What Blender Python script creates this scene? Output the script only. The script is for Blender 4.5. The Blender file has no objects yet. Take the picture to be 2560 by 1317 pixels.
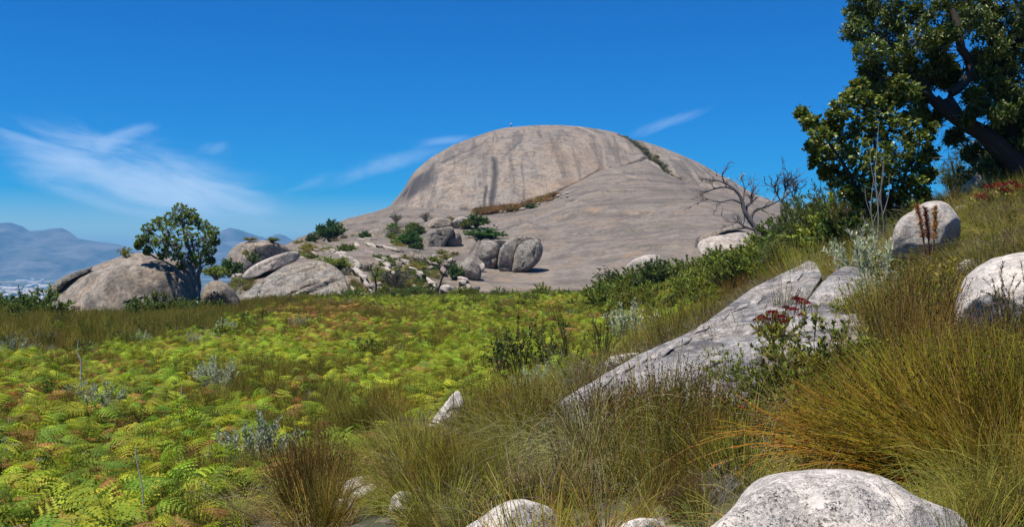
import bpy, math, random
import numpy as np
from mathutils import Vector

SC = bpy.context.scene
COL = SC.collection
F = 2489.0            # focal length in pixels of the 2560 px wide photograph
CX, CY = 1280.0, 658.5
rng = np.random.default_rng(11)

# ------------------------------------------------------------------ camera
cam_d = bpy.data.cameras.new('camera')
cam_d.sensor_width = 36.0
cam_d.lens = 35.0
cam_d.clip_start = 0.1
cam_d.clip_end = 60000
cam = bpy.data.objects.new('camera', cam_d)
cam.location = (0, 0, 0)
cam.rotation_euler = (math.radians(90), 0, 0)
COL.objects.link(cam)
SC.camera = cam

# ------------------------------------------------------------------ sun, sky
SUN_EL = math.radians(69)
SUN_AZ = math.radians(-128)        # from +Y (view direction) towards +X
ts = Vector((math.sin(SUN_AZ) * math.cos(SUN_EL), math.cos(SUN_AZ) * math.cos(SUN_EL), math.sin(SUN_EL)))
sun_d = bpy.data.lights.new('sun', 'SUN')
sun_d.energy = 4.9
sun_d.angle = math.radians(0.53)
sun_d.color = (1.0, 0.955, 0.88)
sun = bpy.data.objects.new('sun', sun_d)
sun.rotation_euler = ts.to_track_quat('Z', 'Y').to_euler()
sun.location = (0, 0, 60)
COL.objects.link(sun)

SC.view_settings.view_transform = 'Standard'
SC.view_settings.look = 'None'
SC.view_settings.exposure = 0.4
SC.view_settings.gamma = 1.0
SC.view_settings.use_curve_mapping = False
SC.cycles.use_denoising = True
SC.cycles.max_bounces = 8
SC.cycles.diffuse_bounces = 3
SC.cycles.transmission_bounces = 4
SC.cycles.transparent_max_bounces = 8
SC.cycles.volume_bounces = 0
SC.cycles.caustics_reflective = False
SC.cycles.caustics_refractive = False


class NT:
    """small helper for building node trees"""
    def __init__(s, tree):
        s.t = tree

    def n(s, kind, **kw):
        nd = s.t.nodes.new(kind)
        for k, v in kw.items():
            setattr(nd, k, v)
        return nd

    def put(s, sock, v):
        if hasattr(v, 'is_output'):
            s.t.links.new(v, sock)
        elif isinstance(v, (tuple, list)):
            sock.default_value = tuple(v) + ((1.0,) if len(v) == 3 and sock.type == 'RGBA' else ())
        else:
            sock.default_value = v

    def m(s, op, a, b=None, c=None, clamp=False):
        nd = s.n('ShaderNodeMath', operation=op, use_clamp=clamp)
        for i, v in enumerate((a, b, c)):
            if v is not None:
                s.put(nd.inputs[i], v)
        return nd.outputs[0]

    def mix(s, f, a, b, mode='MIX'):
        nd = s.n('ShaderNodeMix', data_type='RGBA', blend_type=mode)
        s.put(nd.inputs[0], f)
        s.put(nd.inputs[6], a)
        s.put(nd.inputs[7], b)
        return nd.outputs[2]

    def noise(s, vec, scale, detail=4, rough=0.55, dist=0.0, lac=2.0):
        nd = s.n('ShaderNodeTexNoise')
        s.put(nd.inputs['Vector'], vec)
        nd.inputs['Scale'].default_value = scale
        nd.inputs['Detail'].default_value = detail
        nd.inputs['Roughness'].default_value = rough
        nd.inputs['Lacunarity'].default_value = lac
        nd.inputs['Distortion'].default_value = dist
        return nd.outputs['Fac']

    def ramp(s, f, lo, hi, a=0.0, b=1.0):
        nd = s.n('ShaderNodeMapRange', clamp=True, interpolation_type='SMOOTHSTEP')
        s.put(nd.inputs[0], f)
        nd.inputs[1].default_value = lo
        nd.inputs[2].default_value = hi
        nd.inputs[3].default_value = a
        nd.inputs[4].default_value = b
        return nd.outputs[0]

    def mapping(s, vec, scale=(1, 1, 1), rot=(0, 0, 0), loc=(0, 0, 0)):
        nd = s.n('ShaderNodeMapping')
        s.put(nd.inputs[0], vec)
        nd.inputs[1].default_value = loc
        nd.inputs[2].default_value = rot
        nd.inputs[3].default_value = scale
        return nd.outputs[0]

    def attr(s, name, out='Fac'):
        nd = s.n('ShaderNodeAttribute', attribute_name=name)
        return nd.outputs[out]


world = bpy.data.worlds.new('World')
SC.world = world
world.use_nodes = True
wt = world.node_tree
for nd in list(wt.nodes):
    wt.nodes.remove(nd)
W = NT(wt)
sky = W.n('ShaderNodeTexSky', sky_type='NISHITA')
sky.sun_disc = False
sky.sun_elevation = SUN_EL
sky.sun_rotation = SUN_AZ
sky.altitude = 1500
sky.air_density = 1.0
sky.dust_density = 0.4
sky.ozone_density = 4.0
hs = W.n('ShaderNodeHueSaturation')
W.put(hs.inputs['Color'], sky.outputs[0])
hs.inputs['Hue'].default_value = 0.514
hs.inputs["Saturation"].default_value = 2.3
hs.inputs['Value'].default_value = 1.0
tc = W.n('ShaderNodeTexCoord')
sep = W.n('ShaderNodeSeparateXYZ')
W.put(sep.inputs[0], tc.outputs['Generated'])
az = W.m('ARCTAN2', sep.outputs[0], sep.outputs[1])
el = W.m('ARCSINE', sep.outputs[2])


def cloud(px, py, rx, ry, slope, stretch, seed, amount, lo=0.42, hi=0.75):
    """a wisp of cirrus at a compass direction; slope is its tilt, stretch the streak length"""
    u0, v0 = (px - CX) / F, (CY - py) / F
    c, s_ = math.cos(slope), math.sin(slope)
    du = W.m('SUBTRACT', az, u0)
    dv = W.m('SUBTRACT', el, v0)
    a = W.m('ADD', W.m('MULTIPLY', du, c), W.m('MULTIPLY', dv, s_))
    b = W.m('SUBTRACT', W.m('MULTIPLY', dv, c), W.m('MULTIPLY', du, s_))
    cmb = W.n('ShaderNodeCombineXYZ')
    W.put(cmb.inputs[0], W.m('MULTIPLY', a, F / 100.0 / stretch))
    W.put(cmb.inputs[1], W.m('MULTIPLY', b, F / 100.0))
    cmb.inputs[2].default_value = seed
    nz = W.noise(cmb.outputs[0], 1.5, 7, 0.62, 0.7)
    q = W.m('ADD', W.m('POWER', W.m('ABSOLUTE', W.m('DIVIDE', a, rx / F)), 2.2),
            W.m('POWER', W.m('ABSOLUTE', W.m('DIVIDE', b, ry / F)), 2.2))
    env = W.m('EXPONENT', W.m('MULTIPLY', q, -1.0))
    d = W.m('SUBTRACT', W.m('ADD', nz, W.m('MULTIPLY', env, 0.42)), 0.42)
    return W.m('MULTIPLY', W.m('MULTIPLY', W.ramp(d, lo - 0.2, hi, 0, 1), W.ramp(env, 0.02, 0.5)), amount)


cl = [cloud(400, 462, 290, 85, -0.22, 4.2, 1.3, 0.55, 0.30, 0.68),
      cloud(250, 425, 220, 30, -0.28, 5.0, 9.7, 0.35),
      cloud(360, 360, 80, 28, 0.35, 2.5, 12.1, 0.35),
      cloud(520, 505, 190, 55, -0.18, 3.0, 4.9, 0.5, 0.25, 0.6),
      cloud(930, 425, 290, 26, 0.30, 5.0, 6.2, 0.36),
      cloud(1120, 352, 90, 14, 0.09, 4.0, 15.0, 0.45),
      cloud(1670, 312, 115, 16, 0.30, 5.0, 2.2, 0.36, 0.44, 0.85),
      cloud(560, 385, 60, 22, 0.1, 2.5, 31.0, 0.25)]
tot = cl[0]
for c_ in cl[1:]:
    tot = W.m('SUBTRACT', W.m('ADD', tot, c_), W.m('MULTIPLY', tot, c_))
skyc = W.mix(tot, hs.outputs[0], (6.6, 7.9, 9.6))
bg = W.n('ShaderNodeBackground')
W.put(bg.inputs[0], skyc)
bg.inputs[1].default_value = 0.093
wo = W.n('ShaderNodeOutputWorld')
W.put(wo.inputs[0], bg.outputs[0])


# ------------------------------------------------------------------ numpy helpers
def hash3(ix, iy, iz, seed):
    h = (ix * 374761393 + iy * 668265263 + iz * 2147483647 + seed * 1274126177) & 0xFFFFFFFF
    h = ((h ^ (h >> 13)) * 1274126177) & 0xFFFFFFFF
    h = ((h ^ (h >> 16)) * 2246822519) & 0xFFFFFFFF
    h = h ^ (h >> 15)
    return (h & 0xFFFFFF).astype(np.float64) / 0xFFFFFF * 2 - 1


def vnoise(p, seed=0):
    p = np.asarray(p, float)
    i = np.floor(p).astype(np.int64)
    f = p - i
    u = f * f * f * (f * (f * 6 - 15) + 10)
    out = 0
    for dx in (0, 1):
        wx = u[..., 0] if dx else 1 - u[..., 0]
        for dy in (0, 1):
            wy = u[..., 1] if dy else 1 - u[..., 1]
            for dz in (0, 1):
                wz = u[..., 2] if dz else 1 - u[..., 2]
                out = out + wx * wy * wz * hash3(i[..., 0] + dx, i[..., 1] + dy, i[..., 2] + dz, seed)
    return out


def fbm(p, octs=4, seed=0, gain=0.5, ridged=False):
    p = np.asarray(p, float)
    a, s, t = 1.0, 0.0, 0.0
    for o in range(octs):
        v = vnoise(p, seed + o * 17)
        if ridged:
            v = 1 - 2 * np.abs(v)
        s = s + a * v
        t += a
        a *= gain
        p = p * 2.03 + 11.3
    return s / t


def P(px, py, D):
    px, py, D = np.broadcast_arrays(np.asarray(px, float), np.asarray(py, float), np.asarray(D, float))
    return np.stack([(px - CX) / F * D, D, (CY - py) / F * D], -1)


def seg_dist(px, py, line):
    """distance in pixels to a polyline and the parameter along it"""
    d = np.full(np.shape(px), 1e9)
    tt = np.zeros(np.shape(px))
    L = np.asarray(line, float)
    n = len(L) - 1
    for k in range(n):
        ax, ay = L[k, :2]
        bx, by = L[k + 1, :2]
        vx, vy = bx - ax, by - ay
        t = np.clip(((px - ax) * vx + (py - ay) * vy) / (vx * vx + vy * vy + 1e-9), 0, 1)
        dd = np.hypot(px - ax - t * vx, py - ay - t * vy)
        m = dd < d
        d = np.where(m, dd, d)
        tt = np.where(m, (k + t) / n, tt)
    return d, tt


def in_poly(px, py, poly):
    px, py = np.asarray(px, float), np.asarray(py, float)
    r = np.zeros(px.shape, bool)
    n = len(poly)
    for i in range(n):
        x0, y0 = poly[i][:2]
        x1, y1 = poly[(i + 1) % n][:2]
        c = ((y0 > py) != (y1 > py)) & (px < (x1 - x0) * (py - y0) / (y1 - y0 + 1e-12) + x0)
        r ^= c
    return r


def mesh_np(name, V, faces, mats, col=None, attrs=None, smooth=False, midx=None):
    """faces: (N,3) or (N,4) int array, or a list of such arrays"""
    V = np.asarray(V, np.float32).reshape(-1, 3)
    if not isinstance(faces, list):
        faces = [faces]
    faces = [np.asarray(f, np.int32) for f in faces if len(f)]
    me = bpy.data.meshes.new(name)
    me.vertices.add(len(V))
    me.vertices.foreach_set('co', V.ravel())
    nl = sum(f.size for f in faces)
    npoly = sum(len(f) for f in faces)
    me.loops.add(nl)
    me.loops.foreach_set('vertex_index', np.concatenate([f.ravel() for f in faces]))
    me.polygons.add(npoly)
    tot = np.concatenate([np.full(len(f), f.shape[1], np.int32) for f in faces])
    start = np.concatenate([[0], np.cumsum(tot)[:-1]]).astype(np.int32)
    me.polygons.foreach_set('loop_start', start)
    me.polygons.foreach_set('loop_total', tot)
    if smooth:
        me.polygons.foreach_set('use_smooth', np.ones(npoly, bool))
    if midx is not None:
        me.polygons.foreach_set('material_index', np.asarray(midx, np.int32))
    if not isinstance(mats, (list, tuple)):
        mats = [mats]
    for m in mats:
        me.materials.append(m)
    if col is not None:
        col = np.asarray(col, np.float32)
        if col.ndim == 1:
            col = np.broadcast_to(col, (len(V), 3))
        c4 = np.concatenate([col, np.ones((len(V), 1), np.float32)], 1)
        at = me.attributes.new('Col', 'FLOAT_COLOR', 'POINT')
        at.data.foreach_set('color', c4.ravel())
    for k, v in (attrs or {}).items():
        at = me.attributes.new(k, 'FLOAT', 'POINT')
        at.data.foreach_set('value', np.asarray(v, np.float32).ravel())
    me.update(calc_edges=True)
    me.validate()
    return me


def grid_faces(nr, nc, wrap=False):
    r = np.arange(nr - 1)[:, None]
    c = np.arange(nc if wrap else nc - 1)[None, :]
    a = r * nc + c
    b = r * nc + (c + 1) % nc
    return np.stack([a, b, b + nc, a + nc], -1).reshape(-1, 4)


def obj(name, me, parent=None, loc=None, rotz=0.0, scale=1.0, tilt=(0, 0)):
    o = bpy.data.objects.new(name, me)
    COL.objects.link(o)
    if parent is not None:
        o.parent = parent
    if loc is not None:
        o.location = [float(c) for c in loc]
    if rotz or tilt != (0, 0):
        o.rotation_euler = (tilt[0], tilt[1], rotz)
    if scale != 1.0:
        o.scale = (scale,) * 3 if not isinstance(scale, tuple) else scale
    return o


def tag(o, label=None, cat=None, group=None, kind=None):
    for k, v in (('label', label), ('category', cat), ('group', group), ('kind', kind)):
        if v:
            o[k] = v
    return o


class Geo:
    """collects triangles with a colour per vertex"""
    def __init__(s):
        s.V, s.F, s.C, s.n = [], [], [], 0

    def add(s, V, Fc, C):
        V = np.asarray(V, float).reshape(-1, 3)
        C = np.asarray(C, float)
        if C.ndim == 1:
            C = np.broadcast_to(C, (len(V), 3))
        s.V.append(V)
        s.C.append(C.reshape(-1, 3))
        s.F.append(np.asarray(Fc, int) + s.n)
        s.n += len(V)

    def tubes(s, pts, rad, col, sides=3):
        """pts (B,K,3), rad (B,K), col (B,3) or (B,K,3) or (3,)"""
        pts = np.asarray(pts, float)
        B, K, _ = pts.shape
        rad = np.broadcast_to(np.asarray(rad, float), (B, K))
        t = np.gradient(pts, axis=1)
        t /= np.linalg.norm(t, axis=-1, keepdims=True) + 1e-9
        ref = np.where(np.abs(t[:, :1, 2:3]) > 0.8, np.array([1.0, 0, 0]), np.array([0, 0, 1.0]))
        ref = np.broadcast_to(ref, t.shape)
        a = np.cross(t, ref)
        a /= np.linalg.norm(a, axis=-1, keepdims=True) + 1e-9
        b = np.cross(t, a)
        ang = np.arange(sides) / sides * 2 * np.pi
        ring = (a[:, :, None] * np.cos(ang)[None, None, :, None] + b[:, :, None] * np.sin(ang)[None, None, :, None]) * rad[:, :, None, None]
        V = pts[:, :, None] + ring                      # B,K,S,3
        k = np.arange(K - 1)[:, None]
        c = np.arange(sides)[None]
        q = np.stack([k * sides + c, k * sides + (c + 1) % sides, (k + 1) * sides + (c + 1) % sides, (k + 1) * sides + c], -1).reshape(-1, 4)
        tri = np.concatenate([q[:, [0, 1, 2]], q[:, [0, 2, 3]]])
        Fc = (np.arange(B)[:, None, None] * (K * sides) + tri[None]).reshape(-1, 3)
        col = np.asarray(col, float)
        if col.ndim == 1:
            C = np.broadcast_to(col, (B, K, sides, 3))
        elif col.ndim == 2:
            C = np.broadcast_to(col[:, None, None], (B, K, sides, 3))
        else:
            C = np.broadcast_to(col[:, :, None], (B, K, sides, 3))
        s.add(V.reshape(-1, 3), Fc, C.reshape(-1, 3))

    def leaves(s, pos, d, nrm, L, Wd, col, fold=0.25, wide=0.45, curl=0.0):
        """rhombic folded leaves: pos/d/nrm (N,3), L, Wd scalars or (N,), col (N,3)"""
        pos, d, nrm = (np.asarray(v, float) for v in (pos, d, nrm))
        N = len(pos)
        d = d / (np.linalg.norm(d, axis=1, keepdims=True) + 1e-9)
        side = np.cross(d, nrm)
        side /= np.linalg.norm(side, axis=1, keepdims=True) + 1e-9
        up = np.cross(side, d)
        L = np.broadcast_to(np.asarray(L, float), (N,))[:, None]
        Wd = np.broadcast_to(np.asarray(Wd, float), (N,))[:, None]
        v0 = pos
        v1 = pos + d * L * wide + side * Wd * 0.5 + up * Wd * fold
        v2 = pos + d * L - up * L * curl
        v3 = pos + d * L * wide - side * Wd * 0.5 + up * Wd * fold
        V = np.stack([v0, v1, v2, v3], 1).reshape(-1, 3)
        i = np.arange(N)[:, None] * 4
        Fc = np.concatenate([i + np.array([[0, 1, 2]]), i + np.array([[0, 2, 3]])])
        C = np.repeat(np.broadcast_to(np.asarray(col, float), (N, 3)), 4, 0)
        s.add(V, Fc, C)

    def mesh(s, name, mat, smooth=False):
        return mesh_np(name, np.concatenate(s.V), np.concatenate(s.F), mat, np.concatenate(s.C), smooth=smooth)


def unit(n, r=None):
    r = r or rng
    v = r.normal(size=(n, 3))
    return v / np.linalg.norm(v, axis=1, keepdims=True)


def jitter(base, n, amt=0.2, r=None):
    """colour variants round a base: brightness and a little hue"""
    r = r or rng
    base = np.asarray(base, float)
    k = 1 + amt * r.normal(size=(n, 1))
    h = 1 + amt * 0.35 * r.normal(size=(n, 3))
    return np.clip(base * np.clip(k, 0.4, 1.9) * h, 0.003, 0.95)


# ------------------------------------------------------------------ materials
def new_mat(name):
    m = bpy.data.materials.new(name)
    m.use_nodes = True
    t = m.node_tree
    for nd in list(t.nodes):
        t.nodes.remove(nd)
    return m, NT(t)


def leaf_mat(name, trans=0.3, rough=0.5, spec=0.3, vary=0.25, hue=0.02):
    m, N = new_mat(name)
    oi = N.n('ShaderNodeObjectInfo')
    c = N.attr('Col', 'Color')
    h = N.n('ShaderNodeHueSaturation')
    N.put(h.inputs['Color'], c)
    N.put(h.inputs['Value'], N.ramp(oi.outputs['Random'], 0, 1, 1 - vary, 1 + vary))
    rnd2 = N.m('FRACT', N.m('MULTIPLY', oi.outputs['Random'], 17.3))
    N.put(h.inputs['Hue'], N.ramp(rnd2, 0, 1, 0.5 - hue, 0.5 + hue))
    p = N.n('ShaderNodeBsdfPrincipled')
    N.put(p.inputs['Base Color'], h.outputs[0])
    p.inputs['Roughness'].default_value = rough
    p.inputs['Specular IOR Level'].default_value = spec
    out = N.n('ShaderNodeOutputMaterial')
    if trans > 0:
        tr = N.n('ShaderNodeBsdfTranslucent')
        N.put(tr.inputs['Color'], N.mix(0.5, h.outputs[0], (1.0, 0.95, 0.4), 'MULTIPLY'))
        mx = N.n('ShaderNodeMixShader')
        mx.inputs[0].default_value = trans
        N.put(mx.inputs[1], p.outputs[0])
        N.put(mx.inputs[2], tr.outputs[0])
        N.put(out.inputs[0], mx.outputs[0])
    else:
        N.put(out.inputs[0], p.outputs[0])
    return m


def granite_mat(name, base, dark, warm, speck=60.0, speck_amt=0.5, lichen=1.2, lichen_amt=0.5, streak=None, streak_amt=0.4,
                bump=0.4, bscale=1.0, paint=False, warm_amt=0.5, grain=2.0, gamt=1.0):
    """granite: crystals, lichen patches, warm weathering, streaks along a direction; coordinates in metres"""
    m, N = new_mat(name)
    tc_ = N.n('ShaderNodeTexCoord')
    co = tc_.outputs['Object']
    big = N.noise(co, 0.35 * bscale, 4, 0.6, 0.3)
    c = N.mix(N.m('MULTIPLY', N.ramp(big, 0.44, 0.58), warm_amt), base, warm)
    lich = N.noise(co, lichen, 6, 0.68, 0.4)
    lich2 = N.noise(co, lichen * 5.3, 5, 0.7)
    lm = N.ramp(N.m('ADD', lich, N.m('MULTIPLY', N.m('SUBTRACT', lich2, 0.5), 0.7)), 0.49, 0.60)
    c = N.mix(N.m('MULTIPLY', lm, lichen_amt), c, dark)
    if streak:
        sv = N.mapping(co, streak[0], streak[1])
        st = N.noise(sv, 1.0, 5, 0.62, 0.6)
        c = N.mix(N.m('MULTIPLY', N.ramp(st, 0.50, 0.61), streak_amt), c, dark)
        st2 = N.noise(N.mapping(co, streak[0], streak[1], (7.1, 3.3, 1.7)), 1.9, 4, 0.6, 0.4)
        c = N.mix(N.m('MULTIPLY', N.ramp(st2, 0.54, 0.64), streak_amt * 0.6), c, [min(0.9, v * 1.35) for v in base])
    gr = N.noise(co, grain, 4, 0.72, 0.2)
    c = N.mix(1.0, c, N.n_rgb(N.ramp(gr, 0.34, 0.66, 1 - 0.32 * gamt, 1 + 0.28 * gamt)), 'MULTIPLY')
    if speck_amt > 0:
        vo = N.n('ShaderNodeTexVoronoi')
        N.put(vo.inputs['Vector'], co)
        vo.inputs['Scale'].default_value = speck
        sp = N.n('ShaderNodeSeparateColor')
        N.put(sp.inputs[0], vo.outputs['Color'])
        clump = N.ramp(N.noise(co, speck * 0.13, 3, 0.6), 0.35, 0.62)
        k = N.m('MULTIPLY', N.ramp(sp.outputs[0], 0.68, 0.74), N.m('MULTIPLY', clump, speck_amt))
        c = N.mix(k, c, [v * 0.35 for v in dark])
        c = N.mix(N.m('MULTIPLY', N.ramp(sp.outputs[1], 0.7, 0.75), speck_amt * 0.5), c, [min(.85, v * 1.3) for v in base])
    if paint:
        c = N.mix(N.attr('warmth'), c, (0.30, 0.185, 0.095))
        c = N.mix(N.attr('trail'), c, (0.36, 0.285, 0.205))
        c = N.mix(N.attr('stain_shade'), c, (0.062, 0.056, 0.055))
        c = N.mix(N.attr('moss'), c, (0.055, 0.055, 0.028))
    else:
        c = N.mix(N.attr('stain_shade'), c, (0.05, 0.046, 0.042))
    oi = N.n('ShaderNodeObjectInfo')
    c = N.mix(1.0, c, N.n_rgb(N.ramp(oi.outputs['Random'], 0, 1, 0.88, 1.1)), 'MULTIPLY')
    p = N.n('ShaderNodeBsdfPrincipled')
    N.put(p.inputs['Base Color'], c)
    p.inputs['Roughness'].default_value = 0.85
    p.inputs['Specular IOR Level'].default_value = 0.25
    bm = N.n('ShaderNodeBump')
    bm.inputs['Strength'].default_value = bump
    bm.inputs['Distance'].default_value = 0.12 / bscale
    hgt = N.m('ADD', N.noise(co, 1.6 * bscale, 8, 0.68, 0.3), N.m('MULTIPLY', lm, -0.12))
    if streak:
        hgt = N.m('ADD', hgt, N.m('MULTIPLY', st, 0.5))
    N.put(bm.inputs['Height'], hgt)
    N.put(p.inputs['Normal'], bm.outputs[0])
    out = N.n('ShaderNodeOutputMaterial')
    N.put(out.inputs[0], p.outputs[0])
    return m


def n_rgb(self, f):
    nd = self.n('ShaderNodeCombineColor')
    for i in range(3):
        self.put(nd.inputs[i], f)
    return nd.outputs[0]


NT.n_rgb = n_rgb


def flat_mat(name, colr, rough=0.8, nscale=6.0, amt=0.3):
    m, N = new_mat(name)
    tc_ = N.n('ShaderNodeTexCoord')
    nz = N.noise(tc_.outputs['Object'], nscale, 4, 0.6)
    c = N.mix(N.m('MULTIPLY', N.ramp(nz, 0.3, 0.7), amt), colr, [v * 0.45 for v in colr])
    p = N.n('ShaderNodeBsdfPrincipled')
    N.put(p.inputs['Base Color'], c)
    p.inputs['Roughness'].default_value = rough
    p.inputs['Specular IOR Level'].default_value = 0.2
    out = N.n('ShaderNodeOutputMaterial')
    N.put(out.inputs[0], p.outputs[0])
    return m


M_DOME = granite_mat('dome_granite', (0.25, 0.21, 0.168), (0.085, 0.077, 0.069), (0.285, 0.212, 0.148), speck_amt=0, lichen=0.28, lichen_amt=0.55,
                     streak=((0.30, 0.022, 0.035), (0.25, 0, 0.12)), streak_amt=0.52, bump=0.9, bscale=0.35, paint=True, warm_amt=0.6, grain=0.8, gamt=0.55)
M_SLOPE = granite_mat('slope_granite', (0.205, 0.17, 0.135), (0.088, 0.078, 0.067), (0.245, 0.178, 0.12), speck_amt=0, lichen=0.3, lichen_amt=0.5,
                      streak=((0.035, 0.09, 0.5), (0, 0.1, 0)), streak_amt=0.5, bump=0.9, bscale=0.4, paint=True, warm_amt=0.45, grain=1.3, gamt=0.6)
M_ROCKFAR = granite_mat('boulder_granite', (0.255, 0.215, 0.17), (0.085, 0.078, 0.07), (0.34, 0.24, 0.15), speck=9.0, speck_amt=0.35, lichen=0.9,
                        lichen_amt=0.6, streak=((0.5, 0.5, 0.14), (0, 0, 0)), streak_amt=0.3, bump=0.7, bscale=1.0)
M_ROCKPALE = granite_mat('pale_granite', (0.42, 0.365, 0.305), (0.13, 0.115, 0.10), (0.42, 0.325, 0.24), speck=9.0, speck_amt=0.3, lichen=0.8,
                         lichen_amt=0.5, streak=((0.35, 0.35, 0.9), (0, 0.35, 0)), streak_amt=0.4, bump=0.8, bscale=1.0)
M_ROCKDARK = granite_mat('grey_lichen_granite', (0.25, 0.225, 0.185), (0.06, 0.055, 0.048), (0.31, 0.235, 0.155), speck=7.0, speck_amt=0.5, lichen=1.1,
                         lichen_amt=0.7, streak=None, bump=0.9, bscale=1.0)
M_ROCKNEAR = granite_mat('speckled_granite', (0.56, 0.50, 0.43), (0.11, 0.103, 0.10), (0.60, 0.47, 0.34), speck=170.0, speck_amt=0.9, lichen=6.5,
                         lichen_amt=0.42, streak=None, bump=0.75, bscale=2.6)
M_SLAB = granite_mat('weathered_slab_granite', (0.35, 0.325, 0.295), (0.075, 0.073, 0.08), (0.40, 0.32, 0.245), speck=130.0, speck_amt=0.8, lichen=4.0,
                     lichen_amt=0.5, streak=((1.1, 1.1, 5.5), (0.0, 0.62, 0.5)), streak_amt=0.85, bump=1.0, bscale=2.0, grain=9.0)
M_LEAF = leaf_mat('leaf', 0.38, 0.5, 0.3)
M_GLOSS = leaf_mat('glossy_leaf', 0.28, 0.36, 0.5, 0.15)
M_FERN = leaf_mat('fern_frond', 0.38, 0.6, 0.15, 0.26, 0.022)
M_REED = leaf_mat('reed_stem', 0.15, 0.5, 0.25, 0.34, 0.022)
M_WOOD = leaf_mat('bark', 0.0, 0.9, 0.1, 0.12, 0.0)

# ------------------------------------------------------------------ terrain: the hill the camera stands on
def warp(x, y):
    r = np.hypot(x, y) + 1e-9
    w = np.log(1 + r / 3.0)
    return np.stack([x / r * w, y / r * w], -1)


def tps_fit(X, z, lam=1e-3):
    n = len(X)
    d = np.linalg.norm(X[:, None] - X[None], axis=-1)
    K = np.where(d > 0, d * d * np.log(d + 1e-12), 0) + lam * np.eye(n)
    Pm = np.concatenate([np.ones((n, 1)), X], 1)
    A = np.block([[K, Pm], [Pm.T, np.zeros((3, 3))]])
    return np.linalg.solve(A, np.concatenate([z, np.zeros(3)]))


GP = []      # ground control points
for px, py, D in [(0, 1317, 11.5), (420, 1317, 10.2), (860, 1300, 8.3), (1300, 1325, 6.4), (2100, 1330, 4.9), (2560, 1330, 4.6),
                  (1110, 1085, 11.5), (1400, 1120, 9.6), (2250, 1200, 6.3), (1750, 1075, 8.6), (2050, 1010, 9.0), (2060, 720, 16.5),
                  (2560, 1080, 6.8), (2300, 640, 17.0), (2560, 660, 13.0), (2560, 480, 21.0), (2200, 600, 21.0), (2450, 520, 20.0),
                  (1860, 775, 22.0), (1600, 905, 15.0), (1480, 985, 12.5), (1950, 700, 26.0), (2300, 900, 9.5), (2560, 880, 9.5),
                  (1900, 625, 52.0), (2200, 570, 55), (2560, 520, 60), (1700, 728, 70.0), (1560, 747, 75.0), (1850, 678, 62.0), (1800, 765, 38.0)]:
    p = P(px, py, D)
    GP.append((p[0], p[1], p[2]))
for px, D, z in [(1280, 30, -3.15), (1280, 55, -3.2), (1280, 88, -3.3), (900, 25, -3.15), (900, 50, -3.2), (900, 80, -3.4), (500, 22, -3.1), (500, 40, -3.2),
                 (500, 60, -3.4), (100, 20, -3.1), (100, 35, -3.15), (100, 55, -3.6), (1100, 15, -2.85), (900, 13, -2.8), (600, 80, -4.4), (1500, 50, -3.0), (1450, 25, -2.9),
                 (1320, 17, -2.75), (1600, 32, -2.6),
                 (200, 80, -9.0), (0, 75, -9.0), (-300, 70, -9), (100, 110, -28), (420, 105, -14.0), (-600, 60, -6), (-900, 40, -3.8), (-1300, 30, -4),
                 (1280, 105, -4.2), (1800, 105, -3.0), (2300, 105, 1.0), (2800, 90, 3.0), (3200, 40, 3.0), (3600, 20, 2.0)]:
    GP.append(((px - CX) / F * D, D, z))
for x, y, z in [(0, 0, -1.62), (-3, 1, -2.1), (-8, 3, -3.0), (3, 1, -1.3), (8, 3, -0.2), (0, -8, -1.7), (-14, -14, -3.4), (12, -12, 0.8), (0, -30, -2), (-50, -40, -9),
                (45, -40, 3.5), (0, -100, -6), (-100, 0, -22), (100, 0, 6), (80, 60, 6), (-90, -90, -22), (90, -90, 4)]:
    GP.append((x, y, z))
GP = np.array(GP)
_GW = warp(GP[:, 0], GP[:, 1])
_gc = tps_fit(_GW, GP[:, 2], 2e-3)


def ground_z(x, y):
    x, y = np.asarray(x, float), np.asarray(y, float)
    sh = np.broadcast(x, y).shape
    xf, yf = np.broadcast_to(x, sh).ravel(), np.broadcast_to(y, sh).ravel()
    out = np.empty(len(xf))
    for i in range(0, len(xf), 20000):
        X = warp(xf[i:i + 20000], yf[i:i + 20000])
        d = np.linalg.norm(X[:, None] - _GW[None], axis=-1)
        K = d * d * np.log(d + 1e-12)
        out[i:i + 20000] = K @ _gc[:-3] + _gc[-3] + X @ _gc[-2:]
    r = np.hypot(xf, yf)
    k = np.clip((r - 115) / 800.0, 0, 1)
    k = k * k * (3 - 2 * k)
    out = np.clip(out, -60, 9) * (1 - k) - 118 * k - np.clip(r - 115, 0, 60) * 0.12
    near = 0.06 * fbm(np.stack([xf * 0.9, yf * 0.9, xf * 0], -1), 3, 5) * np.clip(r / 6, 0.3, 1)
    return (out + near).reshape(sh)


th = np.concatenate([np.arange(-180, -40, 3.0), np.arange(-40, 40, 0.35), np.arange(40, 180, 3.0)])
rr = np.concatenate([[0.05], np.geomspace(0.6, 140, 150), np.geomspace(160, 1100, 18)])
TH, RR = np.meshgrid(np.radians(th), rr)
gx, gy = RR * np.sin(TH), RR * np.cos(TH)
gz = ground_z(gx, gy)
mg, N = new_mat('meadow_soil')
tcn = N.n('ShaderNodeTexCoord').outputs['Object']
c = N.mix(N.ramp(N.noise(tcn, 0.5, 5, 0.6), 0.35, 0.65), (0.085, 0.072, 0.04), (0.05, 0.055, 0.022))
c = N.mix(N.ramp(N.noise(tcn, 3.0, 5, 0.65), 0.5, 0.65), c, (0.16, 0.13, 0.09))
c = N.mix(N.attr('sand'), c, (0.42, 0.35, 0.27))
pb = N.n('ShaderNodeBsdfPrincipled')
N.put(pb.inputs['Base Color'], c)
pb.inputs['Roughness'].default_value = 0.95
bmp = N.n('ShaderNodeBump')
bmp.inputs['Distance'].default_value = 0.05
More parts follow.
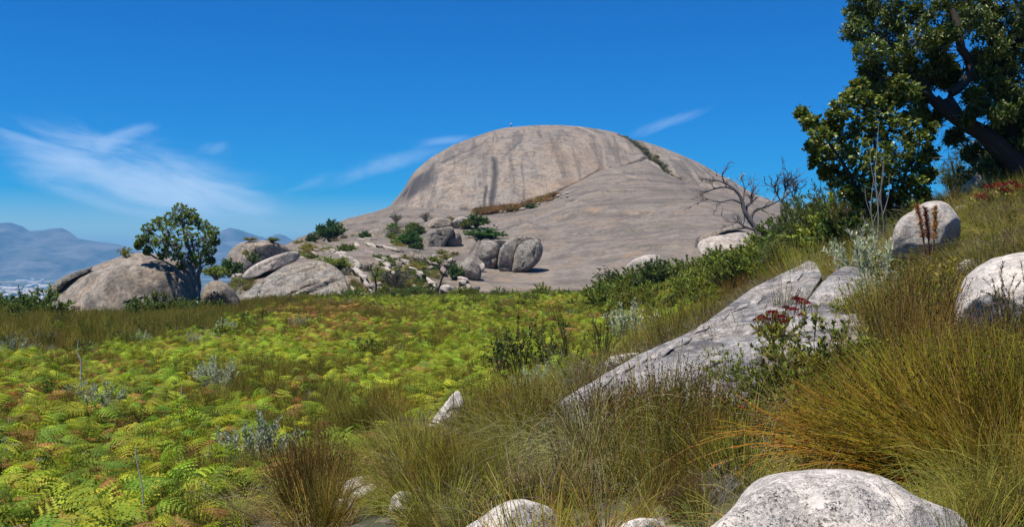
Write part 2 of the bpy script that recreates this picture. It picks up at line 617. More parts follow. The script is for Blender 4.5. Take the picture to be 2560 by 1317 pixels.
N.put(bmp.inputs['Height'], N.noise(tcn, 9.0, 6, 0.7))
N.put(pb.inputs['Normal'], bmp.outputs[0])
N.put(N.n('ShaderNodeOutputMaterial').inputs[0], pb.outputs[0])
spx = np.where(gy > 0.5, CX + gx / np.maximum(gy, 0.5) * F, -9999)
spy = np.where(gy > 0.5, CY - gz / np.maximum(gy, 0.5) * F, 9999)
sand = np.zeros(gx.shape)
for line, w in [([(840, 1400), (850, 1310), (868, 1225)], 14), ([(1400, 1340), (1640, 1310), (1700, 1320)], 18)]:
    d_, _ = seg_dist(spx, spy, line)
    sand = np.maximum(sand, np.clip(1.4 - d_ / w, 0, 1))
tag(obj('meadow_ground', mesh_np('meadow_ground', np.stack([gx, gy, gz], -1), grid_faces(len(rr), len(th), True)[:, ::-1], mg, attrs={'sand': sand}, smooth=True)), kind='structure')


def ground_at(px, py, d0=3.0, d1=130.0):
    """where the ray through a pixel first meets the hill"""
    Ds = np.geomspace(d0, d1, 220)
    p = P(px, py, Ds)
    z = ground_z(p[:, 0], p[:, 1])
    below = np.nonzero(p[:, 2] <= z)[0]
    i = below[0] if len(below) else len(Ds) - 1
    return np.array([p[i, 0], p[i, 1], z[i]])


def on_ground(px, D):
    x = (px - CX) / F * D
    return np.array([x, D, float(ground_z(x, D))])


# ------------------------------------------------------------------ the granite dome and the slope in front of it
def sm1(a, k):
    w = np.hanning(2 * k + 3)[1:-1]
    w /= w.sum()
    return np.convolve(np.pad(a, k, mode='edge'), w, 'valid')


AT = {
    300: [(88, 900), (150, 980), (220, 1000), (400, 1100)],
    480: [(86, 860), (100, 840), (130, 835), (160, 850), (220, 900), (400, 1000)],
    600: [(86, 800), (97, 765), (106, 738), (116, 712), (130, 692), (150, 690), (190, 730), (260, 800), (400, 900)],
    700: [(86, 790), (95, 755), (103, 715), (116, 678), (132, 655), (152, 632), (170, 622), (190, 625), (250, 680), (400, 850)],
    740: [(86, 790), (95, 755), (103, 712), (116, 675), (132, 650), (155, 622), (175, 608), (195, 600), (215, 600), (300, 690), (450, 850)],
    850: [(86, 790), (96, 752), (106, 708), (122, 662), (140, 630), (170, 597), (200, 571), (230, 556), (255, 555), (340, 640), (450, 800)],
    980: [(86, 790), (98, 748), (112, 695), (132, 648), (158, 600), (188, 563), (222, 530), (248, 518), (275, 517), (340, 590), (450, 720)],
    1100: [(86, 790), (100, 744), (114, 696), (134, 650), (158, 606), (188, 567), (215, 537), (238, 522), (262, 518), (320, 545), (450, 640)],
    1230: [(86, 790), (102, 742), (118, 692), (138, 642), (165, 592), (195, 555), (222, 535), (242, 527), (262, 525), (320, 540), (450, 620)],
    1350: [(86, 795), (103, 742), (120, 690), (140, 640), (165, 587), (195, 542), (225, 513), (248, 500), (270, 497), (320, 510), (450, 600)],
    1500: [(86, 800), (104, 738), (119, 682), (138, 628), (162, 570), (192, 512), (222, 465), (252, 434), (276, 424), (310, 432), (450, 580)],
    1615: [(86, 800), (103, 735), (118, 672), (136, 614), (158, 557), (188, 505), (218, 465), (248, 428), (275, 404), (300, 396), (340, 420), (450, 580)],
    1720: [(86, 800), (102, 732), (116, 668), (134, 607), (156, 552), (184, 506), (213, 476), (240, 463), (266, 458), (300, 470), (450, 600)],
    1860: [(86, 800), (102, 730), (116, 664), (134, 608), (156, 560), (182, 526), (211, 506), (238, 495), (266, 489), (300, 500), (450, 620)],
    1960: [(86, 800), (102, 728), (116, 668), (134, 616), (156, 578), (182, 550), (212, 531), (238, 520), (264, 514), (300, 522), (450, 640)],
    2300: [(86, 790), (102, 740), (116, 690), (134, 645), (156, 610), (182, 585), (212, 568), (238, 558), (264, 552), (300, 556), (450, 660)],
    3200: [(86, 790), (102, 745), (116, 705), (134, 670), (156, 645), (182, 630), (212, 618), (238, 612), (264, 610), (300, 620), (450, 700)],
}
RFINE = np.concatenate([np.linspace(86, 300, 215), np.linspace(302, 450, 75)])
AK = sorted(AT)
AC = np.array([sm1(np.interp(RFINE, *zip(*AT[k])), 5) for k in AK])      # key columns x r


def apron_y(px):
    """pixel height of the slope along r, for each column px"""
    px = np.asarray(px, float)
    out = np.empty((len(px), len(RFINE)))
    for j in range(len(RFINE)):
        out[:, j] = np.interp(px, AK, AC[:, j])
    return out


apx = np.concatenate([np.arange(300, 560, 12.0), np.arange(560, 2000, 4.0), np.arange(2000, 3201, 20.0)])
AY = apron_y(apx)
dens = np.where((apx > 560) & (apx < 2000), 9, 2)
tmp = AY.copy()
for j in range(AY.shape[1]):
    AY[:, j] = sm1(tmp[:, j], 8)


def apron_z(px, r):
    """height of the slope at column px and distance r"""
    px, r = np.asarray(px, float), np.asarray(r, float)
    i = np.clip(np.searchsorted(apx, px) - 1, 0, len(apx) - 2)
    t = np.clip((px - apx[i]) / (apx[i + 1] - apx[i]), 0, 1)
    j = np.clip(np.searchsorted(RFINE, r) - 1, 0, len(RFINE) - 2)
    s = np.clip((r - RFINE[j]) / (RFINE[j + 1] - RFINE[j]), 0, 1)
    y = (AY[i, j] * (1 - t) + AY[i + 1, j] * t) * (1 - s) + (AY[i, j + 1] * (1 - t) + AY[i + 1, j + 1] * t) * s
    return (CY - y) / F * r


def slope_at(px, py, rmin=92.0):
    """point of the slope seen at a pixel"""
    k0 = np.searchsorted(RFINE, rmin)
    r = RFINE[k0:]
    i = int(np.clip(np.searchsorted(apx, px) - 1, 0, len(apx) - 2))
    t = (px - apx[i]) / (apx[i + 1] - apx[i])
    y = AY[i] * (1 - t) + AY[i + 1] * t
    y = y[k0:]
    j = np.nonzero(y <= py)[0]
    D = r[j[0]] if len(j) else r[np.argmin(y)]
    return P(px, min(py, CY + 400) if len(j) else y.min(), D)


# crease features, in pixels of the photograph, cut into the rock as grooves
A_CRACKS = [([(1395, 545), (1450, 534), (1530, 531), (1600, 533)], 3.0, 0.4), ([(1195, 600), (1175, 635)], 2.2, 0.9), ([(1205, 592), (1188, 648)], 2.5, 1.0),
            ([(1742, 612), (1752, 592), (1800, 577), (1850, 568)], 5.0, 1.0), ([(1540, 456), (1580, 447), (1660, 452), (1716, 459)], 2.0, 0.5),  # first line on this row: the overhang's shade, darkened into the rock colour
            ([(905, 545), (960, 535), (1010, 520)], 2.0, 0.6), ([(1040, 540), (1080, 522), (1100, 512)], 2.2, 0.7), ([(980, 560), (1060, 552), (1120, 545)], 2.0, 0.5),
            ([(860, 570), (905, 560), (950, 552)], 1.8, 0.5), ([(1300, 545), (1340, 556), (1370, 565)], 2.2, 0.5), ([(1210, 570), (1270, 562), (1320, 548)], 2.5, 0.6),
            ([(1415, 505), (1440, 498)], 2.5, 0.8), ([(1500, 605), (1600, 590), (1750, 600)], 1.6, 0.2), ([(1270, 560), (1330, 548)], 2.0, 0.6),
            ([(1560, 428), (1585, 432)], 3.0, 0.8), ([(610, 745), (660, 700), (720, 672)], 2.0, 0.5), ([(650, 740), (740, 700), (860, 685)], 2.0, 0.5)]
A_TRAILS = [([(1512, 420), (1550, 431), (1595, 446)], 2.5), ([(1540, 500), (1640, 468), (1790, 462)], 4), ([(1300, 560), (1400, 520), (1500, 482)], 4),
            ([(1360, 640), (1365, 700), (1330, 735)], 22), ([(1200, 715), (1290, 700), (1350, 690)], 18)]
A_WARM = [([(1240, 692), (1275, 696)], 7), ([(1325, 688), (1335, 692)], 5), ([(1560, 640), (1590, 632)], 8), ([(1470, 525), (1500, 527)], 6)]

nrow = 250
rows_r = np.empty((len(apx), nrow))
for i in range(len(apx)):
    s = np.concatenate([[0], np.cumsum(np.abs(np.diff(AY[i])) / 500 + np.diff(RFINE) / 320 * np.where(RFINE[1:] < 290, 1, 0.25))])
    rows_r[i] = np.interp(np.linspace(0, s[-1], nrow), s, RFINE)
APX = np.broadcast_to(apx[:, None], rows_r.shape)
ax_ = (APX - CX) / F * rows_r
az_ = apron_z(APX, rows_r)
apy = CY - az_ / rows_r * F
vis = np.clip((rows_r - 90) / 20, 0, 1)
p3 = np.stack([ax_, rows_r, az_], -1)
az_ = az_ + vis * (0.85 * fbm(p3 * np.array([0.05, 0.03, 0.05]), 3, 3) + 0.22 * fbm(p3 * np.array([0.12, 0.16, 0.9]), 4, 8))
# exfoliation ledges: low steps that follow the contour on the broken part of the slope
ledge = np.clip(1 - np.abs(APX - 880) / 260, 0, 1) * np.clip((apy - 520) / 60, 0, 1)
st_ = (apy + 26 * fbm(p3 * 0.035, 3, 21)) / 13.0
az_ += ledge * 0.5 * (np.clip((st_ - np.floor(st_)) * 4, 0, 1) - (st_ - np.floor(st_)))
A_STEPS = [([(1330, 552), (1400, 541), (1530, 529), (1680, 524)], 0.55, 30), ([(1440, 500), (1520, 480), (1640, 470), (1800, 474)], 0.7, 40), ([(1290, 610), (1400, 580), (1520, 565), (1700, 560)], 0.4, 30),
           ([(1180, 560), (1290, 548), (1390, 520), (1470, 475)], 0.5, 25), ([(1420, 640), (1560, 615), (1740, 610)], 0.35, 30), ([(860, 585), (960, 558), (1080, 548)], 0.6, 18), ([(760, 618), (860, 585), (930, 572)], 0.6, 16),
           ([(980, 545), (1060, 530), (1150, 528)], 0.5, 15), ([(1220, 640), (1300, 620), (1420, 600)], 0.3, 25), ([(1540, 680), (1640, 640), (1760, 625)], 0.3, 25)]
for line, k, fall in A_STEPS:                # sheeting joints: the rock steps down below each line
    L_ = np.array(line, float)
    dyl = apy - np.interp(APX, L_[:, 0], L_[:, 1]) + 7 * fbm(p3 * 0.06, 4, 25)
    win = np.clip((APX - L_[0, 0]) / 60, 0, 1) * np.clip((L_[-1, 0] - APX) / 60, 0, 1)
    az_ -= k * win * np.clip(dyl / 2.5, 0, 1) * np.exp(-np.clip(dyl, 0, None) / fall)
stain_shade = np.zeros(APX.shape)
wob = 3.0 * fbm(p3 * 0.3, 3, 31)
for line, w, k in A_CRACKS:
    d_, t_ = seg_dist(APX + wob * 0.4, apy + wob, line)
    g = np.clip(1 - d_ / w, 0, 1)
    az_ -= g * 0.55 * k
    stain_shade = np.maximum(stain_shade, np.clip(1.25 - d_ / w, 0, 1) * k)
trail = np.zeros(APX.shape)
for line, w in A_TRAILS:
    d_, t_ = seg_dist(APX, apy + wob, line)
    trail = np.maximum(trail, np.clip(1 - (d_ / w) ** 2, 0, 1) * (0.45 + 0.4 * vnoise(p3 * 0.4, 9)) * (1.0 if w < 3 else 0.4))
warmth = np.zeros(APX.shape)
for line, w in A_WARM:
    d_, t_ = seg_dist(APX + wob, apy + wob, line)
    warmth = np.maximum(warmth, np.clip(1.2 - d_ / w, 0, 1) * 0.4)
blot = fbm(p3 * np.array([0.045, 0.03, 0.06]), 4, 77)
stain_shade = np.clip(np.maximum(stain_shade, np.clip(blot - 0.15, 0, 1) * 0.9 * vis), 0, 1)
tag(obj('granite_slope', mesh_np('granite_slope', np.stack([ax_, rows_r, az_], -1), grid_faces(len(apx), nrow), M_SLOPE,
        attrs={'stain_shade': stain_shade, 'trail': trail, 'moss': np.zeros(APX.shape), 'warmth': warmth}, smooth=True)), kind='structure')

SIL = [(900, 640), (940, 570), (958, 537), (970, 520), (989, 497), (1009, 474), (1024, 446), (1034, 431), (1052, 415), (1071, 399), (1095, 384), (1130, 364), (1184, 343), (1231, 327),
       (1262, 319.5), (1302, 316), (1341, 313), (1399, 312.6), (1450, 316.6), (1497, 323), (1548, 333), (1595, 349), (1653, 368), (1700, 386), (1747, 407),
       (1790, 431), (1833, 454), (1887, 486), (1950, 508), (2050, 545), (2200, 600)]
CON = [(900, 660), (970, 522), (1010, 517), (1080, 515), (1153, 514), (1177, 528), (1208, 530), (1255, 524), (1309, 517), (1345, 503), (1399, 474), (1458, 442), (1493, 425), (1528, 421), (1614, 396),
       (1650, 415), (1716, 458), (1790, 472), (1887, 494), (1960, 516), (2200, 610)]
RCON = [(900, 262), (970, 258), (1080, 248), (1208, 242), (1309, 245), (1399, 248), (1493, 268), (1614, 288), (1716, 262), (1887, 262), (2200, 262)]
RRID = [(900, 285), (970, 292), (1034, 300), (1130, 325), (1262, 350), (1400, 362), (1548, 352), (1700, 325), (1833, 300), (1950, 280), (2200, 275)]
upx = np.arange(900, 2101, 3.0)
S = sm1(np.interp(upx, *zip(*SIL)), 2)
Cn = sm1(np.interp(upx, *zip(*CON)), 2)
Rc = sm1(np.interp(upx, *zip(*RCON)), 8)
Rr = sm1(np.interp(upx, *zip(*RRID)), 12)
nf, nb = 210, 60
tt = np.linspace(0, 1, nf)
yb = Cn + 55
r0 = Rc - 5
r_front = r0[:, None] + (Rr - r0)[:, None] * (0.35 * tt + 0.65 * tt ** 1.7)[None]
q = (r_front - r0[:, None]) / (Rr - r0)[:, None]
steep = np.clip((1560 - upx) / 160, 0, 1)[:, None]          # right of the gully the dome meets the slope gently
g_ = np.sin(np.pi / 2 * np.clip(q, 0, 1)) ** 0.62 * (0.55 + 0.45 * steep) + np.sin(np.pi / 2 * np.clip(q, 0, 1)) ** 1.0 * 0.45 * (1 - steep)
y_front = yb[:, None] + (S - yb)[:, None] * g_
tb = np.linspace(0, 1, nb)[1:]
r_back = Rr[:, None] + tb[None] * 150
zR = (CY - S) / F * Rr
z_back = zR[:, None] - (tb[None] * 150) ** 2 * 0.0016 - tb[None] * 4
UR = np.concatenate([r_front, r_back], 1)
UZ = np.concatenate([(CY - y_front) / F * r_front, z_back], 1)
UPX = np.broadcast_to(upx[:, None], UR.shape)
UX = (UPX - CX) / F * UR
upy = CY - UZ / UR * F
p3 = np.stack([UX, UR, UZ], -1)
amp = np.clip((upy - S[:, None]) / 30, 0.06, 1)
UZ = UZ + amp * (0.8 * fbm(p3 * np.array([0.045, 0.03, 0.03]), 3, 41) + 0.18 * fbm(p3 * np.array([0.2, 0.06, 0.1]), 4, 43))
stain_shade = np.zeros(UR.shape)
moss = np.zeros(UR.shape)
trail = np.zeros(UR.shape)
warmth = np.zeros(UR.shape)
wob = fbm(p3 * 0.12, 4, 51)
for line, w, k, dz in [([(1237, 395), (1240, 430), (1236, 465), (1226, 528)], 9, 0.95, 0.8), ([(1217, 464), (1211, 500), (1210, 530)], 3.5, 1.0, 1.0),
                       ([(1528, 422), (1570, 413), (1600, 402), (1618, 394)], 4.2, 1.0, 1.2), ([(1218, 350), (1168, 380), (1105, 408)], 3.0, 0.6, 0.4),
                       ([(1301, 352), (1270, 378), (1258, 392)], 2.5, 0.5, 0.3), ([(1120, 415), (1170, 393), (1200, 372)], 2.5, 0.4, 0.3),
                       ([(1497, 425), (1450, 449), (1399, 478), (1345, 506)], 5.0, 1.0, 0.6), ([(1310, 495), (1318, 517)], 3, 0.5, 0.4),  # first line here: shade below the dome wall, painted dark along the contact
                       ([(1278, 505), (1280, 523)], 3, 0.3, 0.3), ([(1383, 365), (1380, 380)], 3, 0.5, 0.2), ([(1690, 405), (1720, 430), (1745, 455)], 6, 0.35, 0.2),
                       ([(1150, 520), (1165, 522), (1175, 530)], 4, 0.8, 0.5)]:
    d_, t_ = seg_dist(UPX + 3 * wob, upy + 3 * wob, line)
    e = np.clip(1 - d_ / w, 0, 1)
    UZ -= e * dz
    stain_shade = np.maximum(stain_shade, np.clip(1.2 - d_ / w, 0, 1) * k)
DARKFACE = [(978, 520), (1010, 470), (1030, 440), (1060, 420), (1098, 402), (1096, 436), (1070, 470), (1030, 497)]
dk = np.zeros(UR.shape)
cxm, cym = 1045, 458
for s_ in (0.55, 0.7, 0.85, 1.0, 1.1):
    pl = [(cxm + (a - cxm) * s_, cym + (b - cym) * s_) for a, b in DARKFACE]
    dk += in_poly(UPX + 8 * wob, upy + 8 * wob, pl) * 0.2
vst = vnoise(np.stack([UX * 0.9 + upy * 0.02, UR * 0.05, UZ * 0.06], -1), 61)
stain_shade = np.maximum(stain_shade, dk * np.clip(1.0 + 0.5 * vst, 0, 1))
for line, w in [([(1548, 336), (1583, 349)], 4), ([(1583, 349), (1605, 368), (1616, 382), (1628, 394)], 11), ([(1628, 394), (1650, 408), (1665, 425)], 8), ([(1660, 420), (1677, 438), (1716, 459)], 6)]:
    d_, t_ = seg_dist(UPX + 4 * wob, upy + 3 * wob, line)
    e = np.clip(1.3 - d_ / w, 0, 1)
    moss = np.maximum(moss, e * np.clip(0.85 + 0.5 * vnoise(p3 * 0.9, 63), 0, 1))
    UZ -= np.clip(1 - d_ / w, 0, 1) * 1.0
for line, w in [([(1446, 317), (1478, 330), (1493, 341)], 2.6), ([(1493, 341), (1508, 368), (1511, 395), (1514, 412), (1521, 420)], 4.2),
                ([(1632, 400), (1645, 412), (1670, 440)], 2)]:
    d_, t_ = seg_dist(UPX + 2 * wob, upy, line)
    trail = np.maximum(trail, np.clip(1.25 - d_ / w, 0, 1) * 0.85)
for line, w, k in [([(1330, 500), (1420, 458), (1500, 418)], 30, 0.3), ([(1380, 380), (1440, 400), (1500, 390)], 45, 0.22)]:
    d_, t_ = seg_dist(UPX + 14 * wob, upy + 14 * wob, line)
    warmth = np.maximum(warmth, np.clip(1 - d_ / w, 0, 1) * k)
blot = fbm(p3 * np.array([0.08, 0.02, 0.03]), 5, 87)
stain_shade = np.clip(np.maximum(stain_shade, np.clip(blot - 0.16, 0, 1) * 0.8), 0, 1)
tag(obj('granite_dome', mesh_np('granite_dome', np.stack([UX, UR, UZ], -1), grid_faces(len(upx), UR.shape[1]), M_DOME,
        attrs={'stain_shade': stain_shade, 'trail': trail, 'moss': moss, 'warmth': warmth}, smooth=True)), kind='structure')


def dome_at(px, py):
    i = int(np.argmin(np.abs(upx - px)))
    j = int(np.argmin(np.abs(upy[i, :nf] - py)))
    return np.array([UX[i, j], UR[i, j], UZ[i, j]])


# ------------------------------------------------------------------ valley and far mountains
ZV = -118.0
mv, N = new_mat('valley_fields')
tcn = N.n('ShaderNodeTexCoord').outputs['Object']
vo = N.n('ShaderNodeTexVoronoi')
N.put(vo.inputs['Vector'], N.mapping(tcn, (1 / 420, 1 / 700, 1), (0, 0, 0.4)))
vo.inputs['Scale'].default_value = 1.0
vc = N.n('ShaderNodeSeparateColor')
N.put(vc.inputs[0], vo.outputs['Color'])
c = N.mix(N.ramp(vc.outputs[0], 0.2, 0.8), (0.045, 0.065, 0.035), (0.09, 0.10, 0.05))
c = N.mix(N.ramp(vc.outputs[1], 0.66, 0.72), c, (0.34, 0.29, 0.21))
c = N.mix(N.ramp(N.noise(tcn, 0.006, 5, 0.7), 0.5, 0.62), c, (0.03, 0.045, 0.025))
c = N.mix(N.ramp(N.noise(tcn, 0.03, 3, 0.6), 0.64, 0.7), c, (0.30, 0.28, 0.25))
pb = N.n('ShaderNodeBsdfPrincipled')
N.put(pb.inputs['Base Color'], c)
pb.inputs['Roughness'].default_value = 0.95
N.put(N.n('ShaderNodeOutputMaterial').inputs[0], pb.outputs[0])
a_ = np.linspace(0, 2 * np.pi, 97)[:-1]
r_ = np.array([1.0, 400, 900, 2000, 5000, 9000, 13000, 17500])
AA, RB = np.meshgrid(a_, r_)
tag(obj('valley_plain', mesh_np('valley_plain', np.stack([RB * np.sin(AA), RB * np.cos(AA) + 3000 * 0, np.full(AA.shape, ZV)], -1), grid_faces(len(r_), 96, True)[:, ::-1], mv)), kind='structure')

mm, N = new_mat('mountain_rock')
tcn = N.n('ShaderNodeTexCoord').outputs['Object']
c = N.mix(N.ramp(N.noise(tcn, 0.004, 6, 0.65), 0.4, 0.62), (0.12, 0.105, 0.08), (0.025, 0.035, 0.025))  # rock tones, contrast widened to paint in lit and dark relief
c = N.mix(N.ramp(N.noise(N.mapping(tcn, (0.002, 0.002, 0.02)), 1.0, 5, 0.6), 0.5, 0.62), c, (0.16, 0.14, 0.12))
pb = N.n('ShaderNodeBsdfPrincipled')
N.put(pb.inputs['Base Color'], c)
pb.inputs['Roughness'].default_value = 0.95
N.put(N.n('ShaderNodeOutputMaterial').inputs[0], pb.outputs[0])


MAXZ = [90.0]


def mountain(name, sky_line, D, depth, seed):
    mpx = np.arange(sky_line[0][0], sky_line[-1][0], 5.0)
    ys = np.interp(mpx, *zip(*sky_line))
    zs = (CY - ys) / F * D - ZV + 10
    t = np.concatenate([np.linspace(0, 1, 90), np.linspace(1.03, 1.8, 22)])
    DD = D - depth * (1 - t)
    T = np.broadcast_to(t, (len(mpx), len(t)))
    X = (mpx[:, None] - CX) / F * D + 0 * T
    Y = np.broadcast_to(DD, X.shape)
    prof = np.where(T <= 1, 0.30 * T + 0.70 * np.clip(T, 0, 1) ** 2.1, np.clip(1 - (T - 1) * 1.2, 0, 1))
    rd = fbm(np.stack([X / 520, Y / 900, np.full(X.shape, seed * 1.7)], -1), 5, seed, 0.52, True)
    rd2 = fbm(np.stack([X / 150, Y / 260, np.full(X.shape, seed * 2.3)], -1), 4, seed + 5)
    env = np.clip(T * 3, 0, 1) * np.clip((1 - T) * 3.5, 0, 1)
    Z = ZV - 10 + zs[:, None] * np.clip(prof + env * (0.34 * rd + 0.10 * rd2), 0, None) + 8 * rd2 * np.clip(T, 0, 1) * np.clip(zs[:, None] / 200, 0, 1)
    MAXZ[0] = max(MAXZ[0], float(Z.max()))
    tag(obj(name, mesh_np(name, np.stack([X, Y, Z], -1), grid_faces(len(mpx), len(t)), mm, smooth=True)), kind='structure')


mountain('mountain', [(-2400, 690), (-1900, 610), (-1500, 640), (-1000, 570), (-600, 600), (-300, 575), (-120, 566), (-40, 562), (0, 558), (25, 557), (55, 565), (75, 577), (105, 575), (130, 571),
                      (155, 570), (175, 580), (195, 596), (230, 603), (262, 605), (300, 613), (350, 628), (420, 650), (480, 672), (540, 692)], 9200, 1500, 3)
mountain('mountain', [(300, 690), (400, 640), (470, 605), (540, 582), (575, 569), (600, 574), (640, 588), (668, 596), (682, 589), (695, 584), (712, 588), (735, 602), (800, 615), (900, 600), (1100, 610),
                      (1400, 590), (1800, 610), (2200, 580), (2700, 600), (3200, 570), (3900, 620), (4600, 690)], 9900, 1600, 9)

# ------------------------------------------------------------------ rocks
ROCK_FOOT = []     # (x, y, radius) kept clear of plants


def rock(name, label, cat, outline, D0, front, back, mat, tilt=(0.0, 0.0), amp=None, freq=None, group=None, cracks=(), power=2.4, sub=None, smoothk=1, seed=None, keep=True,
         bend=0.0, plane=None, auto=True, facets=5, ridges=None, sink=0.0, grow=1.0):
    """a rounded stone whose outline is given in photograph pixels at distance D0; front/back: half thickness in metres;
    tilt: metres of distance per pixel across / up"""
    pts = np.array(outline, float)
    if grow != 1.0:
        pts = pts.mean(0) + (pts - pts.mean(0)) * grow
    area = abs(np.sum(pts[:, 0] * np.roll(pts[:, 1], -1) - np.roll(pts[:, 0], -1) * pts[:, 1])) / 2
    size = math.sqrt(area)
    n = sub or int(np.clip(size * 0.55, 24, 150))
    nxt = np.roll(pts, -1, 0)
    L = np.hypot(*(nxt - pts).T)
    cum = np.concatenate([[0], np.cumsum(L)])
    closed = np.concatenate([pts, pts[:1]])
    s_ = np.linspace(0, cum[-1], n, endpoint=False)
    b = np.stack([np.interp(s_, cum, closed[:, 0]), np.interp(s_, cum, closed[:, 1])], 1)
    for _ in range(smoothk):
        b = 0.25 * np.roll(b, 1, 0) + 0.5 * b + 0.25 * np.roll(b, -1, 0)
    x0, y0 = pts[:, 0], pts[:, 1]
    x1, y1 = nxt[:, 0], nxt[:, 1]
    cr = x0 * y1 - x1 * y0
    c = np.array([np.sum((x0 + x1) * cr), np.sum((y0 + y1) * cr)]) / (3 * np.sum(cr))
    k = max(6, n // 3)
    ss = np.sin(np.linspace(0, np.pi / 2, k + 1)[1:]) ** 0.9
    px = np.concatenate([[c[0]], (c[0] + (b[None, :, 0] - c[0]) * ss[:, None]).ravel()])
    py = np.concatenate([[c[1]], (c[1] + (b[None, :, 1] - c[1]) * ss[:, None]).ravel()])
    sv = np.concatenate([[0], np.repeat(ss, n)])
    if auto and plane is None:                  # stand it where its foot meets the ground
        yb_ = pts[:, 1].max() - 0.14 * (pts[:, 1].max() - pts[:, 1].min())
        if D0 < 45:
            D0 = float(np.clip(ground_at(c[0], yb_)[1] + back * 0.2, D0 * 0.6, D0 * 1.7))
        elif D0 > 95:
            D0 = float(np.clip(slope_at(c[0], yb_)[1] + back * 0.15, D0 * 0.75, D0 * 1.3))
    if plane:
        pl_ = np.array(plane, float)
        A_ = np.stack([np.ones(len(pl_)), pl_[:, 0], pl_[:, 1]], 1)
        k_ = np.linalg.lstsq(A_, 1 / pl_[:, 2], rcond=None)[0]
        base = 1 / (k_[0] + k_[1] * px + k_[2] * py)
        D0 = float(base.mean())
    else:
        base = D0 + tilt[0] * (px - c[0]) - tilt[1] * (py - c[1]) + bend * ((px - c[0]) / size) ** 2
    df = base - front * np.clip(1 - sv ** power, 0, 1) ** (1 / power)
    db = base + back * np.clip(1 - sv ** 2, 0, 1) ** 0.5
    nb_ = 1 + (k - 1) * n                       # back half shares the rim
    V = np.concatenate([P(px, py, df), P(px, py, db)[:nb_]])
    if sink:                                    # the underside goes down into the ground
        V[len(px):, 2] -= sink * np.sqrt(np.clip(1 - sv[:nb_] ** 10, 0, 1))
    allpx = np.concatenate([px, px[:nb_]])
    allpy = np.concatenate([py, py[:nb_]])
    nv = len(px)
    idx = 1 + np.arange(k)[:, None] * n + np.arange(n)[None]
    idb = idx + nv
    idb[-1] = idx[-1]
    tri = [np.stack([np.zeros(n, int), np.roll(idx[0], -1), idx[0]], 1), np.stack([np.full(n, nv), idb[0], np.roll(idb[0], -1)], 1)]
    quad = []
    for r in range(k - 1):
        quad.append(np.stack([idx[r], np.roll(idx[r], -1), np.roll(idx[r + 1], -1), idx[r + 1]], 1))
        quad.append(np.stack([idb[r], idb[r + 1], np.roll(idb[r + 1], -1), np.roll(idb[r], -1)], 1))
    m = size / F * D0
    ctr = P(c[0], c[1], D0)
    amp = amp if amp is not None else 0.05 * m
    freq = freq if freq is not None else 2.2 / max(m, 0.05)
    seed = seed if seed is not None else (hash_name(label) % 997)
    nd = (V - ctr)
    nd[:, 1] *= 0.8
    nd /= np.linalg.norm(nd, axis=1, keepdims=True) + 1e-9
    inner = np.concatenate([1 - 0.75 * sv ** 6, 1 - 0.75 * sv[:nb_] ** 6])[:, None]
    V = V + nd * inner * (amp * (fbm(V * freq, 4, seed)[:, None] * 1.2 + 0.5 * fbm(V * freq * 2.3, 4, seed + 3, 0.5, True)[:, None] - 0.25)
                          + 0.25 * amp * fbm(V * freq * 7, 3, seed + 9)[:, None])
    fr = np.random.default_rng(seed + 1)       # a few broken faces turned towards the viewer's side and upwards
    for _ in range(facets):
        nn = np.array([fr.normal() * 0.55, -1.0, fr.normal() * 0.45 + 0.25])
        nn /= np.linalg.norm(nn)
        pr = (V - ctr) @ nn
        ex = np.clip(pr - pr.max() * fr.uniform(0.62, 0.9), 0, None)
        V = V - nn * (ex * 0.8)[:, None]
    V = V + nd * inner * 0.16 * amp * fbm(V * freq * 11, 3, seed + 19)[:, None]
    if ridges:                                  # parallel joints along the rock: (direction in pixels, spacing, depth in metres)
        (rx, ry), per, dep = ridges
        ln = math.hypot(rx, ry)
        q = (allpx * -ry + allpy * rx) / ln + 9 * fbm(V * freq * 0.8, 3, seed + 31)
        fq = q / per - np.floor(q / per)
        al = (allpx * rx + allpy * ry) / ln
        V[:, 1] += dep * (fq - 0.5) * (0.5 + 0.8 * fbm(np.stack([np.floor(q / per) * 3.7, al / 90, al * 0], -1), 2, seed + 33)) * (1 - np.concatenate([sv, sv[:nb_]]) ** 8)
    stain_shade_ = np.zeros(len(V))
    isf = np.concatenate([np.ones(nv), np.zeros(nb_)])
    for line, w, kk in cracks:
        d_, t_ = seg_dist(allpx + 2 * fbm(V * freq * 4, 2, seed + 5), allpy + 2 * fbm(V * freq * 4, 2, seed + 6), line)
        g = np.clip(1 - d_ / w, 0, 1) * isf
        V[:, 1] += g * 0.10 * m * kk
        stain_shade_ = np.maximum(stain_shade_, np.clip(1.15 - d_ / w, 0, 1) * 0.75 * kk * isf)
    me = mesh_np(name, V - ctr, [np.concatenate(tri), np.concatenate(quad)], mat, attrs={'stain_shade': stain_shade_}, smooth=True)
    o = tag(obj(name, me, loc=ctr), label, cat, group)
    if keep:
        w_ = (pts[:, 0].max() - pts[:, 0].min()) / F * D0
        ROCK_FOOT.append((ctr[0], ctr[1], 0.42 * w_))
    return o


def hash_name(s):
    h = 7
    for ch in s:
        h = (h * 31 + ord(ch)) % 1000003
    return h


